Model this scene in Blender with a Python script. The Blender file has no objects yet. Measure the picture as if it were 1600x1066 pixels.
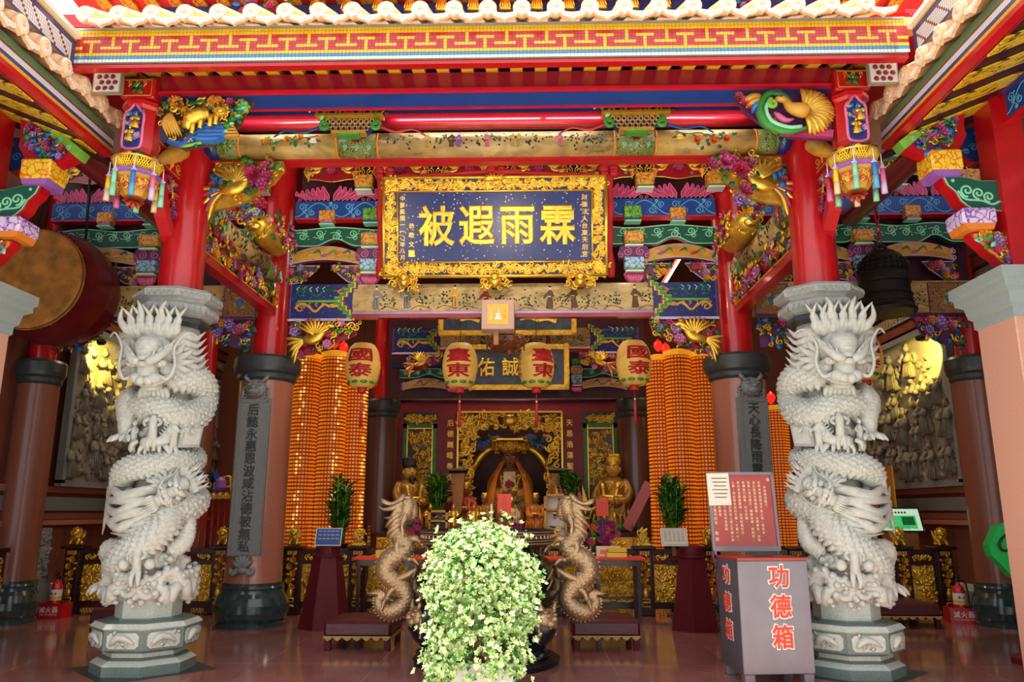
import bpy, math, random
import numpy as np
from mathutils import Vector

SC = bpy.context.scene
COL = SC.collection
PI = math.pi
def R(a): return math.radians(a)

# ---------------------------------------------------------------- camera
cam_d = bpy.data.cameras.new('camera'); cam_d.sensor_width = 36; cam_d.lens = 27
cam = bpy.data.objects.new('camera', cam_d); COL.objects.link(cam)
cam.location = (.38, 0, 1.6); cam.rotation_euler = (R(102.5), 0, R(1.3))
cam_d.clip_end = 200; SC.camera = cam
# ---------------------------------------------------------------- exposure, sky, sun
SC.view_settings.view_transform = 'Standard'; SC.view_settings.look = 'None'
SC.view_settings.gamma = 1; SC.view_settings.use_curve_mapping = False
SC.view_settings.exposure = 0.68
w = bpy.data.worlds.new('sky'); SC.world = w; w.use_nodes = True
_n = w.node_tree.nodes; _l = w.node_tree.links
_bg = _n['Background']
_tc = _n.new('ShaderNodeTexCoord'); _sx = _n.new('ShaderNodeSeparateXYZ'); _cr = _n.new('ShaderNodeValToRGB')
_cr.color_ramp.elements[0].position = .42; _cr.color_ramp.elements[0].color = (.30, .28, .26, 1)
_cr.color_ramp.elements[1].position = .56; _cr.color_ramp.elements[1].color = (.92, .96, 1, 1)
_ma = _n.new('ShaderNodeMapRange'); _ma.inputs[1].default_value = -1; _ma.inputs[2].default_value = 1
_l.new(_tc.outputs['Generated'], _sx.inputs[0]); _l.new(_sx.outputs['Z'], _ma.inputs[0])
_l.new(_ma.outputs[0], _cr.inputs[0]); _l.new(_cr.outputs[0], _bg.inputs['Color'])
_bg.inputs['Strength'].default_value = 1.12
sun_d = bpy.data.lights.new('sun', 'SUN'); sun_d.energy = 9.5; sun_d.angle = R(1.2); sun_d.color = (1, .96, .88)
sun = bpy.data.objects.new('sun', sun_d); COL.objects.link(sun)
_dir = Vector((.05, .16, -.98)); sun.rotation_euler = _dir.to_track_quat('-Z', 'Y').to_euler(); sun.location = (0, -4, 14)

# ---------------------------------------------------------------- object helpers
def tag(o, label, cat, group=None, kind=None):
    if label: o['label'] = label
    if cat: o['category'] = cat
    if group: o['group'] = group
    if kind: o['kind'] = kind
    return o
def thing(name, label, cat, loc=(0, 0, 0), rz=0, group=None):
    o = bpy.data.objects.new(name, None); COL.objects.link(o); o.empty_display_size = .1
    o.location = loc; o.rotation_euler = (0, 0, rz); o['kind'] = 'thing'
    return tag(o, label, cat, group)
_kids = {}
def setparent(o, p):
    if p is not None:
        o.parent = p; _kids.setdefault(p.name, []).append(o)
def dup(root, loc=None, rz=None, label=None, group=None, parent=None, scale=None):
    c = root.copy(); COL.objects.link(c); setparent(c, parent)
    if loc is not None: c.location = loc
    if rz is not None: c.rotation_euler = (0, 0, rz)
    if scale is not None: c.scale = scale
    if label: c['label'] = label
    if group: c['group'] = group
    for ch in _kids.get(root.name, []): dup(ch, parent=c)
    return c

# ---------------------------------------------------------------- matrices
def T(x=0, y=0, z=0):
    m = np.eye(4); m[:3, 3] = (x, y, z); return m
def S(a, b=None, c=None):
    b = a if b is None else b; c = a if c is None else c
    return np.diag([a, b, c, 1.])
def RX(a): c, s = math.cos(a), math.sin(a); return np.array([[1, 0, 0, 0], [0, c, -s, 0], [0, s, c, 0], [0, 0, 0, 1.]])
def RY(a): c, s = math.cos(a), math.sin(a); return np.array([[c, 0, s, 0], [0, 1, 0, 0], [-s, 0, c, 0], [0, 0, 0, 1.]])
def RZ(a): c, s = math.cos(a), math.sin(a); return np.array([[c, -s, 0, 0], [s, c, 0, 0], [0, 0, 1, 0], [0, 0, 0, 1.]])
def frame(o, u, v):
    u = np.array(u, float); v = np.array(v, float); u /= np.linalg.norm(u); v /= np.linalg.norm(v)
    m = np.eye(4); m[:3, 0] = u; m[:3, 1] = v; m[:3, 2] = np.cross(u, v); m[:3, 3] = o; return m
def FR(x=0, y=0, z=0): return frame((x, y, z), (1, 0, 0), (0, 0, 1))        # wall plane that faces the court (-Y): u right, v up, w towards the court

# ---------------------------------------------------------------- materials
def lin(c):
    return tuple(((v/255)/12.92 if v/255 <= .04045 else ((v/255+.055)/1.055)**2.4) for v in c)
MATS = {}
def mat(name, rgb, rough=.5, metal=0., coat=0., var=.12, scale=6., bump=0., bscale=30., emit=None, estr=0., rgb2=None, spec=.5):
    m = bpy.data.materials.new(name); m.use_nodes = True; MATS[name] = m
    n = m.node_tree.nodes; l = m.node_tree.links; b = n['Principled BSDF']
    c = lin(rgb); b.inputs['Roughness'].default_value = rough; b.inputs['Metallic'].default_value = metal
    b.inputs['Coat Weight'].default_value = coat; b.inputs['Coat Roughness'].default_value = .08
    b.inputs['Specular IOR Level'].default_value = spec
    tc = n.new('ShaderNodeTexCoord')
    nz = n.new('ShaderNodeTexNoise'); nz.inputs['Scale'].default_value = scale; nz.inputs['Detail'].default_value = 5
    l.new(tc.outputs['Object'], nz.inputs['Vector'])
    r = n.new('ShaderNodeValToRGB'); l.new(nz.outputs['Fac'], r.inputs[0])
    c2 = lin(rgb2) if rgb2 else c
    r.color_ramp.elements[0].position = .3; r.color_ramp.elements[1].position = .7
    r.color_ramp.elements[0].color = tuple(max(0, v*(1-var)) for v in c)+(1,)
    r.color_ramp.elements[1].color = tuple(min(1, v*(1+var)) for v in c2)+(1,)
    l.new(r.outputs[0], b.inputs['Base Color'])
    if bump:
        bn = n.new('ShaderNodeTexNoise'); bn.inputs['Scale'].default_value = bscale; bn.inputs['Detail'].default_value = 4
        bp = n.new('ShaderNodeBump'); bp.inputs['Strength'].default_value = bump; bp.inputs['Distance'].default_value = .02
        l.new(tc.outputs['Object'], bn.inputs['Vector']); l.new(bn.outputs['Fac'], bp.inputs['Height']); l.new(bp.outputs[0], b.inputs['Normal'])
    if emit:
        b.inputs['Emission Color'].default_value = lin(emit)+(1,); b.inputs['Emission Strength'].default_value = estr
    return m
mat('red', (188, 18, 26), .28, coat=.3, var=.08)
mat('red_dark', (150, 18, 38), .26, coat=.4, var=.1)
mat('maroon_plank', (62, 18, 34), .45, var=.2)
mat('red_line', (205, 20, 48), .4)
mat('blue', (16, 66, 150), .45, var=.1)
mat('navy', (16, 36, 108), .45, var=.15)
mat('blue_line', (96, 170, 214), .5)
mat('sky_blue', (40, 122, 196), .45)
mat('teal', (10, 84, 66), .45, var=.12)
mat('mint', (140, 214, 176), .5)
mat('green', (58, 140, 52), .45, var=.25)
mat('leaf_dark', (36, 100, 74), .45, var=.3)
mat('green_leafy', (120, 176, 60), .5, var=.2)
mat('violet', (148, 92, 176), .5, var=.2)
mat('lilac', (206, 180, 226), .5, var=.1)
mat('purple', (92, 40, 92), .5, var=.15)
mat('pink', (214, 104, 150), .45, var=.2)
mat('magenta', (176, 48, 104), .45, var=.2)
mat('rose_red', (190, 48, 58), .45, var=.2)
mat('orange', (226, 130, 40), .45, var=.15)
mat('yellow', (240, 196, 40), .45, var=.12)
mat('cream', (226, 206, 160), .55, var=.08)
mat('white', (232, 232, 228), .5, var=.04)
mat('gold', (255, 200, 76), .3, metal=.8, var=.18, scale=14, bump=.25, bscale=70)
mat('gold_old', (226, 176, 64), .38, metal=.7, var=.35, scale=9, bump=.3, bscale=60)
mat('gold_dull', (150, 108, 40), .45, metal=.55, var=.4, scale=12)
mat('screen_red', (146, 30, 34), .5, var=.1)
mat('niche_dark', (60, 16, 14), .6, var=.2)
mat('gold_paint', (206, 150, 52), .5, var=.2)
mat('figure_pink', (206, 168, 152), .7, var=.05)
mat('ochre', (196, 160, 90), .5, var=.15, scale=3)
mat('umber', (92, 62, 34), .6, var=.3)
mat('ink', (40, 48, 38), .6, var=.2)
mat('black', (22, 20, 20), .5)
mat('wood_dark', (54, 22, 18), .35, coat=.25, var=.3, scale=4)
mat('wood_brown', (112, 62, 34), .45, var=.3, scale=5)
mat('wood_light', (178, 116, 62), .5, var=.2, scale=8)
mat('stone', (190, 190, 182), .66, var=.1, scale=22, bump=.35, bscale=120)
mat('stone_cap', (164, 166, 164), .68, var=.10, scale=18, bump=.3, bscale=120)
mat('stone_green', (104, 122, 114), .42, var=.2, scale=60)
mat('stone_pale', (186, 192, 184), .55, var=.12, scale=40, bump=.2, bscale=120)
mat('stone_gray', (124, 128, 128), .5, var=.15, scale=50, bump=.15, bscale=150)
mat('stone_dark', (54, 60, 62), .35, var=.25, scale=40)
mat('ledge_gray', (150, 162, 162), .5, var=.08, scale=60)
mat('marble_green', (48, 66, 66), .18, coat=.3, var=.3, scale=14)
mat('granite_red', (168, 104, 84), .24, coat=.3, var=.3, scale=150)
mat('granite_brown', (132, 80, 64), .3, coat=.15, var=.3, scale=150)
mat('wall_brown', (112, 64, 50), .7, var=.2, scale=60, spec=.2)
mat('granite_shaded', (84, 54, 46), .3, coat=.2, var=.3, scale=120)  # granite with the low light by the altar put into its colour
mat('granite_pink', (212, 158, 136), .4, var=.13, scale=90)
mat('relief_stone', (128, 122, 108), .7, var=.15, scale=14, bump=.4, bscale=60)
mat('leather', (84, 24, 36), .42, coat=.08, var=.15, bump=.25, bscale=14)
mat('maroon_paint', (92, 20, 30), .55, var=.12, spec=.25)
mat('fringe', (172, 146, 92), .8, var=.25, scale=40)
mat('iron', (30, 28, 28), .5, metal=.3, var=.3, bump=.5, bscale=40)
mat('bronze', (176, 146, 110), .36, metal=.65, var=.3, scale=70, bump=.3, bscale=60)
mat('bronze_dark', (70, 66, 66), .4, metal=.7, var=.3, scale=14, bump=.3, bscale=50)
mat('burner_black', (34, 34, 38), .2, metal=.6, coat=.4, var=.4, scale=7)
mat('lantern_paper', (214, 172, 84), .6, var=.1, scale=5, emit=(214, 160, 70), estr=.10)
mat('lantern_red', (206, 40, 40), .6, var=.1)
mat('steel_gray', (128, 122, 130), .45, metal=.15, var=.08, scale=4)
mat('steel_side', (88, 86, 98), .45, metal=.15, var=.1, scale=4)
mat('sign_red', (168, 52, 40), .35, coat=.3, var=.1)
mat('paper', (228, 214, 196), .7, var=.03)
mat('orange_red', (228, 62, 30), .5, var=.05)
mat('sign_blue', (48, 78, 142), .4, var=.08)
mat('plastic_red', (196, 20, 28), .35, coat=.3)
mat('ext_red', (214, 24, 34), .25, coat=.5)
mat('tile_glaze', (232, 186, 140), .35, coat=.4, var=.15, scale=14)
mat('tile_white', (240, 232, 220), .35, coat=.4, var=.06, scale=14)
mat('mosaic_yellow', (236, 190, 36), .3, coat=.3, var=.1, scale=30)
mat('mosaic_red', (196, 34, 50), .3, coat=.3, var=.1, scale=30)
mat('mosaic_blue', (64, 140, 186), .3, coat=.3, var=.15, scale=30)
mat('mosaic_navy', (54, 58, 132), .3, coat=.3, var=.3, scale=30)
mat('mosaic_white', (226, 226, 226), .3, coat=.3, var=.05, scale=30)
mat('mosaic_green', (84, 128, 86), .3, coat=.3, var=.15, scale=30)
mat('mosaic_maroon', (132, 40, 52), .3, coat=.3, var=.15, scale=30)
mat('grout', (150, 138, 116), .8)
mat('drum_skin', (176, 120, 48), .6, var=.45, scale=5, bump=.3, bscale=20)
mat('drum_red', (110, 16, 26), .35, coat=.2, var=.2)
mat('cloth_red', (170, 16, 30), .75, var=.15)
mat('cloth_gold', (190, 130, 50), .6, var=.35, scale=20)
mat('skin_dark', (150, 96, 60), .5, var=.2)
mat('bamboo', (44, 104, 34), .45, var=.35, scale=10)
mat('bamboo_light', (110, 158, 52), .45, var=.25, scale=10)
mat('leaf_cream', (236, 238, 186), .45, var=.15, scale=20)
mat('leaf_mid', (150, 190, 90), .45, var=.25, scale=20)
mat('leaf_green', (86, 146, 56), .45, var=.3, scale=20)
mat('orchid', (150, 40, 130), .5, var=.3, scale=30)
mat('court_paving', (186, 180, 168), .7, var=.08, scale=3)
mat('skin_paint', (232, 206, 170), .6, var=.05)
mat('pot_gray', (176, 172, 164), .5, var=.1)
mat('lamp_tower', (158, 62, 14), .4, var=.15, scale=20, emit=(190, 70, 8), estr=.03)
mat('lamp_cell', (226, 140, 40), .35, var=.25, scale=60, emit=(255, 136, 26), estr=.26)
mat('lamp_glint', (255, 214, 130), .35, var=.1, scale=60, emit=(255, 196, 100), estr=.6)  # brighter cells that paint a specular streak down the light towers
mat('lamp_cap', (230, 170, 40), .4, var=.1, emit=(230, 150, 20), estr=.3)
mat('bulb_red', (255, 30, 20), .3, emit=(255, 24, 16), estr=1.3)
mat('tube_white', (255, 240, 230), .3, emit=(255, 238, 225), estr=6.)
mat('tube_red', (255, 90, 40), .3, emit=(255, 70, 30), estr=2.)
mat('screen_green', (40, 150, 80), .3, emit=(70, 190, 110), estr=.5, var=.3)
mat('screen_pale', (190, 220, 190), .3, emit=(190, 220, 190), estr=.5)
mat('green_felt', (10, 176, 74), .55, var=.06)
mat('figure_peach', (214, 160, 104), .6, var=.1)
mat('acrylic', (235, 235, 230), .05)
_b = MATS['acrylic'].node_tree.nodes['Principled BSDF']; _b.inputs['Transmission Weight'].default_value = 1.; _b.inputs['IOR'].default_value = 1.02; _b.inputs['Alpha'].default_value = .35

def nodes_of(name):
    m = MATS[name]; return m.node_tree.nodes, m.node_tree.links, m.node_tree.nodes['Principled BSDF']
def ramp(n, stops):
    r = n.new('ShaderNodeValToRGB'); e = r.color_ramp.elements
    while len(e) < len(stops): e.new(.5)
    for k, (p, c) in enumerate(stops): e[k].position = p; e[k].color = lin(c)+(1,)
    return r
# glossy red brown granite floor laid in big slabs with pale joints
mat('floor_granite', (112, 56, 50), .14, coat=.35, var=.2)
n, l, b = nodes_of('floor_granite')
tc = n.new('ShaderNodeTexCoord'); mp = n.new('ShaderNodeMapping'); l.new(tc.outputs['Object'], mp.inputs[0])
br = n.new('ShaderNodeTexBrick'); br.offset = 0; br.inputs['Scale'].default_value = 1.; br.inputs['Brick Width'].default_value = 1.25
br.inputs['Row Height'].default_value = 1.25; br.inputs['Mortar Size'].default_value = .004; br.inputs['Mortar Smooth'].default_value = .3
br.inputs['Color1'].default_value = lin((172, 116, 110))+(1,); br.inputs['Color2'].default_value = lin((164, 108, 102))+(1,); br.inputs['Mortar'].default_value = lin((200, 164, 156))+(1,)
l.new(mp.outputs[0], br.inputs['Vector'])
sp = n.new('ShaderNodeTexNoise'); sp.inputs['Scale'].default_value = 2.2; sp.inputs['Detail'].default_value = 8; l.new(tc.outputs['Object'], sp.inputs['Vector'])
sr = ramp(n, [(.3, (205, 205, 205)), (.7, (255, 255, 255))]); l.new(sp.outputs['Fac'], sr.inputs[0])
mx = n.new('ShaderNodeMix'); mx.data_type = 'RGBA'; mx.blend_type = 'MULTIPLY'; mx.inputs[0].default_value = 1
l.new(br.outputs['Color'], mx.inputs[6]); l.new(sr.outputs[0], mx.inputs[7]); l.new(mx.outputs[2], b.inputs['Base Color'])
# yellow rafter paint with dark wood grain streaks, and veined paint for the bearing blocks
def grain(name, c1, c2, sc=(1.3, 16, 16), lo=.54, hi=.6, det=3):
    mat(name, c1, .42, coat=.15)
    n, l, b = nodes_of(name)
    tc = n.new('ShaderNodeTexCoord'); mp = n.new('ShaderNodeMapping'); mp.inputs['Scale'].default_value = sc; l.new(tc.outputs['Object'], mp.inputs[0])
    nz = n.new('ShaderNodeTexNoise'); nz.inputs['Scale'].default_value = 1.6; nz.inputs['Detail'].default_value = det; nz.inputs['Distortion'].default_value = 1.2; l.new(mp.outputs[0], nz.inputs['Vector'])
    r = ramp(n, [(0, c1), (lo, c1), (hi, c2), (1, c2)]); l.new(nz.outputs['Fac'], r.inputs[0]); l.new(r.outputs[0], b.inputs['Base Color'])
def veined(name, c1, c2, scale=14., wd=.09):
    mat(name, c1, .42, coat=.15)
    n, l, b = nodes_of(name)
    tc = n.new('ShaderNodeTexCoord'); nz = n.new('ShaderNodeTexNoise'); nz.inputs['Scale'].default_value = 9; l.new(tc.outputs['Object'], nz.inputs['Vector'])
    mx = n.new('ShaderNodeMix'); mx.data_type = 'RGBA'; mx.inputs[0].default_value = .14; l.new(tc.outputs['Object'], mx.inputs[6]); l.new(nz.outputs['Color'], mx.inputs[7])
    vo = n.new('ShaderNodeTexVoronoi'); vo.feature = 'DISTANCE_TO_EDGE'; vo.inputs['Scale'].default_value = scale; l.new(mx.outputs[2], vo.inputs['Vector'])
    r = ramp(n, [(0, c2), (wd*.5, c2), (wd, c1), (1, c1)]); l.new(vo.outputs['Distance'], r.inputs[0]); l.new(r.outputs[0], b.inputs['Base Color'])
grain('rafter_yellow', (236, 194, 40), (70, 48, 18))
veined('block_yellow', (246, 204, 50), (222, 120, 20))
veined('block_orange', (222, 158, 66), (150, 84, 20))
veined('block_green', (120, 180, 60), (40, 110, 40))
veined('block_blue', (160, 196, 222), (40, 90, 160))
veined('block_violet', (220, 200, 236), (140, 74, 180))
# brush-painted landscape on ochre beams: washes of brown hills, clumps of ink-green trees
def painting(name, base, dens=.5):
    mat(name, base, .45, coat=.2)
    n, l, b = nodes_of(name)
    tc = n.new('ShaderNodeTexCoord'); mp = n.new('ShaderNodeMapping'); mp.inputs['Scale'].default_value = (1, 1, 2.6); l.new(tc.outputs['Object'], mp.inputs[0])
    a = n.new('ShaderNodeTexNoise'); a.inputs['Scale'].default_value = 3.2; a.inputs['Detail'].default_value = 7; a.inputs['Distortion'].default_value = .8; l.new(mp.outputs[0], a.inputs['Vector'])
    ra = ramp(n, [(.35, tuple(int(v*.84) for v in base)), (.52, base), (.7, tuple(min(255, int(v*1.1)) for v in base))]); l.new(a.outputs['Fac'], ra.inputs[0])
    c = n.new('ShaderNodeTexNoise'); c.inputs['Scale'].default_value = 5.; c.inputs['Detail'].default_value = 9; c.inputs['Roughness'].default_value = .75; l.new(tc.outputs['Object'], c.inputs['Vector'])
    rc = ramp(n, [(.5+.1*(1-dens), (0, 0, 0)), (.62+.1*(1-dens), (235, 235, 235))]); l.new(c.outputs['Fac'], rc.inputs[0])
    mx = n.new('ShaderNodeMix'); mx.data_type = 'RGBA'; l.new(rc.outputs[0], mx.inputs[0]); l.new(ra.outputs[0], mx.inputs[6]); mx.inputs[7].default_value = lin((70, 76, 44))+(1,)
    l.new(mx.outputs[2], b.inputs['Base Color'])
painting('beam_painting', (190, 158, 98), .45)
painting('beam_ochre', (190, 156, 86), .2)
painting('fan_ochre', (190, 144, 56), .35)
# deep blue plaque field sprinkled with gold flecks
mat('plaque_blue', (34, 50, 128), .45, coat=.35)
MATS['plaque_blue'].node_tree.nodes['Principled BSDF'].inputs['Coat Roughness'].default_value = .3
n, l, b = nodes_of('plaque_blue')
tc = n.new('ShaderNodeTexCoord'); vo = n.new('ShaderNodeTexVoronoi'); vo.inputs['Scale'].default_value = 17; l.new(tc.outputs['Object'], vo.inputs['Vector'])
rv = ramp(n, [(0, (236, 214, 170)), (.13, (236, 214, 170)), (.19, (30, 46, 120)), (1, (28, 40, 104))]); l.new(vo.outputs['Distance'], rv.inputs[0]); l.new(rv.outputs[0], b.inputs['Base Color'])
mat('plaque_slate', (50, 60, 78), .4, coat=.2, var=.4, scale=8)
# speckled inner pattern for small brocade fields
def brocade(name, c1, c2, c3, scale=9):
    mat(name, c1, .5)
    n, l, b = nodes_of(name); tc = n.new('ShaderNodeTexCoord')
    wv = n.new('ShaderNodeTexVoronoi'); wv.feature = 'SMOOTH_F1'; wv.inputs['Scale'].default_value = scale; l.new(tc.outputs['Object'], wv.inputs['Vector'])
    m2 = n.new('ShaderNodeMath'); m2.operation = 'MULTIPLY'; m2.inputs[1].default_value = 9; l.new(wv.outputs['Distance'], m2.inputs[0])
    m3 = n.new('ShaderNodeMath'); m3.operation = 'FRACT'; l.new(m2.outputs[0], m3.inputs[0])
    r = ramp(n, [(0, c1), (.4, c1), (.5, c2), (.72, c2), (.8, c3), (1, c3)]); r.color_ramp.interpolation = 'LINEAR'
    l.new(m3.outputs[0], r.inputs[0]); l.new(r.outputs[0], b.inputs['Base Color'])
brocade('brocade', (40, 70, 60), (186, 170, 70), (70, 130, 60), 20)
brocade('brocade_red', (120, 30, 40), (200, 150, 60), (60, 100, 70), 17)
# ---------------------------------------------------------------- mesh builder
class MB:
    def __init__(s): s.V = []; s.n = 0; s.F = []; s.FM = []; s.FS = []; s.mats = []
    def mi(s, m):
        if m not in s.mats: s.mats.append(m)
        return s.mats.index(m)
    def add(s, v, f, m, M=None, smooth=True):
        v = np.asarray(v, float)
        flip = False
        if M is not None:
            v = v @ M[:3, :3].T + M[:3, 3]; flip = np.linalg.det(M[:3, :3]) < 0
        s.V.append(v); b = s.n; s.n += len(v); i = s.mi(m)
        for q in f:
            s.F.append([k+b for k in (reversed(q) if flip else q)])
        s.FM += [i]*len(f); s.FS += [smooth]*len(f)
    def merge(s, o, M=None, remap=None):
        if not o.V: return
        v = np.concatenate(o.V); flip = False
        if M is not None:
            v = v @ M[:3, :3].T + M[:3, 3]; flip = np.linalg.det(M[:3, :3]) < 0
        b = s.n; s.V.append(v); s.n += len(v)
        idx = [s.mi((remap or {}).get(m, m)) for m in o.mats]
        for q in o.F: s.F.append([k+b for k in (q[::-1] if flip else q)])
        s.FM += [idx[k] for k in o.FM]; s.FS += o.FS
    def mesh(s, name):
        me = bpy.data.meshes.new(name)
        me.from_pydata(np.concatenate(s.V).tolist(), [], s.F)
        for m in s.mats: me.materials.append(MATS[m])
        me.polygons.foreach_set('material_index', s.FM); me.polygons.foreach_set('use_smooth', s.FS)
        me.update(); return me
    def build(s, name, parent=None, loc=None, label=None, cat=None, group=None, kind=None, rz=None):
        o = bpy.data.objects.new(name, s.mesh(name)); COL.objects.link(o); setparent(o, parent)
        if loc is not None: o.location = loc
        if rz is not None: o.rotation_euler = (0, 0, rz)
        return tag(o, label, cat, group, kind)
    # ---- solids
    def box(s, c, d, m, M=None, bev=0.):
        x, y, z = d[0]/2, d[1]/2, d[2]/2; M2 = T(*c) if M is None else M @ T(*c)
        if bev <= 0:
            v = [(a*x, b*y, k*z) for k in (-1, 1) for b in (-1, 1) for a in (-1, 1)]
            s.add(v, [(0, 2, 3, 1), (4, 5, 7, 6), (0, 1, 5, 4), (2, 6, 7, 3), (0, 4, 6, 2), (1, 3, 7, 5)], m, M2, False)
        else:
            q = bev; o = [(x-q, y), (x, y-q), (x, -y+q), (x-q, -y), (-x+q, -y), (-x, -y+q), (-x, y-q), (-x+q, y)][::-1]
            i = [(x-q, y-q)]*2+[(x-q, -y+q)]*2+[(-x+q, -y+q)]*2+[(-x+q, y-q)]*2; i = i[::-1]
            v = [(a, b, -z) for a, b in i]+[(a, b, -z+q) for a, b in o]+[(a, b, z-q) for a, b in o]+[(a, b, z) for a, b in i]
            f = [tuple(range(24, 32)), tuple(range(7, -1, -1))]
            for r in range(3):
                for k in range(8): f.append((r*8+k, r*8+(k+1) % 8, r*8+8+(k+1) % 8, r*8+8+k))
            s.add(v, f, m, M2, False)
    def prism(s, pts, w0, w1, m, M=None, side=None, smooth=False):
        n = len(pts)
        a = sum(pts[k][0]*pts[(k+1) % n][1]-pts[(k+1) % n][0]*pts[k][1] for k in range(n))
        if a < 0: pts = pts[::-1]
        v = [(p[0], p[1], w0) for p in pts]+[(p[0], p[1], w1) for p in pts]
        s.add(v, [tuple(range(n, 2*n)), tuple(range(n-1, -1, -1))], m, M, False)
        s.add(v, [(k, (k+1) % n, n+(k+1) % n, n+k) for k in range(n)], side or m, M, smooth)
    def lathe(s, prof, n, m, M=None, smooth=True, caps=True, rot=0., mats=None):
        v = []
        for r, z in prof:
            for k in range(n):
                a = 2*PI*k/n+rot; v.append((r*math.cos(a), r*math.sin(a), z))
        for j in range(len(prof)-1):
            f = [(j*n+k, j*n+(k+1) % n, (j+1)*n+(k+1) % n, (j+1)*n+k) for k in range(n)]
            seg = [v[q] for q in range(j*n, (j+2)*n)]
            s.add(seg, [tuple(i-j*n for i in q) for q in f], mats[j] if mats else m, M, smooth)
        if caps:
            s.add(v[:n], [tuple(range(n-1, -1, -1))], mats[0] if mats else m, M, False)
            s.add(v[-n:], [tuple(range(n))], mats[-1] if mats else m, M, False)
    def ell(s, c, r, m, M=None, nu=10, nv=7, R_=None):
        v = []; 
        for j in range(nv+1):
            t = PI*j/nv
            for k in range(nu):
                a = 2*PI*k/nu; v.append((r[0]*math.sin(t)*math.cos(a), r[1]*math.sin(t)*math.sin(a), r[2]*math.cos(t)))
        f = [(j*nu+k, (j+1)*nu+k, (j+1)*nu+(k+1) % nu, j*nu+(k+1) % nu) for j in range(nv) for k in range(nu)]
        M2 = T(*c) if R_ is None else T(*c) @ R_
        s.add(v, f, m, M2 if M is None else M @ M2)
    def tube(s, pts, rad, m, n=8, M=None, caps=True, flat=None, up=None, disp=None, smooth=True):
        P = np.asarray(pts, float); N = len(P)
        r = np.full(N, rad) if np.isscalar(rad) else np.asarray(rad, float)
        t = np.gradient(P, axis=0); t /= np.linalg.norm(t, axis=1)[:, None]+1e-9
        planar = isinstance(up, str); up = (1, 0, 0) if planar else up
        u0 = np.array(up if up is not None else ((0, 0, 1) if abs(t[0][2]) < .9 else (0, 1, 0)), float)
        U = []; u = u0
        for k in range(N):
            if up is not None: u = u0
            if planar: u = np.cross(t[k], (0, 1, 0))
            u = u-t[k]*(u@t[k]); u = u/(np.linalg.norm(u)+1e-9); U.append(u)
        U = np.array(U); B = np.cross(t, U)
        a = np.arange(n)*2*PI/n
        rr = r[:, None]*np.ones(n)
        if disp is not None: rr = rr+disp(np.arange(N)[:, None]*np.ones(n), np.ones((N, 1))*a, r)
        fl = 1. if flat is None else flat
        V = P[:, None, :]+(U[:, None, :]*(np.cos(a)[None, :, None]*fl)+B[:, None, :]*np.sin(a)[None, :, None])*rr[:, :, None]
        f = [(j*n+k, j*n+(k+1) % n, (j+1)*n+(k+1) % n, (j+1)*n+k) for j in range(N-1) for k in range(n)]
        if caps: f += [tuple(range(n-1, -1, -1)), tuple(range((N-1)*n, N*n))]
        s.add(V.reshape(-1, 3), f, m, M, smooth)
        return P, t, U, B
    # ---- raised strip on a plane (u, v), rounded in section
    def strip(s, pts, wd, m, M=None, w=0., h=.006, taper=False):
        P = np.asarray(pts, float); N = len(P)
        t = np.gradient(P, axis=0); t /= np.linalg.norm(t, axis=1)[:, None]+1e-9
        nn = np.stack([-t[:, 1], t[:, 0]], 1)
        ww = np.full(N, wd/2.) if not taper else wd/2*np.linspace(1, .35, N)
        L = P+nn*ww[:, None]; Q = P-nn*ww[:, None]
        z = np.full((N, 1), w)
        V = np.concatenate([np.hstack([L, z]), np.hstack([P, z+h]), np.hstack([Q, z])])
        f = []
        for k in range(N-1):
            f += [(k, N+k, N+k+1, k+1), (N+k, 2*N+k, 2*N+k+1, N+k+1)]
        s.add(V, f, m, M)

def resample(ctrl, n, closed=False):
    c = np.asarray(ctrl, float); N = len(c)
    p = np.vstack([2*c[0]-c[1], c, 2*c[-1]-c[-2]])
    out = []
    for t in np.linspace(0, N-1-1e-6, n):
        i = int(t); f = t-i; a, b, d, e = p[i], p[i+1], p[i+2], p[i+3]
        out.append(.5*((2*b)+(-a+d)*f+(2*a-5*b+4*d-e)*f*f+(-a+3*b-3*d+e)*f**3))
    return np.array(out)
def spiral(cx, cy, r0, turns, a0, sgn=1, r1=0., n=None):
    n = n or max(8, int(14*turns)); o = []
    for k in range(n):
        t = k/(n-1); a = a0+sgn*2*PI*turns*t; r = r0+(r1-r0)*t; o.append((cx+r*math.cos(a), cy+r*math.sin(a)))
    return o
def hook(x0, y0, x1, y1, r, sgn):
    """line from (x0, y0) that curls into a spiral at (x1, y1)"""
    d = math.atan2(y1-y0, x1-x0); cx, cy = x1-sgn*math.sin(d)*r, y1+sgn*math.cos(d)*r
    return [(x0, y0), ((x0+x1)/2, (y0+y1)/2)]+spiral(cx, cy, r, 1.35, d-sgn*PI/2, sgn, r*.28)
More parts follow.
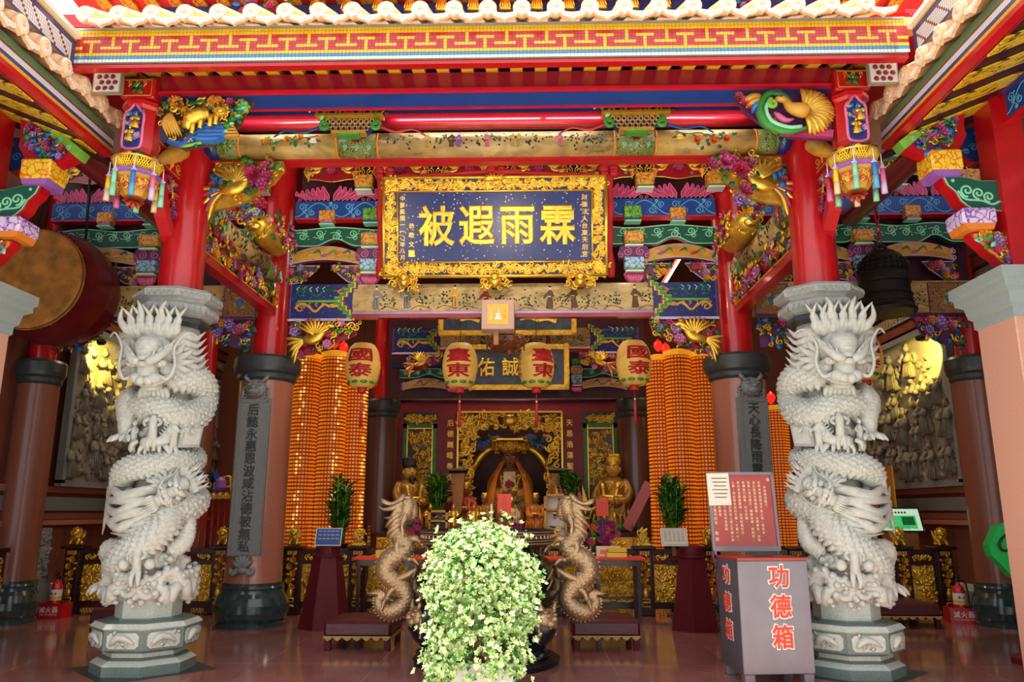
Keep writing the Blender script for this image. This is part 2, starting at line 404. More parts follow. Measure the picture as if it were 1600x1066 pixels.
def scrolls(mb, u0, u1, v0, v1, m, M, wd=.012, seed=0, pitch=None, w=.003, dots=True):
    """painted cloud-scroll band in a rectangle"""
    rg = random.Random(seed); h = v1-v0; p = pitch or h*1.25; n = max(1, int(round((u1-u0)/p))); p = (u1-u0)/n
    for k in range(n):
        x = u0+k*p; sg = 1 if k % 2 == 0 else -1; c = (v0+v1)/2; r = h*.2
        y0 = c-sg*h*.36
        wave = [(x+p*t, c-sg*h*.4*math.cos(PI*t)) for t in np.linspace(0, 1, 12)]
        mb.strip(wave, wd, m, M, w)
        mb.strip(spiral(x+p*.3, c+sg*h*.16, r*1.2, 1.5, -sg*PI/2, sg, r*.22), wd, m, M, w)
        mb.strip(spiral(x+p*.72, c-sg*h*.16, r*.95, 1.5, sg*PI/2, sg, r*.2), wd, m, M, w)
        mb.strip(hook(x+p*.3, c-sg*h*.05, x+p*.55, c-sg*h*.3, r*.45, -sg), wd, m, M, w)
        if dots:
            mb.ell((x+p*.5, c+sg*h*.3, w), (wd*.9, wd*.9, .004), m, M, 8, 4)
# ---- templates
def _petal(w, l, cup, col, mb, M):
    v = []; nu, nv = 4, 4
    for j in range(nv+1):
        t = j/nv; ww = w*math.sin(PI*(.12+.8*t))**.7
        for i in range(nu+1):
            u = (i/nu-.5)*2; v.append((u*ww, l*t, cup*(t**1.5)+abs(u)**2*ww*.5))
    f = [(j*(nu+1)+i, j*(nu+1)+i+1, (j+1)*(nu+1)+i+1, (j+1)*(nu+1)+i) for j in range(nv) for i in range(nu)]
    mb.add(v, f, col, M)
def rosette(c1='magenta', c2='pink', layers=3, np_=7):
    mb = MB()
    for k in range(layers):
        q = k/max(1, layers-1); l = 1-.55*q; n = max(4, np_-k)
        for i in range(n):
            _petal(.42*l, l, .25+.5*q, c1 if k % 2 == 0 else c2, mb, RZ(2*PI*(i+.5*(k % 2))/n) @ T(0, .05, .08*k))
    mb.ell((0, 0, .35), (.2, .2, .25), c2, None, 8, 5)
    return mb
ROS = {}
def flower(mb, M, c1, c2, layers=3):
    k = (c1, c2, layers)
    if k not in ROS: ROS[k] = rosette(c1, c2, layers)
    mb.merge(ROS[k], M)
def leafshape(mb, M, m):
    v = [(0, 0, 0), (.22, .25, .1), (.34, .5, .14), (.2, .8, .1), (0, 1, 0), (-.2, .8, .1), (-.34, .5, .14), (-.22, .25, .1), (0, .3, .0), (0, .6, .02),
         (0, .5, -.12)]
    f = [(0, 1, 8), (0, 8, 7), (1, 2, 9, 8), (8, 9, 6, 7), (2, 3, 4, 9), (9, 4, 5, 6), (1, 0, 10), (2, 1, 10), (3, 2, 10), (4, 3, 10), (5, 4, 10), (6, 5, 10), (7, 6, 10), (0, 7, 10)]
    mb.add(v, f, m, M)
def curl(mb, M, m, r=.5, th=.12, turns=1.2, sg=1):
    p = [(x, y, .1) for x, y in [(-r*.2, -r*1.8), (-r*.1*sg, -r*1.2)]+spiral(0, 0, r, turns, -PI/2, sg, r*.2)]
    mb.tube(p, np.linspace(th, th*.45, len(p)), m, 6, M)
def bird(mb, M, body='gold', wing='gold', tail='magenta', crest='gold'):
    """phoenix seen from the side, about 1 unit long, head to +u"""
    path = resample([(-.35, -.12, .1), (-.1, -.1, .16), (.12, .0, .16), (.26, .2, .16), (.36, .34, .16), (.5, .33, .16), (.58, .29, .15)], 16)
    mb.tube(path, [.06, .11, .14, .15, .15, .14, .12, .1, .085, .075, .07, .07, .07, .055, .03, .01], body, 10, M)
    for k in range(9):
        a = R(150-k*16); q = [(-.02, .05, .2), (-.02+.3*math.cos(a), .05+.28*math.sin(a), .24), (-.02+.56*math.cos(a)-.05, .08+.5*math.sin(a), .2)]
        mb.tube(resample(q, 7), [.03, .05, .055, .055, .05, .035, .01], wing, 6, M, flat=None)
    for k in range(5):
        a = R(170+k*14); q = [(-.32, -.12, .1), (-.6+.02*k, -.16-.09*k+.1, .14), (-.92+.08*k, -.05-.2*k, .1)]
        mb.tube(resample(q, 8), [.03, .05, .05, .05, .06, .06, .05, .01], tail if k % 2 else wing, 6, M)
    for k in range(5):
        a = R(60+k*26); mb.tube([(.4, .36, .16), (.4+.16*math.cos(a), .38+.16*math.sin(a), .16)], [.025, .008], crest, 5, M)
    mb.ell((.45, .36, .215), (.016, .016, .012), 'black', M, 6, 4)
PAL_FLORAL = [('magenta', 'pink'), ('rose_red', 'pink'), ('pink', 'lilac'), ('orange', 'yellow'), ('violet', 'lilac')]
def cluster(mb, M, inside, box, n, seed, size=.07, pals=None, gold=.35, leaf='leaf_dark', depth=.05, leaf2='green'):
    """carved and painted openwork: flowers, leaves, gilded curls packed into an outline"""
    rg = random.Random(seed); pals = pals or PAL_FLORAL; c = 0; tries = 0
    while c < n and tries < n*30:
        tries += 1
        x = rg.uniform(box[0], box[1]); y = rg.uniform(box[2], box[3])
        if not inside(x, y): continue
        c += 1; k = rg.random(); s = size*rg.uniform(.7, 1.25); z = rg.uniform(0, depth)
        MM = M @ T(x, y, z) @ RZ(rg.uniform(0, 6.3))
        if k < gold:
            curl(mb, MM @ S(s), 'gold', .5, .17, rg.uniform(.9, 1.4), rg.choice((-1, 1)))
        elif k < gold+.22:
            a, b = rg.choice(pals); flower(mb, MM @ RX(rg.uniform(-.4, .4)) @ S(s*.72), a, b, 3)
        else:
            leafshape(mb, MM @ RX(rg.uniform(-.2, .5)) @ S(s*1.2), rg.choice((leaf, leaf2, leaf)))
def in_poly(P):
    def f(x, y):
        r = False; j = len(P)-1
        for i in range(len(P)):
            if (P[i][1] > y) != (P[j][1] > y) and x < (P[j][0]-P[i][0])*(y-P[i][1])/(P[j][1]-P[i][1])+P[i][0]: r = not r
            j = i
        return r
    return f
# ---- lettering
_glyph = {}
def glyph(ch, bold=0., ext=.03):
    k = (ch, bold, ext)
    if k in _glyph: return _glyph[k]
    cu = bpy.data.curves.new('lettering', 'FONT'); cu.body = ch; cu.size = 1; cu.extrude = ext; cu.bevel_depth = bold; cu.bevel_resolution = 0
    cu.resolution_u = 2
    o = bpy.data.objects.new('lettering', cu); COL.objects.link(o)
    dg = bpy.context.evaluated_depsgraph_get(); me = o.evaluated_get(dg).to_mesh()
    v = np.array([tuple(x.co) for x in me.vertices]) if len(me.vertices) else np.zeros((0, 3)); f = [tuple(p.vertices) for p in me.polygons]
    o.evaluated_get(dg).to_mesh_clear(); bpy.data.objects.remove(o); bpy.data.curves.remove(cu)
    if len(v):
        c = (v.min(0)+v.max(0))/2; c[2] = v[:, 2].min(); v = v-c; v[:, 2] *= ext/(max(1e-6, np.ptp(v[:, 2])))*2 if ext else 0
    _glyph[k] = (v, f); return _glyph[k]
def letters(mb, txt, M, size, m, pitch, vertical=True, bold=.012, ext=.02, sx=1., sy=1.):
    for k, ch in enumerate(txt):
        if ch == ' ': continue
        v, f = glyph(ch, bold, ext)
        if not len(v): continue
        d = T(0, -k*pitch, 0) if vertical else T(k*pitch, 0, 0)
        mb.add(v, f, m, M @ d @ S(size*sx, size*sy, size), False)
def person(mb, M, robe, seed=0):
    """painted person: flared robe, sash, sleeves and head; one unit tall, nearly flat"""
    rg = random.Random(seed); l = rg.uniform(-.06, .06); sg = rg.choice((-1, 1))
    mb.prism([(-.15, 0), (.17, 0), (.12+l, .3), (.09+l, .52), (.13+l, .7), (.06+l, .8), (-.06+l, .8), (-.12+l, .7), (-.08+l, .52), (-.11, .3)], 0, .03, robe, M)
    mb.prism([(sg*.08+l, .74), (sg*.26+l, .6), (sg*.3+l, .42), (sg*.2+l, .44), (sg*.1+l, .58)], .03, .05, robe, M); mb.prism([(-sg*.08+l, .74), (-sg*.18+l, .56), (-sg*.06+l, .46), (-sg*.02+l, .6)], .03, .06, robe, M)
    mb.strip([(l-.09, .53), (l+.09, .52)], .04, 'cream', M, .03, .02); mb.strip([(l, .5), (l+.03, .25), (l+.01, .06)], .035, 'umber', M, .03, .01); mb.strip([(l-.07, .48), (l-.1, .2), (l-.09, .03)], .02, 'ink', M, .03, .01)
    mb.ell((l, .88, .03), (.062, .075, .03), 'skin_paint', M, 8, 6); mb.ell((l, .95, .035), (.06, .05, .03), 'ink', M, 8, 5)
    for s in (-1, 1): mb.box((l+s*.06, -.01, .02), (.08, .03, .03), 'ink', M)
def at(px, py, Y):
    p = R(12.5); a = R(1.3); f = (-math.sin(a)*math.cos(p), math.cos(a)*math.cos(p), math.sin(p)); r = (math.cos(a), math.sin(a), 0)
    u = (r[1]*f[2], -r[0]*f[2], r[0]*f[1]-r[1]*f[0])
    d = [f[i]+r[i]*(px-800)/1200+u[i]*(533-py)/1200 for i in range(3)]; t = Y/d[1]
    return np.array((.38+d[0]*t, Y, 1.6+d[2]*t))
# ================================================================ THE SETTING
def struct(mb, name): return mb.build(name, kind='structure')
m = MB(); m.box((0, 13.6, -.1), (26, 13, .2), 'floor_granite'); m.box((0, .2, -.1), (26, 13.8, .2), 'court_paving'); struct(m, 'floor')
k = 0
for sx in (-1, 1):                                   # black granite diamonds let into the floor under the dragon columns
    m = MB(); q = .78; m.prism([(-q, 0), (0, -q), (q, 0), (0, q)], .0005, .004, 'stone_dark', T(sx*3.65, 8.45, 0)); k += 1; struct(m, 'trim_%d' % k)
m = MB(); m.box((0, 19.1, 4), (18, .2, 8), 'wall_brown'); struct(m, 'wall_back')
m = MB(); m.box((0, 14.2, 8.1), (18, 10.2, .2), 'red_dark'); struct(m, 'ceiling')
# side walls of the hall: granite dado, framed openings for the stone reliefs
for sx, nm in ((-1, 'left'), (1, 'right')):
    m = MB(); m.box((sx*7.65, 15.1, 4), (.3, 7.8, 8), 'wall_brown'); struct(m, 'wall_'+nm)
    m = MB(); m.box((sx*9.0, 6.2, 3.6), (.3, 11.0, 7.2), 'wall_brown'); struct(m, 'wall_wing_'+nm)
    m = MB(); m.box((sx*8.2, 11.55, 4.1), (1.3, .3, 8.2), 'wall_brown'); struct(m, 'wall_return_'+nm)
    m = MB()
    for z, h, d, mt in ((.18, .36, .16, 'stone_gray'), (.4, .1, .12, 'stone_pale'), (1.42, .08, .1, 'granite_red'), (1.52, .1, .06, 'granite_brown'), (1.72, .22, .05, 'stone_gray'), (1.95, .1, .07, 'granite_red')):
        m.box((sx*(7.5-d/2), 15.1, z), (d, 7.8, h), mt)
    struct(m, 'baseboard_'+nm)
    m = MB()                                          # mouldings above the relief
    for z, h, d, mt in ((4.78, .1, .07, 'granite_red'), (4.95, .16, .1, 'wood_brown'), (5.16, .2, .14, 'stone_gray'), (5.38, .16, .2, 'wood_brown'), (5.6, .2, .26, 'granite_brown')):
        m.box((sx*(7.5-d/2), 15.1, z), (d, 7.8, h), mt)
    for j in range(60): m.box((sx*7.36, 11.4+j*.125, 5.16), (.03, .06, .1), 'gold_old')
    k += 1; struct(m, 'trim_%d' % k)

# relief figures for the stone wall panels: robed people, rocks, clouds, pine
def robed(mb, M, mt, h=1., rg=random, lean=0.):
    """a small robed figure in relief: one unit tall"""
    p = [(0, 0), (.02+lean*.3, .3), (lean*.6, .55), (lean, .78)]
    mb.tube([(a, b, .05) for a, b in resample(p, 9)], np.array([.24, .22, .19, .17, .16, .16, .17, .13, .06])*h, mt, 9, M @ S(h, h, h) if False else M, flat=.6, up=(0, 0, 1))
    mb.ell((lean+.01, .88, .08), (.085, .1, .085), mt, M, 9, 7)
    mb.ell((lean+.01, .98, .07), (.055, .06, .06), mt, M, 7, 5)
    for s in (-1, 1):
        q = [(lean+.12*s, .72, .1), (lean+.24*s, .55, .16), (lean+.08*s, .48+.06*rg.random(), .24)]
        mb.tube(resample(q, 6), [.07, .08, .085, .1, .08, .03], mt, 7, M)
    for j in range(5):
        x = -.16+.08*j; mb.tube([(x*.8+lean*.5, .5, .14), (x*1.2, .03, .2)], [.012, .028], mt, 5, M)
def reliefpanel(sx):
    rg = random.Random(5+sx); L0, L1, z0, z1 = 12.6, 18.6, 2.05, 4.7
    root = thing('stone_relief', 'grey stone relief of robed figures on the %s wall, lit by a yellow spot' % ('left' if sx < 0 else 'right'), 'relief', (sx*7.36, (L0+L1)/2, (z0+z1)/2))
    M = frame((0, 0, 0), (0, sx*-1, 0), (0, 0, 1)) if sx > 0 else frame((0, 0, 0), (0, 1, 0), (0, 0, 1))
    W, H = L1-L0, z1-z0
    b = MB(); b.box((0, 0, .03), (W, H, .06), 'relief_stone', M)
    for c, d in (((0, H/2, .05), (W+.1, .1, .12)), ((0, -H/2, .05), (W+.1, .1, .12)), ((W/2, 0, .05), (.1, H, .12)), ((-W/2, 0, .05), (.1, H, .12))): b.box(c, d, 'stone_gray', M)
    b.build('panel', root)
    f = MB()
    for j in range(46):                               # tiers of small robed people among clouds and pines
        x = -W/2+.3+(j % 12)*(W-.6)/11+rg.uniform(-.12, .12); tier = j//12; y = -H/2+.2+.55*tier+rg.uniform(-.12, .12)
        robed(f, M @ T(x, y, .05) @ S(rg.uniform(.5, .68)), 'relief_stone', 1, rg, rg.uniform(-.2, .2))
    for j in range(300):
        x, y = rg.uniform(-W/2+.12, W/2-.12), -H/2+.1+(H-.5)*rg.random()**1.25
        q = M @ T(x, y, .05) @ RZ(rg.uniform(0, 6)); c = rg.random()
        if c < .6: curl(f, q @ S(rg.uniform(.1, .22)), 'relief_stone', .5, .24, 1.3, rg.choice((-1, 1)))
        else: leafshape(f, q @ RX(.3) @ S(rg.uniform(.1, .2)), 'relief_stone')
    f.build('carved_figures', root)
reliefpanel(-1); reliefpanel(1)
# yellow spot lamps that rake the reliefs, clipped to the column heads
for sx in (-1, 1):
    t = thing('spot_lamp', 'small yellow spot lamp clipped by the head of the granite corner column, %s side' % ('left' if sx < 0 else 'right'), 'lamp', (sx*6.7, 12.35, 4.35))
    b = MB(); b.lathe([(.035, 0), (.05, .03), (.055, .12), (.06, .13)], 12, 'iron', RY(sx*R(80)) @ RX(R(-30))); b.build('housing', t)
    b = MB(); b.tube([(0, 0, 0), (sx*.1, -.2, .02), (sx*.26, -.42, -.1)], .012, 'iron', 6); b.build('arm', t)
    ld = bpy.data.lights.new('spot', 'SPOT'); ld.energy = 230; ld.color = (1, .72, .12); ld.spot_size = R(62); ld.spot_blend = .35; ld.shadow_soft_size = .03
    lo = bpy.data.objects.new('spot_light', ld); COL.objects.link(lo); lo.parent = t; lo.location = (sx*.14, .2, -.05)
    lo.rotation_euler = Vector((sx*.8, 1.15, -.25)).to_track_quat('-Z', 'Y').to_euler()

# ================================================================ GRANITE COLUMNS
def lionmask(mb, M, mt):
    mb.ell((0, 0, .03), (.17, .15, .09), mt, M); mb.ell((0, -.05, .1), (.1, .06, .06), mt, M); mb.ell((0, .01, .13), (.045, .04, .05), mt, M)
    for s in (-1, 1):
        mb.ell((.075*s, .05, .1), (.04, .03, .03), mt, M); mb.tube([(.05*s, .1, .09), (.14*s, .1, .07)], [.02, .012], mt, 6, M)
        mb.tube([(.1*s, .1, .05), (.17*s, .17, .04), (.15*s, .22, .03)], [.035, .03, .008], mt, 6, M)
        for k in range(4): curl(mb, M @ T(.16*s, -.02-.05*k, .02) @ RZ(s*.6) @ S(.09), mt, .5, .2, 1.2, s)
    for k in range(5): mb.tube([(-.06+.03*k, -.09, .12), (-.06+.03*k, -.125, .11)], [.012, .004], mt, 5, M)
def cloudfoot(mb, M, mt):
    for k in range(6):
        a = R(30+24*k); mb.tube([(0, 0, .05), (.1*math.cos(a), .12*math.sin(a), .07), (.17*math.cos(a), .2*math.sin(a), .05)], [.05, .045, .015], mt, 7, M)
    for s in (-1, 1): mb.tube(resample([(.05*s, -.03, .06), (.14*s, -.08, .06), (.17*s, 0, .05)], 7), [.04, .045, .045, .04, .035, .03, .015], mt, 7, M)
    mb.ell((0, -.03, .06), (.09, .06, .06), mt, M)
def granite_column(x, y, txt, label, rz=0., top=7.6, plaque=True, sc=1., stone='granite_red'):
    t = thing('granite_column', label, 'column', (x, y, 0)); t.scale = (sc, sc, 1)
    b = MB(); b.lathe([(.5, 0), (.51, .05), (.47, .07), (.5, .12), (.53, .2), (.53, .3), (.49, .4), (.45, .46), (.44, .5), (.45, .53), (.435, .56), (.44, .6)], 40, 'marble_green'); b.build('base', t)
    b = MB(); b.lathe([(.405, .58), (.4, 3.56)], 40, stone); b.build('shaft', t)
    b = MB(); b.lathe([(.41, 3.52), (.44, 3.56), (.44, 3.62), (.48, 3.66), (.5, 3.72), (.5, 3.86), (.47, 3.9), (.3, 3.93)], 40, 'stone_dark'); b.build('capital', t)
    b = MB(); b.lathe([(.26, 3.9), (.25, top)], 32, 'red'); b.build('red_post', t)
    if plaque:
        M = RZ(rz) @ FR(0, -.36, 0)
        b = MB(); b.prism([(-.235, .98), (.235, .98), (.235, 3.22), (-.235, 3.22)], 0, .075, 'stone_gray', M)
        for c, d in (((-.2, 2.1), (.035, 2.2)), ((.2, 2.1), (.035, 2.2)), ((0, 3.18), (.43, .035)), ((0, 1.02), (.43, .035))): b.box((c[0], c[1], .08), (d[0], d[1], .02), 'stone_gray', M)
        p = b.build('inscribed_panel', t)
        b = MB(); letters(b, txt, M @ T(0, 3.06, .078), .18, 'stone_dark', 2.13/len(txt)*1.0 if len(txt) > 8 else .175, True, .012, .03); b.build('lettering', p)
        b = MB(); lionmask(b, RZ(rz) @ FR(0, -.38, 3.38), 'stone_gray'); b.build('lion_mask', t)
        b = MB(); cloudfoot(b, RZ(rz) @ FR(0, -.39, .82), 'stone_gray'); b.build('carved_foot', t)
    return t
granite_column(-3.66, 11.6, '后懿永惠恩波咸沾德被無私', 'red granite column with grey inscribed panel left of the altar, dark bulbous base', R(-2))
granite_column(3.55, 11.6, '天心長降雨露', 'red granite column with grey inscribed panel standing behind the red notice', R(11))
granite_column(-7.32, 11.75, '', 'brown granite corner column at the left end of the hall front', plaque=False, sc=.74, stone='granite_brown')
granite_column(7.16, 11.75, '', 'brown granite corner column at the right end of the hall front', plaque=False, sc=.74, stone='granite_brown')
granite_column(-2.75, 16.2, '', 'shadowed granite column left of the altar screen', plaque=False, top=6., sc=.8, stone='granite_shaded')
granite_column(2.6, 16.2, '', 'shadowed granite column right of the altar screen', plaque=False, top=6., sc=.8, stone='granite_shaded')
# slimmer square posts along the inside of the side walls
for sx in (-1, 1):
    t = thing('wall_column', 'brown stone wall column between two reliefs, %s side of hall' % ('left' if sx < 0 else 'right'), 'column', (sx*7.1, 17.4, 0))
    b = MB(); b.lathe([(.36, 0), (.38, .2), (.3, .4), (.29, .5)], 24, 'stone_gray'); b.build('base', t)
    b = MB(); b.lathe([(.28, .5), (.27, 3.9), (.31, 3.94), (.31, 4.05)], 24, 'granite_brown'); b.build('shaft', t)
    b = MB(); b.lathe([(.2, 4.05), (.2, 7.8)], 20, 'red'); b.build('red_post', t)

# ================================================================ DRAGON COLUMNS
def scalefn(na, nb, amp, belly=None):
    """overlapping fish scales; i index along, a angle"""
    def f(I, A, r):
        a = I*na; b = A/(2*PI)*nb; out = np.zeros_like(a); done = np.zeros(a.shape, bool)
        base = np.floor(a)
        for d in (1, 0):
            k = base-d; off = .5*(np.mod(k, 2)); bb = b-off; fb = bb-np.round(bb); da = a-k
            ins = ((fb*1.95)**2+(da/1.9)**2 < 1) & ~done
            out = np.where(ins, .1+.5*np.clip(da/1.9, 0, 1)**1.4*1.9, out); done |= ins
        h = out*amp
        if belly is not None:
            dd = np.abs((A-belly+PI) % (2*PI)-PI); w = dd < .6
            h = np.where(w, amp*1.1*np.abs(np.sin(a*PI*.75)), h)
        return h
    return f
def dragon_body(mb, ctrl, rad, mt, n=150, around=28, na=.28, nb=9, amp=.022, fin=True, finmt=None, finside=0., finlen=.09, belly=PI, up=None, M=None, finstep=3, scales=True):
    P = resample(ctrl, n); rr = np.interp(np.linspace(0, 1, n), np.linspace(0, 1, len(rad)), rad)
    P, t, U, B = mb.tube(P, rr, mt, around, M, disp=scalefn(na, nb, amp, belly) if scales else None, up=up)
    if fin:
        for k in range(2, n-3, finstep):
            d = U[k]*math.cos(finside)+B[k]*math.sin(finside); c = P[k]+d*rr[k]*.9; L = finlen*(.6+.4*min(1, rr[k]/.12))
            w = rr[k]*.14; s2 = np.cross(t[k], d); s2 /= np.linalg.norm(s2)+1e-9; st = np.linalg.norm(P[k+1]-P[k])*finstep*.75
            v = [c-t[k]*st+s2*w, c+t[k]*st+s2*w, c+t[k]*st-s2*w, c-t[k]*st-s2*w, c+d*L+t[k]*st*.9]
            mb.add(v, [(0, 1, 4), (1, 2, 4), (2, 3, 4), (3, 0, 4)], finmt or mt, M, False)
def dragon_head(mb, M, mt):
    """horned, bearded dragon head; local: u right, v up, w forward; about 0.8 wide, 1 tall"""
    E = lambda c, r, nu=14, nv=10: mb.ell(c, r, mt, M, nu, nv)
    E((0, .12, .05), (.27, .26, .22)); E((0, .3, .0), (.25, .18, .18))                       # skull
    mb.tube(resample([(0, .34, .18), (0, .1, .3), (0, -.1, .34), (0, -.2, .36)], 10), [.16, .19, .18, .165, .15, .14, .145, .15, .15, .11], mt, 16, M)  # nose bridge
    for k in range(4): mb.tube(resample([(-.17+.015*k, .27-.09*k, .3+.04*k), (0, .3-.09*k, .37+.045*k), (.17-.015*k, .27-.09*k, .3+.04*k)], 9), [.015, .03, .04, .045, .048, .045, .04, .03, .015], mt, 8, M)   # brow wrinkles
    for s in (-1, 1):
        E((.12*s, -.19, .44), (.095, .085, .09)); E((.05*s, -.22, .5), (.07, .07, .06))      # nostrils
        mb.tube(resample([(.05*s, .06, .5), (.16*s, .1, .47), (.27*s, .2, .32), (.35*s, .3, .14)], 9), [.05, .06, .065, .06, .055, .05, .04, .03, .01], mt, 9, M)  # brows
        for k in range(4): mb.tube([(.12*s+.05*s*k, .12+.04*k, .46-.06*k), (.17*s+.07*s*k, .23+.04*k, .44-.08*k)], [.035, .006], mt, 6, M)
        E((.2*s, .02, .37), (.08, .065, .075)); E((.21*s, .015, .44), (.034, .034, .028), 8, 6)  # eyes
        E((.2*s, -.1, .2), (.1, .12, .13))                                                   # cheeks
        mb.tube(resample([(.07*s, -.25, .42), (.16*s, -.25, .36), (.26*s, -.19, .28), (.31*s, -.12, .24), (.29*s, -.06, .25)], 12), [.05, .055, .055, .05, .05, .05, .045, .04, .035, .03, .025, .012], mt, 9, M)  # lip curl
        mb.tube(resample([(.11*s, .42, .1), (.15*s, .6, .04), (.14*s, .78, .06), (.2*s, .92, .0)], 12), [.06, .058, .055, .052, .05, .046, .043, .04, .035, .028, .02, .008], mt, 9, M)   # horns
        mb.tube(resample([(.26*s, .2, .0), (.36*s, .28, .02), (.42*s, .38, 0)], 7), [.05, .07, .075, .07, .05, .03, .008], mt, 8, M)       # ears
        for k in range(6):                                                                    # cheek mane flames
            a = R(-60+26*k); c = (.2*s+.05*s*math.cos(a), .02+.1*math.sin(a), .05)
            mb.tube(resample([c, (c[0]+s*.18*math.cos(a), c[1]+.14*math.sin(a), .08), (c[0]+s*.32*math.cos(a)-.02, c[1]+.3*math.sin(a)+.04, .0)], 8), [.05, .06, .06, .055, .045, .035, .022, .006], mt, 7, M)
        mb.tube(resample([(.17*s, -.16, .42), (.3*s, -.2, .44), (.38*s, -.02, .36), (.36*s, .24, .26), (.5*s, .44, .12), (.62*s, .36, .02)], 26), np.linspace(.03, .012, 26), mt, 8, M)  # whiskers
    for k in range(13):                                                                       # crown mane in flame locks
        x = -.3+.05*k; h = .3-.35*x*x; sg = 1 if k % 2 else -1
        mb.tube(resample([(x*.8, .36, .02+.03*(k % 3)), (x*1.15, .36+h*.5, .1), (x*1.3+.05*sg, .36+h, .05), (x*1.5-.03*sg, .42+h*1.5, .08*(k % 2))], 10), [.05, .065, .07, .066, .058, .05, .04, .03, .018, .004], mt, 8, M)
    for s in (-1, 1):                                                                         # side locks swept back round the column
        for k in range(6):
            y = .34-.11*k; mb.tube(resample([(.22*s, y, .02), (.4*s, y+.06, .0), (.52*s, y-.02, -.12), (.62*s, y+.08, -.28)], 9), [.05, .065, .068, .062, .055, .045, .032, .018, .004], mt, 8, M)
    E((0, -.3, .3), (.17, .055, .16)); E((0, -.36, .26), (.15, .06, .15))                     # jaw
    for k in range(7): mb.tube([(-.12+.04*k, -.25, .42-.02*abs(k-3)), (-.12+.04*k, -.3, .43-.02*abs(k-3))], [.016, .005], mt, 5, M)
    for k in range(7): mb.tube(resample([(-.15+.05*k, -.38, .2), (-.19+.063*k, -.5, .22), (-.16+.05*k, -.62, .16)], 7), [.035, .04, .04, .035, .028, .018, .005], mt, 6, M)
def claw(mb, p, dirv, mt, s=1.):
    """foot with four talons round point p"""
    d = np.array(dirv, float); d /= np.linalg.norm(d); a = np.cross(d, (0, 0, 1)); a /= np.linalg.norm(a)+1e-9
    mb.ell(p, (.07*s, .07*s, .055*s), mt, None, 10, 7)
    for k in (-1.2, -.4, .4, 1.2):
        q = d*math.cos(k*.6)+a*math.sin(k*.9)
        pts = [p, p+q*.08*s+np.array((0, 0, .02*s)), p+q*.15*s+np.array((0, 0, -.01*s)), p+q*.2*s+np.array((0, 0, -.06*s))]
        mb.tube(resample(pts, 9), np.array([.035, .042, .036, .044, .036, .04, .03, .02, .006])*s, mt, 7)
def leg(mb, pts, rad, mt, d, s=1.):
    P = resample(pts, 14); P = resample(P, 60); mb.tube(P, np.interp(np.linspace(0, 1, 60), np.linspace(0, 1, len(rad)), rad), mt, 26, disp=scalefn(.3, 10, .02)); claw(mb, P[-1], d, mt, s)
def cyl(th, r, z): a = R(th); return np.array((r*math.sin(a), -r*math.cos(a), z))          # th 0 faces the court, + towards the viewer's right
def cylpath(c, n): 
    c = resample(c, n); return [cyl(*q) for q in c]
def figurine(mb, M, mt):
    mb.tube([(0, 0, 0), (0, .1, .01), (0, .2, .02), (0, .26, .01)], [.05, .045, .05, .025], mt, 9, M)
    mb.ell((0, .3, .02), (.034, .04, .036), mt, M, 9, 7); mb.ell((0, .335, .01), (.022, .02, .022), mt, M, 7, 5)
    for s in (-1, 1):
        mb.tube(resample([(.045*s, .22, .02), (.09*s, .17, .05), (.06*s, .13, .09)], 6), [.02, .022, .02, .018, .016, .012], mt, 7, M)
        mb.tube(resample([(.02*s, .03, 0), (.035*s, -.07, .04), (.03*s, -.13, .01)], 6), [.03, .03, .026, .022, .02, .024], mt, 7, M)
def horse(mb, M, mt):
    mb.tube(resample([(-.12, 0, 0), (0, .01, .02), (.1, .03, 0), (.15, .12, 0), (.18, .19, 0)], 12), [.05, .065, .065, .06, .055, .06, .065, .06, .05, .042, .036, .03], mt, 10, M)
    mb.tube([(.15, .2, 0), (.21, .18, .01), (.26, .13, .01)], [.03, .035, .018], mt, 8, M)
    for x, y in ((-.13, -.17), (-.07, -.16), (.07, -.15), (.16, -.12)): mb.tube(resample([(x*.8, -.03, .0), (x*1.05, -.09, .02), (x, y, 0)], 6), [.035, .03, .022, .018, .016, .02], mt, 7, M)
    mb.tube(resample([(-.16, .02, 0), (-.22, -.02, 0), (-.22, -.1, 0)], 6), [.02, .028, .028, .025, .018, .005], mt, 7, M)
    for k in range(5): mb.tube([(.1+.018*k, .08+.03*k, .0), (.05+.02*k, .12+.03*k, .01)], [.02, .005], mt, 5, M)
    figurine(mb, M @ T(-.01, .05, .03), mt)
def wave(mb, th, z, s, mt, sg):
    """curling breaker with a foam-knobbed crest"""
    M = frame(cyl(th, .29, z), (math.cos(R(th)), math.sin(R(th)), 0), (0, 0, 1))
    for q in range(3):
        p = [(-.2*s*sg, -.14*s, .1-.02*q), (-.16*s*sg, .0, .13-.02*q)]+[(x, y, .13-.02*q) for x, y in spiral(0, .0, (.12-.028*q)*s, .95, PI if sg > 0 else 0, -sg, (.06-.01*q)*s)]
        mb.tube(resample(p, 22), np.concatenate([np.linspace(.05, .042, 12), np.linspace(.042, .02, 10)])*s, mt, 9)if False else mb.tube(resample(p, 22), np.concatenate([np.linspace(.055, .045, 12), np.linspace(.045, .022, 10)])*s, mt, 9, M)
    for k in range(8):
        a = R(185-36*k); r = .14*s; mb.ell((r*math.cos(a)*sg, r*math.sin(a), .14), (.034*s, .034*s, .045*s), mt, M, 9, 7)
        if k % 2: mb.ell((1.35*r*math.cos(a)*sg, 1.35*r*math.sin(a), .12), (.022*s, .022*s, .03*s), mt, M, 8, 6)
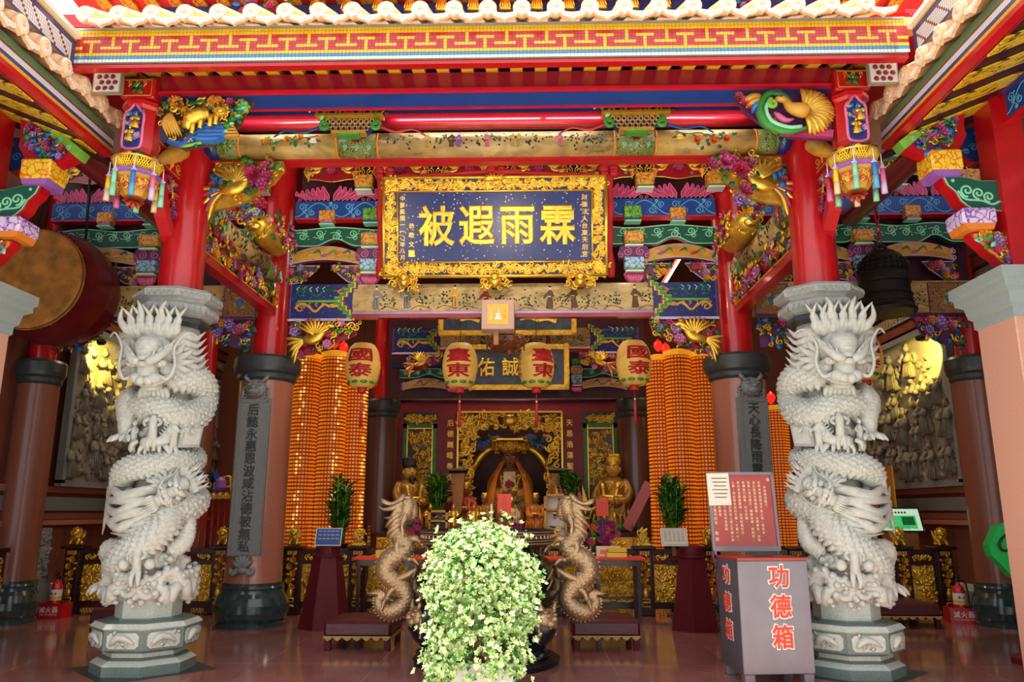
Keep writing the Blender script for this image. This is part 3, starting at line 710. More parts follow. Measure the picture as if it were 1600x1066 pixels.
def dragon_carving(mt='stone'):
    mb = MB(); s = mt
    # coiled body, from the neck under the head, round behind, across the front at mid height, round again, big C coil, tail in the waves
    body = [(10, .3, 3.05), (35, .34, 3.0), (70, .36, 3.02), (100, .35, 2.9), (80, .36, 2.66), (45, .36, 2.6), (10, .33, 2.68), (-40, .3, 2.72), (-80, .32, 2.56), (-130, .3, 2.4), (-180, .3, 2.3), (-230, .3, 2.2), (-280, .33, 2.12),
            (-310, .37, 2.12), (-345, .39, 2.07), (-385, .39, 2.04), (-420, .36, 1.95), (-470, .28, 1.8), (-520, .28, 1.76), (-580, .3, 1.74), (-630, .34, 1.7), (-672, .37, 1.62), (-690, .38, 1.44), (-715, .37, 1.26), (-745, .36, 1.14), (-775, .34, 1.04), (-810, .32, .96), (-850, .28, .92), (-890, .26, .9)]
    body = [(-a if False else a, r, z) for a, r, z in body]
    P = cylpath([(a, r+.015, z) for a, r, z in body], 420)
    dragon_body(mb, P, [.11, .13, .13, .125, .12, .11, .1, .095, .1, .105, .11, .12, .15, .165, .155, .115, .085, .05], s, 2000, 60, .085, 13, .036, True, None, 0., .07, belly=PI, finstep=9, up=(0, 0, 1))
    # head looking down and out over the court
    Mh = frame(cyl(2, .39, 3.19), (.99, .05, 0), (-.02, -.34, .94)) @ S(.68)
    dragon_head(mb, Mh @ S(1.12, 1.04, 1.05), s)
    # limbs
    leg(mb, [cyl(-40, .34, 2.82), cyl(-56, .4, 2.74), cyl(-44, .42, 2.54), cyl(-40, .42, 2.36)], [.13, .125, .08, .062], s, (-.25, -1, 0), .8)
    leg(mb, [cyl(66, .36, 2.72), cyl(70, .41, 2.62), cyl(58, .42, 2.52), cyl(54, .42, 2.44)], [.08, .065, .045, .038], s, (.3, -1, 0), .5)
    leg(mb, [cyl(-70, .3, 3.12), cyl(-74, .4, 3.24), cyl(-66, .42, 3.4), cyl(-60, .4, 3.5)], [.1, .08, .065, .05], s, (-.3, -.6, .9), .75)
    leg(mb, [cyl(52, .34, 1.2), cyl(66, .42, 1.3), cyl(70, .42, 1.5), cyl(62, .42, 1.62)], [.09, .085, .07, .055], s, (.2, -.7, .9), .75)
    for k in range(6): mb.ell(cyl(62, .47, 1.68), (.085-.01*k, .085-.01*k, .02+.012*k), s, None, 12, 6)
    leg(mb, [cyl(-30, .36, 1.2), cyl(-56, .42, 1.2), cyl(-74, .42, 1.06), cyl(-72, .42, .84)], [.11, .105, .07, .055], s, (-.4, -1, -.2), .85)
    # flowing mane and flames under the second coil, sweeping to the viewer's left
    for k in range(7):
        z = 1.86-.055*k; q = [cyl(34-3*k, .42, z), cyl(10-3*k, .47, z-.05+.05*(k % 2)), cyl(-22, .48, z-.1+.03*(k % 3)), cyl(-48, .47, z-.04-.05*(k % 2)), cyl(-70, .5, z-.08+.02*k), cyl(-84, .56, z+.0+.05*(k % 2)-.03*k)]
        mb.tube(resample(q, 26), np.concatenate([np.linspace(.035, .055, 8), np.linspace(.054, .03, 12), np.linspace(.028, .006, 6)]), s, 9)
    for k in range(5):
        z = 1.66-.05*k; q = [cyl(44-4*k, .42, z+.04), cyl(22, .47, z-.02+.03*(k % 2)), cyl(-2, .48, z-.1), cyl(-22-5*k, .47, z-.08-.03*(k % 2))]
        mb.tube(resample(q, 16), np.concatenate([np.linspace(.03, .045, 6), np.linspace(.044, .006, 10)]), s, 8)
    Mc = frame(cyl(36, .43, 1.8), (.75, .66, 0), (.1, .1, 1)) @ RZ(-.9) @ S(.44); dragon_head(mb, Mc, s)   # a lesser dragon peering out on the right
    # cloud curls filling the ground
    rg = random.Random(3)
    for k in range(60):
        th = rg.uniform(-115, 115); z = rg.uniform(.95, 3.5); sc = rg.uniform(.1, .19)
        M = frame(cyl(th, .31, z), (math.cos(R(th)), math.sin(R(th)), 0), (0, 0, 1)); curl(mb, M @ RZ(rg.uniform(0, 6.3)) @ S(sc), s, .5, .26, 1.3, rg.choice((-1, 1)))
    Ms = frame(cyl(-64, .4, 1.93), (math.cos(R(-64)), math.sin(R(-64)), 0), (0, 0, 1))
    mb.tube([(x, y, .05) for x, y in spiral(0, 0, .1, 1.6, -PI/2, 1, .02)], np.linspace(.06, .035, 22), s, 9, Ms)
    # riders, attendants and a stone tablet on the middle ledge
    horse(mb, frame(cyl(10, .42, 2.3), (.97, .2, 0), (0, 0, 1)) @ S(.95), s)
    figurine(mb, frame(cyl(36, .43, 2.26), (.8, .6, 0), (0, 0, 1)) @ S(.85), s); figurine(mb, frame(cyl(-20, .42, 2.3), (.95, -.3, 0), (0, 0, 1)) @ S(.7), s)
    Mt = frame(cyl(58, .42, 2.38), (.55, .83, 0), (.1, 0, 1)); mb.prism([(-.12, -.12), (.12, -.1), (.13, .12), (.0, .16), (-.12, .12)], -.02, .04, 'stone_cap', Mt)
    mb.prism([(-.09, -.09), (.1, -.07), (.1, .1), (-.09, .1)], .04, .05, s, Mt)
    # figure with drums above the breakers
    figurine(mb, frame(cyl(8, .5, 1.0), (.98, .15, 0), (0, 0, 1)) @ S(1.0), s)
    for sx in (-1, 1): mb.ell(cyl(8+14*sx, .53, 1.08), (.055, .055, .055), s, None, 10, 8)
    for th, z, sc, sg in ((-34, .88, 1.05, 1), (-6, .84, 1., 1), (22, .82, .95, -1), (48, .87, 1.1, -1), (78, .84, 1, 1), (-64, .8, .9, -1), (-92, .86, 1, 1), (108, .86, 1, 1), (140, .84, 1, -1), (-120, .85, 1, -1), (-150, .85, 1., 1), (178, .85, 1.1, -1)): wave(mb, th, z, sc, s, sg)
    for k in range(26):                               # rippled sea at the foot
        th = -180+k*14; P = [cyl(th+a, .38+.03*math.sin(a*.5), .74+.05*math.sin(R(a*9))+.05*(k % 3)) for a in range(0, 26, 4)]
        mb.tube(P, .032, s, 7)
    mb.lathe([(.3, .68), (.36, .72), (.38, .78), (.3, .9)], 32, s)
    return mb
def octa(r): return [(r*math.cos(R(22.5+45*k)), r*math.sin(R(22.5+45*k))) for k in range(8)]
def oct_lathe(mb, prof, mt, mats=None): mb.lathe([(r/math.cos(PI/8), z) for r, z in prof], 8, mt, None, False, True, PI/8, mats)
_carv = dragon_carving()
def dragon_column(sx):
    side = 'left' if sx < 0 else 'right'
    t = thing('dragon_column', 'white carved dragon column with red upper post, %s' % ('right of the hanging drum' if sx < 0 else 'behind the grey donation box'), 'column', (sx*3.65, 8.45, 0))
    b = MB(); oct_lathe(b, [(.47, 0), (.47, .1), (.41, .145), (.37, .17), (.37, .21), (.42, .225), (.48, .25), (.48, .44), (.5, .455), (.46, .5), (.33, .515), (.33, .53)], 'stone_green', ['stone_green', 'stone_pale', 'stone_green', 'stone_pale', 'stone_green', 'stone_green', 'stone_green', 'stone_pale', 'stone_pale', 'stone_green', 'stone_green']); p = b.build('pedestal', t)
    rg = random.Random(11)
    for k in range(8):
        a = R(45*k); M = frame((.48*math.sin(a), -.48*math.cos(a), .345), (math.cos(a), math.sin(a), 0), (0, 0, 1))
        b = MB(); c = .03; wv, hv = .16, .075
        b.prism([(-wv+c, -hv), (wv-c, -hv), (wv, -hv+c), (wv, hv-c), (wv-c, hv), (-wv+c, hv), (-wv, hv-c), (-wv, -hv+c)], 0, .012, 'stone_pale', M)
        b.tube(resample([(-.12, -.04, .02), (-.05, .03, .03), (.04, .02, .03), (.12, -.03, .02)], 12), [.012, .024, .032, .036, .036, .032, .03, .028, .024, .02, .014, .006], 'stone_pale', 8, M)
        for j in range(7): leafshape(b, M @ T(rg.uniform(-.11, .11), rg.uniform(-.05, .05), .015) @ RZ(rg.uniform(0, 6)) @ S(.06), 'stone_pale')
        for j in range(4): curl(b, M @ T(rg.uniform(-.1, .1), rg.uniform(-.04, .04), .015) @ RZ(rg.uniform(0, 6)) @ S(.05), 'stone_pale')
        b.build('relief_panel', p)
    b = MB(); oct_lathe(b, [(.30, .52), (.30, .7)], 'stone_pale'); b.lathe([(.27, .7), (.26, 3.7)], 24, 'stone'); b.build('shaft', t)
    b = MB(); b.merge(_carv, S(-sx*-1 if False else (1 if sx < 0 else -1), 1, 1)); b.build('dragon_carving', t)
    b = MB(); oct_lathe(b, [(.3, 3.62), (.33, 3.66), (.33, 3.7), (.3, 3.72), (.34, 3.74), (.4, 3.79), (.41, 3.84), (.36, 3.88), (.38, 3.9), (.435, 3.92), (.445, 3.99), (.4, 4.03), (.25, 4.05)], 'stone_cap', ['stone_dark', 'stone_dark', 'stone_dark', 'stone_cap', 'stone_cap', 'stone_cap', 'stone_cap', 'stone_cap', 'stone_cap', 'stone_cap', 'stone_cap', 'stone_cap'])
    for k in range(8):
        a = R(45*k)
        for z0, r0, h0 in ((3.79, .405, .07), (3.95, .443, .04)):
            M = frame((r0*math.sin(a), -r0*math.cos(a), z0), (math.cos(a), math.sin(a), 0), (0, 0, 1))
            for j in range(5):
                x = -.13+.065*j
                for s2 in (-1, 1): b.tube([(x, -h0*.5, .004), (x+s2*.02, h0*.2, .01), (x+s2*.03, h0*.6, .004)], [.007, .008, .003], 'stone_cap', 5, M)
    b.build('capital', t)
    b = MB(); b.lathe([(.245, 4.02), (.235, 6.9)], 36, 'red'); b.build('red_post', t)
    return t
dragon_column(-1); dragon_column(1)
# ================================================================ MAIN EAVE
YE = 6.8
def tilegrid(mb, M, cols, rows, pick, s=.036, g=.0035, depth=.006, sy=None):
    sy = sy or s
    V = {}; 
    for j in range(rows):
        for i in range(cols):
            mt = pick(i, j)
            if mt: V.setdefault(mt, []).append((i*s, j*sy))
    for mt, L in V.items():
        v = []; f = []
        for x, y in L:
            b = len(v); v += [(x+g/2, y+g/2, depth), (x+s-g/2, y+g/2, depth), (x+s-g/2, y+sy-g/2, depth), (x+g/2, y+sy-g/2, depth)]; f.append((b, b+1, b+2, b+3))
        mb.add(v, f, mt, M, False)
def fret(i, j):
    r = 9-j; c = i % 11
    if r == 9: return 'mosaic_white'
    if r == 8: return 'mosaic_blue'
    if r in (0, 1, 7): return 'mosaic_yellow'
    q = r-1                                            # 1..5 inside the pattern
    if c == 0 and q <= 3: return 'mosaic_yellow'
    if q == 3+1-1 and (c <= 3 or c >= 8): return 'mosaic_yellow'
    if c == 5 and q >= 2: return 'mosaic_yellow'
    if q == 1 and 2 <= c <= 8 and False: return 'mosaic_yellow'
    if q == 2 and 2 <= c <= 9 and c != 0 and not (c > 8): return 'mosaic_yellow'
    return 'mosaic_red'
def fret2(i, j):
    r = 9-j; c = i % 11
    rows = {2: 'YRRRRRRRRRR', 3: 'YRRYYYYYRRR', 4: 'YRRRRYRRRRR', 5: 'YYYRRYRRYYY', 6: 'RRRRRYRRRRR'}
    if r == 9: return 'mosaic_white'
    if r == 8: return 'mosaic_blue'
    if r in (0, 1, 7): return 'mosaic_yellow'
    return 'mosaic_yellow' if rows[r][c] == 'Y' else 'mosaic_red'
t = thing('eave_fascia', 'long mosaic eave board with yellow and red fret pattern across the front', 'eave board', (0, YE, 6.1))
b = MB(); b.box((-.05, .06, .06), (8.3, .11, .37), 'grout'); tilegrid(b, FR(-4.2, 0.003, -.12), 231, 10, fret2); b.build('mosaic_board', t)
b = MB(); b.box((-.05, .05, -.16), (8.3, .09, .035), 'red'); b.build('red_batten', t)
b = MB(); b.box((-.05, .06, .255), (8.3, .14, .02), 'ledge_gray'); b.build('ledge', t)
# round tile ends and drip tiles
def tile_end():
    mb = MB(); n = 26; P = []
    for k in range(n):
        a = 2*PI*k/n-PI/2; r = .088; P.append((r*math.cos(a), r*math.sin(a)))
    P[0] = (0, -.108)
    mb.prism(P, -.03, .0, 'tile_glaze', FR()); P2 = [(x*.86, y*.86) for x, y in P]; mb.prism(P2, 0, .008, 'tile_white', FR(), side='tile_glaze')
    mb.ell((0, -.008, .004), (.034, .012, .024), 'tile_glaze', None, 10, 6); mb.ell((0, -.01, .03), (.022, .01, .016), 'tile_glaze', None, 8, 6)
    for k in range(18):
        a = 2*PI*k/18; mb.ell((.06*math.cos(a), -.009, .06*math.sin(a)), (.007, .004, .007), 'tile_glaze', None, 6, 4)
    mb.tube([(0, .02, 0), (0, .55, .27)], .083, 'tile_glaze', 14)
    return mb
def drip_tile():
    mb = MB(); P = [(-.125, .03), (-.11, -.02), (-.07, -.04), (-.03, -.05), (0, -.075), (.03, -.05), (.07, -.04), (.11, -.02), (.125, .03), (.06, .012), (0, .006), (-.06, .012)]
    mb.prism(P, -.025, 0, 'tile_glaze', FR()); mb.prism([(x*.88, y*.86-.002) for x, y in P], 0, .006, 'tile_white', FR(), side='tile_glaze')
    for k in range(5): mb.ell((-.06+.03*k, -.007, -.012-.008*(2-abs(k-2))), (.012, .004, .008), 'tile_glaze', None, 7, 4)
    v = [];
    for j in range(2):
        for k in range(9): x = -.12+.03*k; v.append((x, .0+.55*j, .03-.02*math.cos(x*12)+.27*j))
    mb.add(v, [(k, k+1, 10+k, 9+k) for k in range(8)], 'tile_glaze', None, True)
    return mb
te = tile_end().mesh('round_tile_end'); td = drip_tile().mesh('drip_tile')
def put(name, me, loc, rz, label, cat, group, scale=1.):
    o = bpy.data.objects.new(name, me); COL.objects.link(o); o.location = loc; o.rotation_euler = (0, 0, rz); o.scale = (scale,)*3
    return tag(o, label, cat, group)
for k in range(25):
    x = -4.03+.335*k
    if x < 4.0: put('round_tile_end', te, (x, 6.66, 6.44), 0, 'round glazed tile end in the row above the yellow and red mosaic eave board', 'roof tile', 'round tile ends along the main eave')
    if x+.17 < 3.95: put('drip_tile', td, (x+.1675, 6.665, 6.375), 0, 'scalloped glazed drip tile between round ends above the yellow and red mosaic board', 'roof tile', 'drip tiles along the main eave', 1.15)
m = MB(); M = frame((0, 0, 0), (1, 0, 0), (0, .9, .436)); m.box((0, 0, 0), (9.4, 2.9, .06), 'tile_glaze', T(0, 8.3, 7.1) @ M); m.build('roof_tiling', label='glazed tile slope of the main roof above the mosaic eave', cat='roof', kind='thing')
# eave rafters of the main roof: grained yellow between maroon boards
m = MB(); m.box((0, 0, 0), (8.2, 1.7, .03), 'maroon_plank', T(0, 7.7, 6.34) @ frame((0, 0, 0), (1, 0, 0), (0, .97, .25))); m.build('eave_soffit', label='maroon boards under the main eave between the rafters', cat='soffit')
rf = MB(); rf.box((0, 0, 0), (.13, 1.6, .06), 'rafter_yellow', frame((0, 0, 0), (1, 0, 0), (0, .97, .25))); rfm = rf.mesh('eave_rafter')
for k in range(31): put('eave_rafter', rfm, (-3.9+.26*k, 7.7, 6.295), 0, 'short wood-grained rafter end showing between the main eave board and red purlin', 'rafter', 'rafters under the main eave')
# ---- purlins
def beam(name, label, mb): return mb.build(name, label=label, cat='beam', kind='thing')
m = MB(); m.box((0, 7.53, 6.07), (7.25, .3, .23), 'red_dark'); m.box((0, 7.37, 5.965), (7.25, .06, .03), 'red_line'); m.box((0, 7.54, 5.953), (7.2, .27, .012), 'blue'); m.box((0, 7.69, 5.95), (7.2, .03, .04), 'red_line')
beam('eave_purlin', 'deep glossy red eave beam with blue underside spanning between the hanging posts', m)
m = MB(); m.box((0, 7.95, 6.12), (7.2, .06, .26), 'blue'); m.box((0, 7.93, 5.99), (7.2, .05, .02), 'red_line'); beam('blue_batten', 'narrow dark blue beam behind the red eave beam', m)
m = MB(); m.tube([(-3.5, 8.4, 6.15), (3.5, 8.4, 6.15)], .09, 'red_dark', 16); beam('round_purlin', 'round dark red beam carrying the light tubes above the painted beam', m)
m = MB(); m.box((0, 8.66, 7.0), (8.6, .05, 1.9), 'navy'); m.build('wall_frieze', kind='structure')
# painted round beam between the dragon columns
t = thing('painted_beam', 'round cream beam painted with birds, flowers and landscape between the dragon columns', 'beam', (0, 8.42, 5.86)); t['kind'] = 'thing'
b = MB()
for a, c, mt in ((-3.45, -3.3, 'navy'), (-3.3, -3.05, 'brocade'), (-3.05, -1.88, 'beam_ochre'), (-1.88, -1.4, 'brocade'), (-1.4, 1.4, 'beam_painting'), (1.4, 1.88, 'brocade'), (1.88, 3.05, 'beam_ochre'), (3.05, 3.3, 'brocade'), (3.3, 3.45, 'navy')): b.tube([(a, 0, 0), (c, 0, 0)], .15, mt, 24, up=(0, 0, 1))
for x in (-3.05, -1.88, -1.4, 1.4, 1.88, 3.05): b.tube([(x-.012, 0, 0), (x+.012, 0, 0)], .153, 'orange', 24, up=(0, 0, 1))
rg = random.Random(2)
def onbeam(x, z): return frame((x, -.15*math.cos(math.asin(max(-1, min(1, z/.15)))), z), (1, 0, 0), (0, z/.16, math.sqrt(max(.05, 1-(z/.16)**2))))
for sx in (-1, 1):
    for k in range(7):
        x = sx*(2.75-.08*k)+rg.uniform(-.05, .05); z = rg.uniform(-.06, .06)
        if k % 2: flower(b, onbeam(x, z) @ S(.045), 'orange', 'rose_red' if sx > 0 else 'yellow')
        for j in range(3): leafshape(b, onbeam(x+rg.uniform(-.08, .08), z+rg.uniform(-.05, .05)) @ RZ(rg.uniform(0, 6)) @ S(.06, .06, .02), 'green' if sx < 0 else 'leaf_dark')
    b.tube([tuple(onbeam(sx*x, z)[:3, 3]) for x, z in resample([(2.6, -.02), (2.4, .06), (2.25, .05), (2.1, .08)], 10)], .007, 'umber', 5)
    Mb = onbeam(sx*2.15, .0) @ S(.05 if True else 1); b.ell((0, 0, .1), (1.1, .6, .25), 'white' if sx < 0 else 'yellow', Mb); b.ell((1.0*sx, .5, .1), (.5, .45, .25), 'ink', Mb); b.tube([(-.8*sx, .1, .2), (-1.8*sx, -.2, .1)], [.35, .1], 'umber', 6, Mb)
    for z0 in (-.06, .0, .06):
        for j in range(3): curl(b, onbeam(sx*(3.2+.08*j), z0) @ S(.045), 'green_leafy', .5, .16, 1.4, 1 if j % 2 else -1)
    for j in range(5): curl(b, onbeam(sx*(1.5+.07*j), (-.07, .07)[j % 2]) @ S(.05), 'mint', .5, .16, 1.4, 1)
    flower(b, onbeam(sx*1.64, .02) @ S(.06), 'rose_red', 'pink')
for x in (-.8, -.52, -.44, -.1, .2, .28, .75): person(b, onbeam(x, -.0) @ T(0, -.09, 0) @ S(.19, .19, .12), ('rose_red', 'pink', 'ochre', 'leaf_dark', 'violet', 'umber')[int(abs(x*10)) % 6], int(x*50))
for k in range(170):
    x = rg.choice((-1.1, -.65, -.2, .0, .45, .95, 1.15))+rg.gauss(0, .1); leafshape(b, onbeam(x, rg.gauss(.0, .04)) @ RZ(rg.uniform(0, 6)) @ S(.036, .036, .006), 'ink' if k % 3 else 'leaf_dark')
b.build('beam_body', t)
m = MB(); m.box((0, 8.5, 5.685), (6.9, .12, .05), 'red'); beam('red_batten', 'thin red batten running under the cream painted beam', m)
# fluorescent tubes on the round purlin
for x0, x1, where in ((-3.1, -2.05, 'left of the left flower basket'), (-1.25, .55, 'left of centre between the two flower baskets'), (.62, 1.3, 'just left of the right flower basket'), (2.05, 2.95, 'right of the right flower basket')):
    t = thing('light_tube', 'lit white fluorescent tube on the round purlin, '+where, 'lamp', ((x0+x1)/2, 8.26, 6.19))
    b = MB(); b.tube([(-(x1-x0)/2, 0, 0), ((x1-x0)/2, 0, 0)], .012, 'tube_white', 8); b.build('glass_tube', t)
    b = MB(); b.box((0, .02, 0), (x1-x0, .02, .03), 'white'); b.build('batten', t)
    ld = bpy.data.lights.new('tube', 'AREA'); ld.shape = 'RECTANGLE'; ld.size = x1-x0; ld.size_y = .03; ld.energy = 2.6*(x1-x0); ld.color = (1, .93, .85)
    lo = bpy.data.objects.new('tube_light', ld); COL.objects.link(lo); lo.parent = t; lo.location = (0, -.03, -.02); lo.rotation_euler = (R(35), 0, 0)
# flower-basket brackets standing on the painted beam
for sx in (-1, 1):
    t = thing('flower_basket', 'carved basket with gold honeycomb front and peony, %s of the two on the painted beam' % ('left' if sx < 0 else 'right'), 'carving', (sx*1.6-.02, 7.86, 5.72)); t.scale = (.95, .95, .95)
    b = MB(); P = [(-.17, 0), (.17, 0), (.34, .2), (-.34, .2)]; b.prism(P, -.1, 0, 'navy', FR()); 
    for j in range(4):
        for i in range(10):
            x = -.3+.066*i+.033*(j % 2); z = .035+.045*j
            if abs(x) < .17+.8*z: b.tube([(x+.026*math.cos(R(60*q)), .03*math.sin(R(60*q))+z, .006) for q in range(7)], .006, 'gold', 4, FR())
    b.build('basket', t)
    b = MB(); b.box((0, -.02, .22), (.8, .14, .03), 'gold'); b.box((0, -.02, .0), (.4, .12, .035), 'gold'); b.box((0, -.02, -.03), (.26, .1, .03), 'green'); b.build('gilt_rim', t)
    b = MB(); flower(b, FR(0, -.06, .33) @ S(.1), 'magenta', 'rose_red')
    for k in range(12):
        x = -.48+.087*k; leafshape(b, FR(x, -.03, .27+.03*math.sin(k*2)) @ RZ(k*1.3) @ S(.09), 'leaf_dark' if k % 2 else 'mint'); curl(b, FR(x*.8, -.03, .3) @ S(.06), 'gold', sg=1 if k % 2 else -1)
    b.build('flowers', t)
    for s in (-1, 1):
        b = MB(); b.tube([(x, y, .0) for x, y in spiral(s*.3, .12, .06, 1.2, PI/2, -s, .02)], .025, 'green', 7, FR()); b.build('scroll_leaf', t)
        b = MB(); b.tube(resample([(s*.36, .1, .0), (s*.55, .02, .02), (s*.75, .05, .02), (s*.9, -.02, 0)], 12), np.linspace(.018, .01, 12), 'rose_red' if s*sx < 0 else 'blue', 7, FR()); b.build('ribbon', t)
# ---- upper tier glimpsed above the tile ends
m = MB(); p = at(800, 22, 8.8); m.box((0, 8.9, p[2]-.1), (10.6, .1, .14), 'red'); m.box((0, 9.0, p[2]+.6), (10.6, .1, 1.4), 'rose_red'); m.build('wall_upper', kind='structure')
zz = p[2]
m = MB(); m.box((0, 0, 0), (11, 1.4, .04), 'rose_red', T(0, 8.3, zz+.22) @ frame((0, 0, 0), (1, 0, 0), (0, .99, -.1))); m.build('upper_soffit', label='red boards under the upper roof above the tile ends', cat='soffit')
r2 = MB(); r2.box((0, 0, 0), (.16, 1.3, .05), 'block_orange', frame((0, 0, 0), (1, 0, 0), (0, .99, -.1))); r2m = r2.mesh('upper_rafter')
for k in range(34): put('upper_rafter', r2m, (-5.1+.31*k, 8.3, zz+.185), 0, 'orange rafter under the upper roof, showing as a slanting stripe above the tile ends', 'rafter', 'rafters of the upper roof')
fg = MB(); robed(fg, FR() @ S(.34), 'gold'); fgm = fg.mesh('gilded_figure')
for k in range(12): put('gilded_figure', fgm, (-2.3+.4*k, 8.55, zz-.13), 0, 'small gilded figure standing behind the tile ends above the main eave', 'figurine', 'gilded figures above the main eave')
for sx in (-1, 1):
    m = MB(); M = frame((sx*-3.0, 8.5, zz-.02), (1, 0, 0), (0, 0, 1)); cluster(m, M, lambda x, y: True, (-.35, .35, -.15, .3), 40, 8, .09, gold=.2, leaf='sky_blue')
    m.build('ceramic_flowers', label='coloured ceramic flowers above the tile ends at %s of the gilded figures' % ('the right' if sx < 0 else 'the left'), cat='ornament')

# ================================================================ WING EAVES (left and right of the court)
def wing(sx):
    side = 'left' if sx < 0 else 'right'
    XE = 4.2; Y0, Y1 = 1.5, 7.72
    M = frame((sx*XE, 0, 0), (0, 1, 0), (0, 0, 1)) if sx < 0 else frame((sx*XE, 0, 0), (0, -1, 0), (0, 0, 1))
    t = thing('eave_fascia', 'mosaic eave board in green, white, navy and yellow bands on the %s wing' % side, 'eave board', (sx*XE, (Y0+Y1)/2, 5.5))
    L = Y1-Y0; b = MB(); b.box((sx*.06, 0, .07), (.1, L, .27), 'grout')
    bands = ['mosaic_yellow', 'mosaic_yellow', 'mosaic_navy', 'mosaic_navy', 'mosaic_white', 'mosaic_white', 'mosaic_white', 'mosaic_maroon', 'mosaic_green', 'mosaic_green', 'mosaic_green', 'mosaic_green']
    ML = frame((0, -L/2, 0), (0, 1, 0), (0, 0, 1)) if sx < 0 else frame((0, L/2, 0), (0, -1, 0), (0, 0, 1))
    tilegrid(b, ML @ T(0, -.04, -.006), int(L/.03), 12, lambda i, j: bands[j], .03, .0025, .006, .0195)
    b.build('mosaic_board', t)
    b = MB(); b.box((sx*.05, 0, -.07), (.12, L, .05), 'red'); b.build('red_batten', t)
    for k in range(12):
        y = 7.62-.335*k
        put('round_tile_end', te, (sx*(XE-.1), y, 5.82), PI/2*(1 if sx < 0 else -1), 'round glazed tile end sloping along the %s wing eave above green mosaic' % side, 'roof tile', 'round tile ends on the %s wing' % side, 1.05)
        put('drip_tile', td, (sx*(XE-.09), y-.1675, 5.755), PI/2*(1 if sx < 0 else -1), 'scalloped drip tile along the %s wing eave above green mosaic' % side, 'roof tile', 'drip tiles on the %s wing' % side, 1.05)
    sl = math.atan(.42); c = frame((0, 0, 0), (sx*math.cos(sl), 0, math.sin(sl)), (0, 1, 0)) if sx > 0 else frame((0, 0, 0), (-math.cos(sl), 0, math.sin(sl)), (0, -1, 0))
    m = MB(); m.box((2.6, 0, .12), (5.2, 11.2, .06), 'tile_glaze', T(sx*4.3, 4.0, 5.84) @ c); m.build('roof_tiling', label='glazed tile slope of the %s wing roof' % side, cat='roof', kind='thing')
    m = MB(); m.box((2.6, 0, 0), (5.2, 9.4, .04), 'maroon_plank', T(sx*4.28, 3.3, 5.36+.06) @ c); m.build('wing_soffit', label='maroon boards under the %s wing roof between yellow rafters' % side, cat='soffit')
    r_ = MB(); r_.box((1.6, 0, .0), (3.2, .27, .016), 'rafter_yellow', c); rm = r_.mesh('wing_rafter')
    for k in range(10):
        put('wing_rafter', rm, (sx*4.3, 7.45-.54*k, 5.39), 0, 'yellow wood-grained rafter running up under the %s wing roof' % side, 'rafter', 'yellow rafters of the %s wing' % side)
    # mosaic end of the ridge where the wing meets the main eave
    t = thing('mosaic_ridge', 'blue and white mosaic ridge end where the %s wing meets the main eave' % side, 'ridge', (sx*4.32, 6.02, 6.1))
    b = MB(); b.box((0, 0, 0), (.3, 1.56, .3), 'grout'); Mr = frame((-sx*.15, -.78 if sx < 0 else .78, -.15), (0, 1 if sx < 0 else -1, 0), (0, 0, 1))
    tilegrid(b, Mr, 52, 10, lambda i, j: 'mosaic_yellow' if j == 9 else ('mosaic_navy' if j in (0, 7, 8) or (i > 49 if sx < 0 else i < 2) else ('mosaic_maroon' if (i+j) % 7 == 0 else 'mosaic_white')), .03); b.build('mosaic_face', t)
    b = MB(); b.box((-sx*.02, 0, .17), (.36, 1.6, .05), 'tile_white'); b.build('cap', t)
    t = thing('mosaic_gusset', 'small mosaic panel of red ovals tucked behind the %s wing tile ends' % side, 'panel', (sx*4.0, 7.15, 6.02))
    b = MB(); b.box((0, 0, 0), (.3, .05, .36), 'grout'); b.box((0, -.028, 0), (.27, .01, .33), 'mosaic_white')
    for j in range(5):
        for i in range(3): b.ell((-.08+.07*i+.03*(j % 2), -.035, -.13+.065*j), (.03, .008, .028), 'mosaic_maroon', None, 8, 5)
    b.build('oval_mosaic', t)
wing(-1); wing(1)

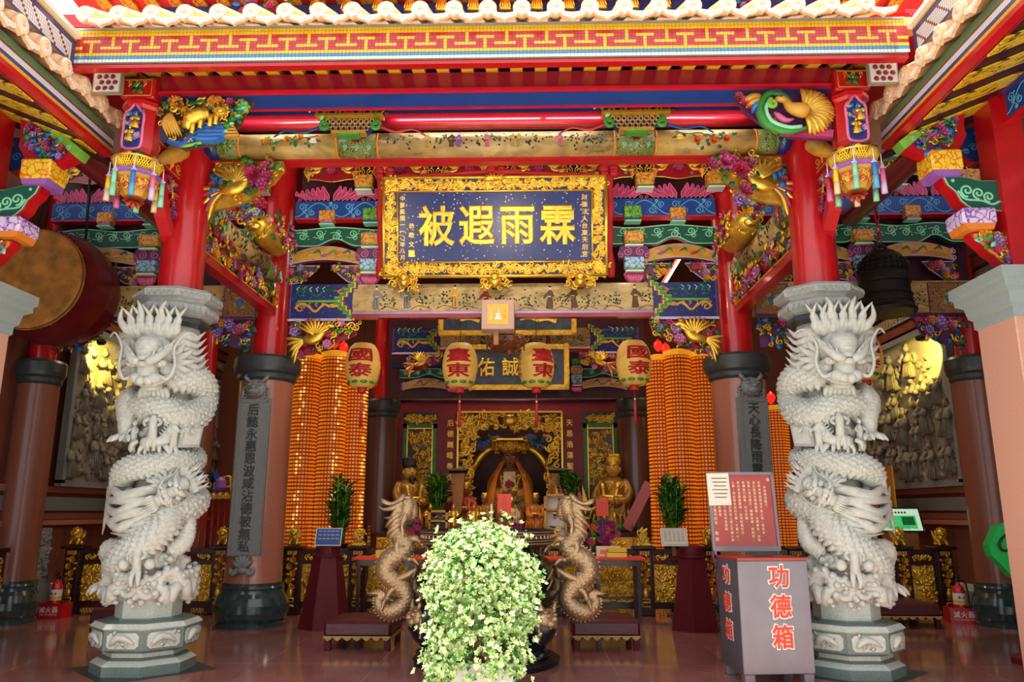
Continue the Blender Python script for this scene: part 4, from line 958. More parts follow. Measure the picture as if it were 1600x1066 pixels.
# ---- granite piers with red posts and painted bracket arms under the wings
def bracket_block(mb, c, d, mt, under, M=None):
    mb.box((c[0], c[1], c[2]), d, mt, M, .02); q = d[0]*.42
    mb.prism([(-d[0]*.46, 0), (d[0]*.46, 0), (d[0]*.38, -.065), (-d[0]*.38, -.065)], -d[1]*.44, d[1]*.44, under, (M if M is not None else np.eye(4)) @ FR(c[0], c[1], c[2]-d[2]/2))
def pier(sx):
    side = 'left' if sx < 0 else 'right'
    X = 5.28 if sx > 0 else 5.4; Y = 7.45
    t = thing('granite_pier', 'pink granite pier with grey moulded cap at the %s edge' % side, 'column', (sx*X, Y, 0)); t['kind'] = 'thing'
    b = MB(); b.box((0, 0, 1.75), (.62, .62, 3.5), 'granite_pink', None, .01); b.build('shaft', t)
    b = MB(); sq = lambda r, z: (r*math.sqrt(2), z)
    b.lathe([sq(.31, 3.4), sq(.33, 3.42), sq(.33, 3.5), sq(.36, 3.53), sq(.37, 3.58), sq(.38, 3.64), sq(.44, 3.68), sq(.44, 3.74), sq(.47, 3.76), sq(.47, 3.86), sq(.3, 3.88)], 4, 'ledge_gray', None, False, True, PI/4); b.build('cap', t)
    b = MB(); b.box((0, 0, 4.9), (.3, .3, 2.1), 'red'); b.build('red_post', t)
    # bracket set reaching out over the court, from the post
    t = thing('bracket_set', 'stepped bracket of green arm, lilac and yellow blocks on red post, %s wing' % side, 'bracket', (sx*(X-.13), Y, 3.82))
    M = FR() if sx < 0 else S(-1, 1, 1) @ FR()         # u runs from the post towards the court
    b = MB(); P = [(0, .12), (0, .5), (.12, .52), (.34, .5), (.34, .46), (.3, .42), (.24, .36), (.2, .3), (.14, .26), (.08, .18)]
    b.prism(P, -.07, .07, 'red', M); b.prism([(x*.9+.01, y*.92+.03) for x, y in P], .07, .078, 'gold_paint', M); b.prism([(x*.78+.015, y*.8+.08) for x, y in P], .078, .082, 'rose_red', M)
    cluster(b, M @ T(0, 0, .08), in_poly([(x*.78+.015, y*.82+.07) for x, y in P]), (0, .3, .15, .5), 44, 5+sx, .07, gold=.25, leaf='mint', depth=.02); b.build('carved_corbel', t)
    b = MB(); bracket_block(b, (.28, 0, .66), (.34, .34, .16), 'block_violet', 'orange', S(1 if sx < 0 else -1, 1, 1)); b.build('lilac_block', t)
    b = MB(); G = [(0, .72), (0, 1.06), (.2, 1.06), (.34, 1.1), (.58, 1.13), (.54, 1.02), (.46, .94), (.42, .84), (.36, .78), (.3, .74)]
    b.prism(G, -.08, .08, 'red', M); G2 = [(x*.97-.005, y*.97+.028) for x, y in G]; b.prism(G2, .08, .086, 'mint', M); b.prism([(x*.93, y*.93+.065) for x, y in G], .086, .09, 'teal', M)
    for q, (x, y, r) in enumerate(((.12, .88, .05), (.22, .92, .055), (.33, .95, .06))): b.strip(spiral(x, y, r*1.15, 1.4, -PI/2, 1, .012), .021, 'mint', M, .09)
    b.strip(resample([(.02, .83), (.1, .8), (.2, .84), (.36, .86), (.42, .95)], 16), .021, 'mint', M, .09); b.ell((.46, 1.06, .09), (.02, .02, .008), 'mint', M, 8, 5); b.build('green_arm', t)
    b = MB(); bracket_block(b, (.52, 0, 1.27), (.32, .32, .22), 'block_yellow', 'violet', S(1 if sx < 0 else -1, 1, 1)); b.build('yellow_block', t)
    b = MB(); W = [(.36, 1.34), (.66, 1.36), (.78, 1.5), (.84, 1.62), (.3, 1.82), (.26, 1.6)]
    b.prism([(.42, 1.35), (.56, 1.33), (.66, 1.4), (.56, 1.44)], -.06, .06, 'green_leafy', M); b.build('green_cushion', t)
    # slanting wing bracket above
    t2 = thing('wing_bracket', 'carved triangular bracket with lime scroll edge above the yellow block, %s wing' % side, 'bracket', (sx*(X-.13), Y, 3.76))
    W = [(.34, 1.98), (.22, 1.95), (.26, 1.75), (.25, 1.62), (.36, 1.45), (.62, 1.37), (.9, 1.5)]
    b = MB(); b.prism(W, -.07, .07, 'red', M); b.prism([(.36, 1.86), (.34, 1.66), (.42, 1.52), (.62, 1.43), (.8, 1.53)], .07, .076, 'purple', M); cluster(b, M @ T(0, 0, .076), in_poly([(.36, 1.86), (.34, 1.66), (.42, 1.52), (.62, 1.43), (.8, 1.53)]), (.3, .82, 1.4, 1.9), 70, 9+sx, .07, [('violet', 'lilac'), ('magenta', 'pink')], .2, 'sky_blue', .02); b.build('carved_panel', t2)
    b = MB(); b.prism([(.3, 1.97), (.37, 2.02), (.95, 1.56), (.9, 1.47)], -.07, .085, 'green_leafy', M)
    for k in range(5): b.strip(spiral(.4+.1*k, 1.93-.085*k, .03, 1.3, 0, 1, .008), .01, 'mint', M, .085)
    b.build('lime_edge', t2)
    # blue cloud bracket and beams on the inner side
    b = MB(); P = resample([(-.2, 1.5), (-.1, 1.42), (.02, 1.45), (.1, 1.55), (.06, 1.66), (.14, 1.7), (.1, 1.8), (0, 1.84), (-.2, 1.84)], 30); P = [tuple(q) for q in P]
    b.prism(P, -.06, .06, 'red', FR(0, .5, 0) @ S(-1, 1, 1) if False else T(0, .45, 0) @ M); b.prism([(x*.9-.01, y*.93+.115) for x, y in P], .06, .066, 'blue', T(0, .45, 0) @ M)
    for x, y, r in ((.03, 1.75, .04), (-.06, 1.6, .05), (.03, 1.55, .035), (-.12, 1.75, .035)): b.strip(spiral(x, y, r, 1.5, 0, 1, .008), .011, 'blue_line', T(0, .45, 0) @ M, .066)
    b.build('cloud_bracket', label='blue cloud-shaped bracket on the red beam beside the %s wing post' % side, cat='bracket', loc=(sx*(X-.1), Y, 3.88))
    # wing beams
    m = MB(); m.tube([(sx*5.3, -1, 6.0), (sx*5.3, 11.2, 6.0)], .15, 'red', 18); beam('wing_purlin', 'round red beam along the %s wing above the granite pier' % side, m)
    m = MB(); m.box((sx*5.3, 3.5, 5.62), (.12, 7.6, .3), 'red'); Mx = frame((sx*5.235, 0, 5.62), (0, 1 if sx < 0 else -1, 0), (0, 0, 1)); sg = 1 if sx < 0 else -1
    u0, u1 = (1, 7.2) if sx < 0 else (-7.2, -1)
    m.box(((u0+u1)/2, 0, .002), (u1-u0, .26, .006), 'blue', Mx); scrolls(m, u0, u1, -.12, .12, 'blue_line', Mx, .014, 3, w=.006)
    beam('wing_tie_beam', 'flat red beam with blue scroll face along the %s wing' % side, m)
    t = thing('painted_wing_panel', 'slanted painted panel with floral brocade high on the %s wing' % side, 'panel', (sx*5.2, 6.6, 5.9))
    b = MB(); b.box((0, 0, 0), (.08, 1.2, .3), 'purple'); Mx = frame((-sx*.045, 0, 0), (0, sg, 0), (0, 0, 1)); b.box((0, 0, .002), (1.14, .24, .006), 'cream', Mx); cluster(b, Mx, lambda x, y: True, (-.54, .54, -.1, .1), 60, 4, .05, leaf='sky_blue', depth=.01, gold=.1); b.build('brocade_panel', t)
pier(-1); pier(1)
# ================================================================ BRACKETED BEAM ROWS
def dou(mb, x, z, w, h, mt, under, M, d=.12):
    """bearing block: coloured cube on stepped painted lip"""
    mb.box((x, z+h*.62, d/2), (w, h*.76, d), mt, M, .012)
    mb.prism([(x-w*.42, z+h*.24), (x+w*.42, z+h*.24), (x+w*.36, z+h*.08), (x-w*.36, z+h*.08)], 0, d*.92, under, M)
    mb.prism([(x-w*.46, z+h*.09), (x+w*.46, z+h*.09), (x+w*.46, z), (x-w*.46, z)], 0, d*.98, 'mint' if under != 'green' else 'white', M)
def lotus(mb, x, z, w, h, M, mt='magenta', n=7):
    for k in range(n):
        a = -.9+1.8*k/(n-1); 
        mb.tube(resample([(x+a*w*.25, z, .05), (x+a*w*.48, z+h*.5, .09), (x+a*w*.5, z+h, .06)], 7), [w*.06, w*.1, w*.115, w*.11, w*.09, w*.06, .004], mt, 7, M)
    for k in range(n-1):
        a = -.75+1.5*k/(n-2); mb.tube(resample([(x+a*w*.25, z, .08), (x+a*w*.45, z+h*.4, .12), (x+a*w*.46, z+h*.7, .1)], 6), [w*.05, w*.09, w*.1, w*.08, w*.05, .004], 'pink', 7, M)
def wavebeam(mb, u0, u1, z0, z1, mt, line, M, d=.1, seed=0, unit=1.25):
    n = max(1, int(round((u1-u0)/unit))); top = []; bot = []; h = z1-z0
    N = 24*n
    for k in range(N+1):
        u = u0+(u1-u0)*k/N; ph = 2*PI*n*k/N
        top.append((u, z1-h*.14*(.5+.5*math.cos(ph)))); b = max(0, -math.cos(ph))**2; bot.append((u, z0+h*.36*b-.0*h))
    P = top+bot[::-1]; mb.prism(P, 0, d, mt, M)
    mb.strip([(a, b-.012) for a, b in top], .016, line, M, d); mb.strip([(a, b+.012) for a, b in bot], .016, line, M, d)
    rg = random.Random(seed)
    for k in range(n*5):
        u = u0+(u1-u0)*(k+.5)/(n*5); s = 1 if k % 2 else -1; c = z0+h*.58
        mb.strip(spiral(u, c+s*h*.06, h*.2, 1.5, -s*PI/2, s, h*.035), .015, line, M, d); mb.strip(spiral(u+.1*h, c-s*h*.14, h*.13, 1.2, s*PI/2, -s, h*.03), .013, line, M, d)
        mb.strip([(u-h*.28, c-s*h*.1), (u-h*.1, c-s*h*.14), (u+h*.05, c-s*h*.1), (u+h*.3, c+s*h*.1)], .013, line, M, d)
        mb.ell((u+.3*h, c+s*h*.2, d), (.012, .012, .004), line, M, 7, 4)
def fanpanel(mb, u, z, w, h, M, fill='fan_ochre', seed=0, d=.08, border='purple'):
    P = []; 
    for k in range(25):
        a = -1+2*k/24; P.append((u+a*w/2, z+h*(1-.42*a*a)))
    Q = []
    for k in range(25):
        a = 1-2*k/24; Q.append((u+a*w/2, z+h*.25*(1-a*a)))
    mb.prism(P+Q, 0, d, border, M)
    c = z+h*.55; mb.prism([(u+(a-u)*.92, c+(b-c)*.84) for a, b in P+Q], d, d+.008, fill, M)
    mb.strip([(u+(a-u)*.93, c+(b-c)*.86) for a, b in P+Q+[P[0]]], .012, 'lilac', M, d+.004)
    for s in (-1, 1):
        for q in range(2): mb.strip(spiral(u+s*w*.5, z+h*(.16+.34*q), .045, 1.5, -PI/2+PI*q, s*(1 if q else -1), .012), .013, 'lilac', M, d)
    rg = random.Random(seed); kinds = [('orange', 'leaf_dark'), ('rose_red', 'green'), ('ochre', 'leaf_dark'), ('violet', 'green')]
    for k in range(3):                                # fruit and vegetables painted on the fan
        a = u+w*(-.24+.22*k)+rg.uniform(-.03, .03); m1, m2 = kinds[(seed+k) % 4]
        mb.tube(resample([(a-.07, c-.03, d+.01), (a, c-.02, d+.012), (a+.08, c+.01, d+.01)], 7), np.array([.006, .015, .021, .022, .018, .012, .004]), m1, 8, M @ S(1, 1, 1), flat=None)
        for j in range(3): mb.tube(resample([(a+.05, c+.01, d+.01), (a+.1+.02*j, c+.04+.012*j, d+.012), (a+.17, c+.05-.03*j, d+.01)], 6), [.006, .012, .014, .012, .01, .003], m2, 6, M)
def spandrel(mb, u, z, w, h, s, M, seed):
    P = [(u, z), (u, z+h), (u+s*w, z+h), (u+s*w*.75, z+h*.55), (u+s*w*.4, z+h*.12)]
    mb.prism(P, 0, .03, 'purple', M); xs = sorted((u, u+s*w)); cluster(mb, M @ T(0, 0, .03), in_poly(P), (xs[0], xs[1], z, z+h), 30, seed, .07, gold=.25, depth=.03)
    mb.strip([P[1], P[2], P[3], P[4], P[0]], .014, 'lilac', M, .03)
def cartouche(mb, u, z, w, h, M, seed):
    P = [tuple(p) for p in resample([(u-w/2, z), (u-w*.42, z+h*.35), (u-w*.3, z+h*.45), (u, z+h*.5), (u+w*.3, z+h*.45), (u+w*.42, z+h*.35), (u+w/2, z), (u+w*.42, z-h*.35), (u+w*.25, z-h*.4), (u, z-h*.5), (u-w*.25, z-h*.4), (u-w*.42, z-h*.35), (u-w/2, z)], 48)][:-1]
    mb.prism(P, 0, .02, 'red_dark', M); mb.strip(P+[P[0]], .014, 'gold', M, .02); flower(mb, M @ T(u, z+.01, .03) @ S(h*.22), 'magenta', 'pink')
    rg = random.Random(seed)
    for s in (-1, 1):
        bird(mb, M @ T(u+s*w*.27, z, .02) @ S(-s*w*.24, w*.24, w*.12), 'gold', 'gold', 'gold')
        for k in range(4): leafshape(mb, M @ T(u+s*w*rg.uniform(.08, .4), z+rg.uniform(-.3, .3)*h, .03) @ RZ(rg.uniform(0, 6)) @ S(.06), 'leaf_dark' if k % 2 else 'mint')
        for k in range(2): curl(mb, M @ T(u+s*w*.42, z+(k-.5)*h*.3, .02) @ S(.05), 'gold', sg=s)
YB = 11.4
ORD = ['leftmost', 'second from left', 'third from left', 'fourth from left', 'third from right', 'second from right', 'rightmost']
def nth(k, n): return ORD[k] if k < n/2 else ORD[6-(n-1-k)]
def squiggle_dragon(mb, M, s, cols=('teal', 'gold_paint', 'orange')):
    for q, c in enumerate(cols[:2]):
        y = .12 if q == 0 else -.12
        p = resample([(-.38, y), (-.28, y+.08), (-.16, y+.02), (-.06, y-.05), (.06, y+.06), (.16, y+.02)], 24)
        mb.strip(p, .035, c, M, 0, .008); mb.strip(spiral(-.3, y, .07, 1.3, 0, 1, .02), .022, c, M, 0, .008)
        for k in range(5): mb.strip([(-.34+.1*k, y+.02), (-.37+.1*k, y+.07), (-.33+.1*k, y+.1)], .016, 'mint' if q == 0 else 'orange', M, 0, .006)
        mb.ell((.2, y+.04, 0), (.07, .035, .01), c, M, 10, 6)
        for k in range(9): curl(mb, M @ T(-.42+.075*k, y+(.09 if k % 2 else -.06), -.01) @ RZ(k*1.3) @ S(.045, .045, .03), ('mint', 'orange', 'gold_paint', 'pink')[(k+q) % 4], .5, .2, 1.2, 1 if k % 2 else -1)
        for k in range(4): mb.strip([(.26, y+.03), (.32+.015*k, y-.03+.04*k), (.4, y-.04+.04*k)], .014, 'orange', M, 0, .006, True)
def main_beam(x0, x1, name, label, ends=True, z0=4.45, z1=5.01, y=YB, main='beam_painting'):
    t = thing(name, label, 'beam', (0, y, 0)); M = FR(); e = .98
    b = MB()
    b.box(((x0+x1)/2, 0, (z0+z1)/2+.03), (x1-x0, .2, z1-z0-.06), main)
    if not ends:
        b.tube([(x0, -.1, z0+.03), (x1, -.1, z0+.03)], .035, 'purple', 10)
    bp = b
    if ends:
        for s, u in ((1, x0), (-1, x1)):
            b = MB(); P = [(u, z0-.02), (u+s*e, z0-.02), (u+s*e, z0+.06), (u+s*(e+.03), z0+.1), (u+s*e, z0+.1), (u+s*e, z1), (u, z1)]
            b.prism(P, .0, .112, 'navy', M); b.strip([(u, z0), (u+s*e, z0)], .04, 'lilac', M, .112, .012)
            b.strip([(u+s*.02, z0), (u+s*.02, z1)], .03, 'purple', M, .112, .01)
            k0 = u+s*(e-.16)                                   # stepped green fret
            for q in (1, -1):
                P = [(.96, .27), (.96, .24), (.9, .24), (.9, .17), (.84, .17), (.84, .1), (.78, .1), (.78, .04), (.72, .04), (.7, .0)]
                for i_, ((x_a, y_a), (x_b, y_b)) in enumerate(zip(P[:-1], P[1:])):
                    for wd, mt, hh, off in ((.085, 'purple', .113, .03), (.06, 'yellow', .117, .012), (.042, 'green', .121, 0)):
                        b.box((u+s*((x_a+x_b)/2+.02+off), z0+.29+q*(y_a+y_b)/2, hh-.004+.00035*i_+(.00017 if q > 0 else 0)), (abs(x_b-x_a)+wd, abs(y_b-y_a)+wd, .008), mt, M)
            b.box((u+s*.45, z0+.29, .116), (.62, .04, .014), 'green', M); b.box((u+s*.45, z0+.29, .12), (.62, .012, .014), 'green_leafy', M)
            squiggle_dragon(b, M @ T(u+s*.48, z0+.3, .114) @ S(s, 1, 1), s); b.build('dragon_end', t)
        b = MB(); b.tube([(x0+e, -.1, z0+.1), (x1-e, -.1, z0+.1)], .03, 'lilac', 10); b.box(((x0+x1)/2, -.07, z0+.05), (x1-x0-2*e, .12, .06), 'red_dark'); b.build('moulding', t)
    b = bp; rg = random.Random(int(x0*10)); c0, c1 = (x0+1.1, x1-1.1) if ends else (x0+.2, x1-.2)
    n = int((c1-c0)/.42)
    for k in range(n):                                 # little painted people among pines
        u = c0+(c1-c0)*(k+.5)/n+rg.uniform(-.08, .08); zb = z0+.14+rg.uniform(0, .05)
        if k % 3 != 2: person(b, M @ T(u, zb, .1) @ S(.36, .36, .2), rg.choice(['umber', 'gold_paint', 'stone_gray', 'umber', 'leaf_dark', 'screen_red']), k)
        for j in range(30): leafshape(b, M @ T(u+.2+rg.gauss(0, .08), zb+.12+rg.gauss(0, .06), .1) @ RZ(rg.uniform(-2, 2)) @ S(.04, .035, .006), ('ink', 'bamboo', 'leaf_dark')[j % 3])
        b.strip(resample([(u+.05, zb-.03), (u+.18, zb+.03), (u+.36, zb-.02)], 8), .012, 'umber', M, .1, .003)
    b.build('painted_board', t); return t
main_beam(-3.3, 3.25, 'painted_tie_beam', 'wide painted beam under the blue plaque with navy dragon ends and landscape scene')
main_beam(-7.3, -3.8, 'painted_tie_beam', 'painted ochre beam behind the left dragon column, shaded side bay', False)
main_beam(3.8, 7.3, 'painted_tie_beam', 'painted ochre beam behind the hanging bell, shaded side bay', False)
for sx in (-1, 1):
    for xa, wv in ((sx*4.05, .5), (sx*6.7, .6)):
        m = MB(); M = FR(xa, YB-.1, 4.72); m.box((0, 0, .01), (wv, .5, .03), 'brocade_red', M)
        for q in range(4):
            for j in range(3): curl(m, M @ RZ(q*PI/2) @ T(.08+.05*j, .06+.05*j, .025) @ S(.06), ('mint', 'orange', 'green')[j], sg=1 if j % 2 else -1)
        m.ell((0, 0, .03), (.05, .05, .02), 'sky_blue', M); m.strip([(-wv/2, -.25), (wv/2, -.25), (wv/2, .25), (-wv/2, .25), (-wv/2, -.25)], .02, 'purple', M, .025)
        m.build('brocade_panel', label='red brocade panel on the beam %s in the %s side bay' % ('next to the granite column' if abs(xa) < 5 else 'next to the corner column', 'left' if sx < 0 else 'right'), cat='panel', kind='thing')
def bay(x0, x1, cols, fans, nm, where, center=False):
    M = FR(0, YB, 0)
    m = MB(); m.box(((x0+x1)/2, YB+.16, 5.9), (x1-x0, .04, 2.6), 'black' if False else 'maroon_plank') if not center else m.box(((x0+x1)/2, YB+.2, 6.9), (x1-x0, .04, 1.0), 'maroon_plank'); beam('backing_board', 'dark board behind the painted brackets of the %s' % where, m)
    m = MB(); m.box(((x0+x1)/2, YB, 6.245), (x1-x0, .16, .29), 'blue'); scrolls(m, x0, x1, 6.1, 6.39, 'blue_line', FR(0, YB-.08, 0), .015, 1, w=.002); m.box(((x0+x1)/2, YB, 6.095), (x1-x0, .17, .02), 'red_line')
    beam('blue_scroll_beam', 'blue beam with pale blue cloud scrolls, %s' % where, m)
    m = MB(); wavebeam(m, x0, x1, 5.64, 5.97, 'teal', 'mint', M @ T(0, 0, -.05), .11, 2); beam('green_wave_beam', 'dark green wavy beam with mint scrolls, %s' % where, m)
    for k, (u, w) in enumerate(fans):
        m = MB(); fanpanel(m, u, 5.33, w, .32, M, 'fan_ochre' if center else 'fan_ochre', k+len(nm)); m.build('fan_panel', label='fan-shaped ochre panel painted with %s, fan %s in the %s' % (('carrots', 'radish', 'pumpkins')[k % 3], ('left' if u < (x0+x1)/2 else 'right')+' of its bracket stack', where), cat='panel', kind='thing')
        for s in (-1, 1):
            m = MB(); spandrel(m, u+s*w*.5, 5.03, w*.42, .3, -s, M @ T(0, 0, .02), k*7+s+3); m.build('carved_spandrel', label='carved flower spandrel at the %s end of the %s fan panel in the %s' % ('left' if s < 0 else 'right', 'left' if k == 0 else 'right', where), cat='carving', kind='thing')
    for k, u in enumerate(cols):
        t = thing('bracket_stack', 'stack of gold, blue and pink blocks %s' % ('beside the %s edge of the plaque' % ('left' if u < 0 else 'right') if center else 'midway along the %s' % where), 'bracket', (u, YB, 0)); Q = FR(0, -.02, 0)
        b = MB(); lotus(b, 0, 5.02, .3, .17, Q); b.build('lotus_foot', t)
        b = MB(); dou(b, 0, 5.17, .3, .24, 'block_blue', 'green', Q, .16); b.build('blue_block', t)
        b = MB(); b.prism([(-.22, 5.4), (.22, 5.4), (.24, 5.5), (.2, 5.6), (-.2, 5.6), (-.24, 5.5)], 0, .1, 'purple', Q)
        for s in (-1, 1): b.strip(spiral(s*.1, 5.5, .07, 1.5, PI/2, s, .015), .014, 'pink', Q, .1); b.strip(spiral(s*.2, 5.45, .05, 1.3, PI/2, -s, .012), .012, 'pink', Q, .1)
        b.build('purple_block', t)
        b = MB(); dou(b, 0, 5.58, .3, .24, 'block_orange', 'green', Q, .17); b.build('gold_block', t)
        b = MB(); dou(b, 0, 5.98, .27, .26, 'block_green', 'blue', Q, .16); b.build('green_block', t)
    for k, (u, w) in enumerate(fans):
        m = MB(); dou(m, 0, 5.97, .24, .24, 'block_orange', 'violet', FR(0, -.02, 0), .15); m.build('bearing_block', loc=(u, YB, 0), label='gold block on the green wavy beam above the %s fan of the %s' % ('left' if k == 0 else 'right', where), cat='block', kind='thing')
    # lotus-petal frieze and flowered cartouches above
    n = max(1, int(round((x1-x0)/1.1))); p = (x1-x0)/n
    for k in range(n):
        u = x0+p*(k+.5)
        m = MB()
        for s in (-1, 1):
            for j in range(6):
                a = s*(.04+.07*j); tx = a+s*(.1+.012*j); tz = 6.66-.018*j
                P = [tuple(q) for q in resample([(a, 6.41), (a+s*.085, 6.47), (tx+s*.02, tz-.07), (tx, tz), (tx-s*.05, tz-.07), (a-s*.005, 6.5), (a, 6.41)], 22)]
                m.prism(P[:-1], .012*(j % 2), .03+.012*(j % 2), 'magenta', FR()); m.strip(P, .012, 'pink', FR(), .03+.012*(j % 2), .006); m.strip([(a+s*.02, 6.45), (a+s*.06, 6.52), (tx-s*.01, tz-.05)], .01, 'pink', FR(), .03+.012*(j % 2), .005)
            curl(m, FR(s*.5, 0, 6.44) @ S(.07), 'pink', sg=s)
        m.build('lotus_frieze', loc=(u, YB-.02, 0), label='pink lotus petals above the blue beam, %s in the %s' % (nth(k, n), where), cat='carving', kind='thing')
        m = MB(); cartouche(m, 0, 6.9, .9, .36, FR(), k); m.build('flower_cartouche', loc=(u, YB-.06, 0), label='red cartouche with gilt birds and peony, %s in the %s' % (nth(k, n), where), cat='carving', kind='thing')
        m = MB(); dou(m, 0, 6.5, .28, .26, 'block_orange', 'green', FR(), .2); m.prism([(-.13, 7.06), (.13, 7.06), (.1, 6.98), (-.1, 6.98)], 0, .2, 'mint', FR())
        for s in (-1, 1): m.strip(spiral(s*.07, 6.86, .06, 1.4, PI/2, s, .012), .014, 'gold', FR(), .06); m.strip([(s*.07, 6.92), (s*.03, 6.96), (0, 6.98)], .014, 'gold', FR(), .06)
        m.build('bearing_block', loc=(u+p/2, YB-.06, 0), label='gold block right of the %s red cartouche in the %s' % (nth(k, n), where), cat='block', kind='thing')
bay(-3.3, 3.3, (-2.07, 2.0), ((-2.78, 1.1), (2.7, 1.1)), 'centre', 'centre bay', True)
bay(-7.2, -3.85, (-5.55,), ((-6.3, 1.15), (-4.75, 1.15)), 'left', 'left bay')
bay(3.85, 7.2, (5.5,), ((4.75, 1.15), (6.3, 1.15)), 'right', 'right bay')

# ---- the great blue plaque
t = thing('plaque', 'large blue plaque with four gold characters in a gilded frame over the altar', 'plaque', (-.13, 11.12, 5.07))
Mp = frame((0, 0, 0), (1, 0, 0), (0, -.18, .984)); W, H = 3.36, 1.5
b = MB(); b.box((0, H/2, 0), (W-.3, H-.3, .06), 'plaque_blue', Mp); b.build('field', t)
b = MB(); letters(b, '被遐雨霖', Mp @ T(-.88, H/2+.02, .03), .56, 'gold', .61, False, .026, .02, .98, 1.14)
letters(b, '財團法人台東天后宮', Mp @ T(1.36, H/2+.44, .03), .095, 'gold', .108, True, .006, .01); letters(b, '中華民國一一〇年八月', Mp @ T(-1.4, H/2+.44, .03), .085, 'gold', .1, True, .006, .01)
letters(b, '恭敬文', Mp @ T(-1.26, H/2+.02, .03), .09, 'gold', .14, True, .006, .01); b.box((-1.26, H/2-.4, .032), (.09, .1, .006), 'gold', Mp); b.build('lettering', t)
b = MB(); rg = random.Random(4)
for (x, y, a, c) in ((0, H-.1, W, .2), (0, .1, W, .2), (-W/2+.1, H/2, .2, H), (W/2-.1, H/2, .2, H)): b.box((x, y, .0), (a, c, .1), 'navy', Mp)
for x0, y0, x1, y1 in ((-W/2, 0, W/2, 0), (-W/2, H, W/2, H), (-W/2, 0, -W/2, H), (W/2, 0, W/2, H)): b.tube([(x0, y0, .05), (x1, y1, .05)], .028, 'gold', 8, Mp)
i = .21
for x0, y0, x1, y1 in ((-W/2+i, i, W/2-i, i), (-W/2+i, H-i, W/2-i, H-i), (-W/2+i, i, -W/2+i, H-i), (W/2-i, i, W/2-i, H-i)): b.tube([(x0, y0, .05), (x1, y1, .05)], .018, 'gold', 8, Mp)
def fpt(q):
    L = 2*(W+H); d = q*L
    if d < W: return -W/2+d, .11
    d -= W
    if d < H: return W/2-.11, d
    d -= H
    if d < W: return W/2-d, H-.11
    return -W/2+.11, H-(d-W)
for k in range(900):
    x, y = fpt(k/900); x += rg.uniform(-.065, .065); y += rg.uniform(-.065, .065)
    if k % 5 == 0: leafshape(b, Mp @ T(x, y, .05) @ RZ(rg.uniform(0, 6)) @ S(.08), 'gold')
    else: curl(b, Mp @ T(x, y, .05) @ RZ(rg.uniform(0, 6)) @ S(rg.uniform(.05, .085)), 'gold', .5, .2, 1.2, rg.choice((-1, 1)))
for k in range(9): b.tube([(0, H-.05, .1), (.2*math.cos(PI*k/8), H-.04+.1*math.sin(PI*k/8), .12)], [.02, .006], 'gold', 6, Mp)
b.build('gilded_frame', t)
m = MB(); P = [(-1.84, 10.9, 6.62), (-1.2, 10.88, 6.6), (-.13, 10.85, 6.64), (.9, 10.88, 6.6), (1.58, 10.9, 6.62)]
m.tube(resample(P, 30), [.05+.015*math.sin(k*1.7) for k in range(30)], 'cloth_red', 9, flat=.7)
for x, s in ((-1.86, -1), (1.6, 1)):
    pts = [(x, 10.9, 6.62), (x+s*.02, 10.98, 6.1), (x+s*.0, 11.06, 5.6), (x+s*.03, 11.14, 5.05)]
    m.tube(resample(pts, 24), [.06+.012*math.sin(k) for k in range(24)], 'cloth_red', 9, flat=.8)
for x in (-1.84, -.13, 1.58):
    for k in range(9): m.ell((x+.1*math.cos(k*2.1), 10.86-.03*math.sin(k), 6.64+.06*math.sin(k*1.3)), (.075, .05, .05), 'cloth_red', None, 8, 6)
m.build('red_cloth', label='red cloth swag with rosettes draped round the blue plaque', cat='cloth', kind='thing')
for x, w in ((-1.5, .38), (1.15, .38), (-.13, .46)):
    m = MB(); M = FR(0, 0, 0); cluster(m, M, lambda a, c: abs(a) < w/2, (-w/2, w/2, -.19, .04), 34, int(x*10)+30, .085, gold=1, depth=.1); m.ell((0, -.06, -.08), (w*.22, .09, .1), 'gold'); m.ell((0, -.12, -.03), (.07, .06, .07), 'gold'); m.box((0, .12, -.1), (.1, .24, .1), 'umber')
    m.build('gilded_bracket', loc=(x, 11.14, 5.06), label='gilded lion bracket carrying the plaque, %s' % ('under its left end' if x < -1 else 'under its right end' if x > 1 else 'large one under its middle'), cat='bracket', kind='thing')

for x, e, lb in ((-2.2, 13, 'left'), (0, 15, 'middle'), (2.2, 13, 'right')):  # lamps added out of sight behind the beam to brighten the plaque
    t = thing('added_plaque_lamp', 'added unseen flood lamp behind the cream beam aimed at the plaque, %s one' % lb, 'lamp', (x, 8.68, 5.84))
    b = MB(); b.box((0, 0, 0), (.3, .1, .16), 'iron', None, .01); b.box((0, -.08, 0), (.06, .1, .06), 'iron'); b.box((0, .055, 0), (.26, .01, .12), 'tube_white'); b.build('housing', t)
    ld = bpy.data.lights.new('flood', 'AREA'); ld.shape = 'RECTANGLE'; ld.size = .28; ld.size_y = .12; ld.energy = e; ld.color = (1, .86, .66)
    lo = bpy.data.objects.new('added_plaque_light', ld); COL.objects.link(lo); lo.parent = t; lo.location = (0, .08, 0); lo.rotation_euler = (R(96), 0, 0)
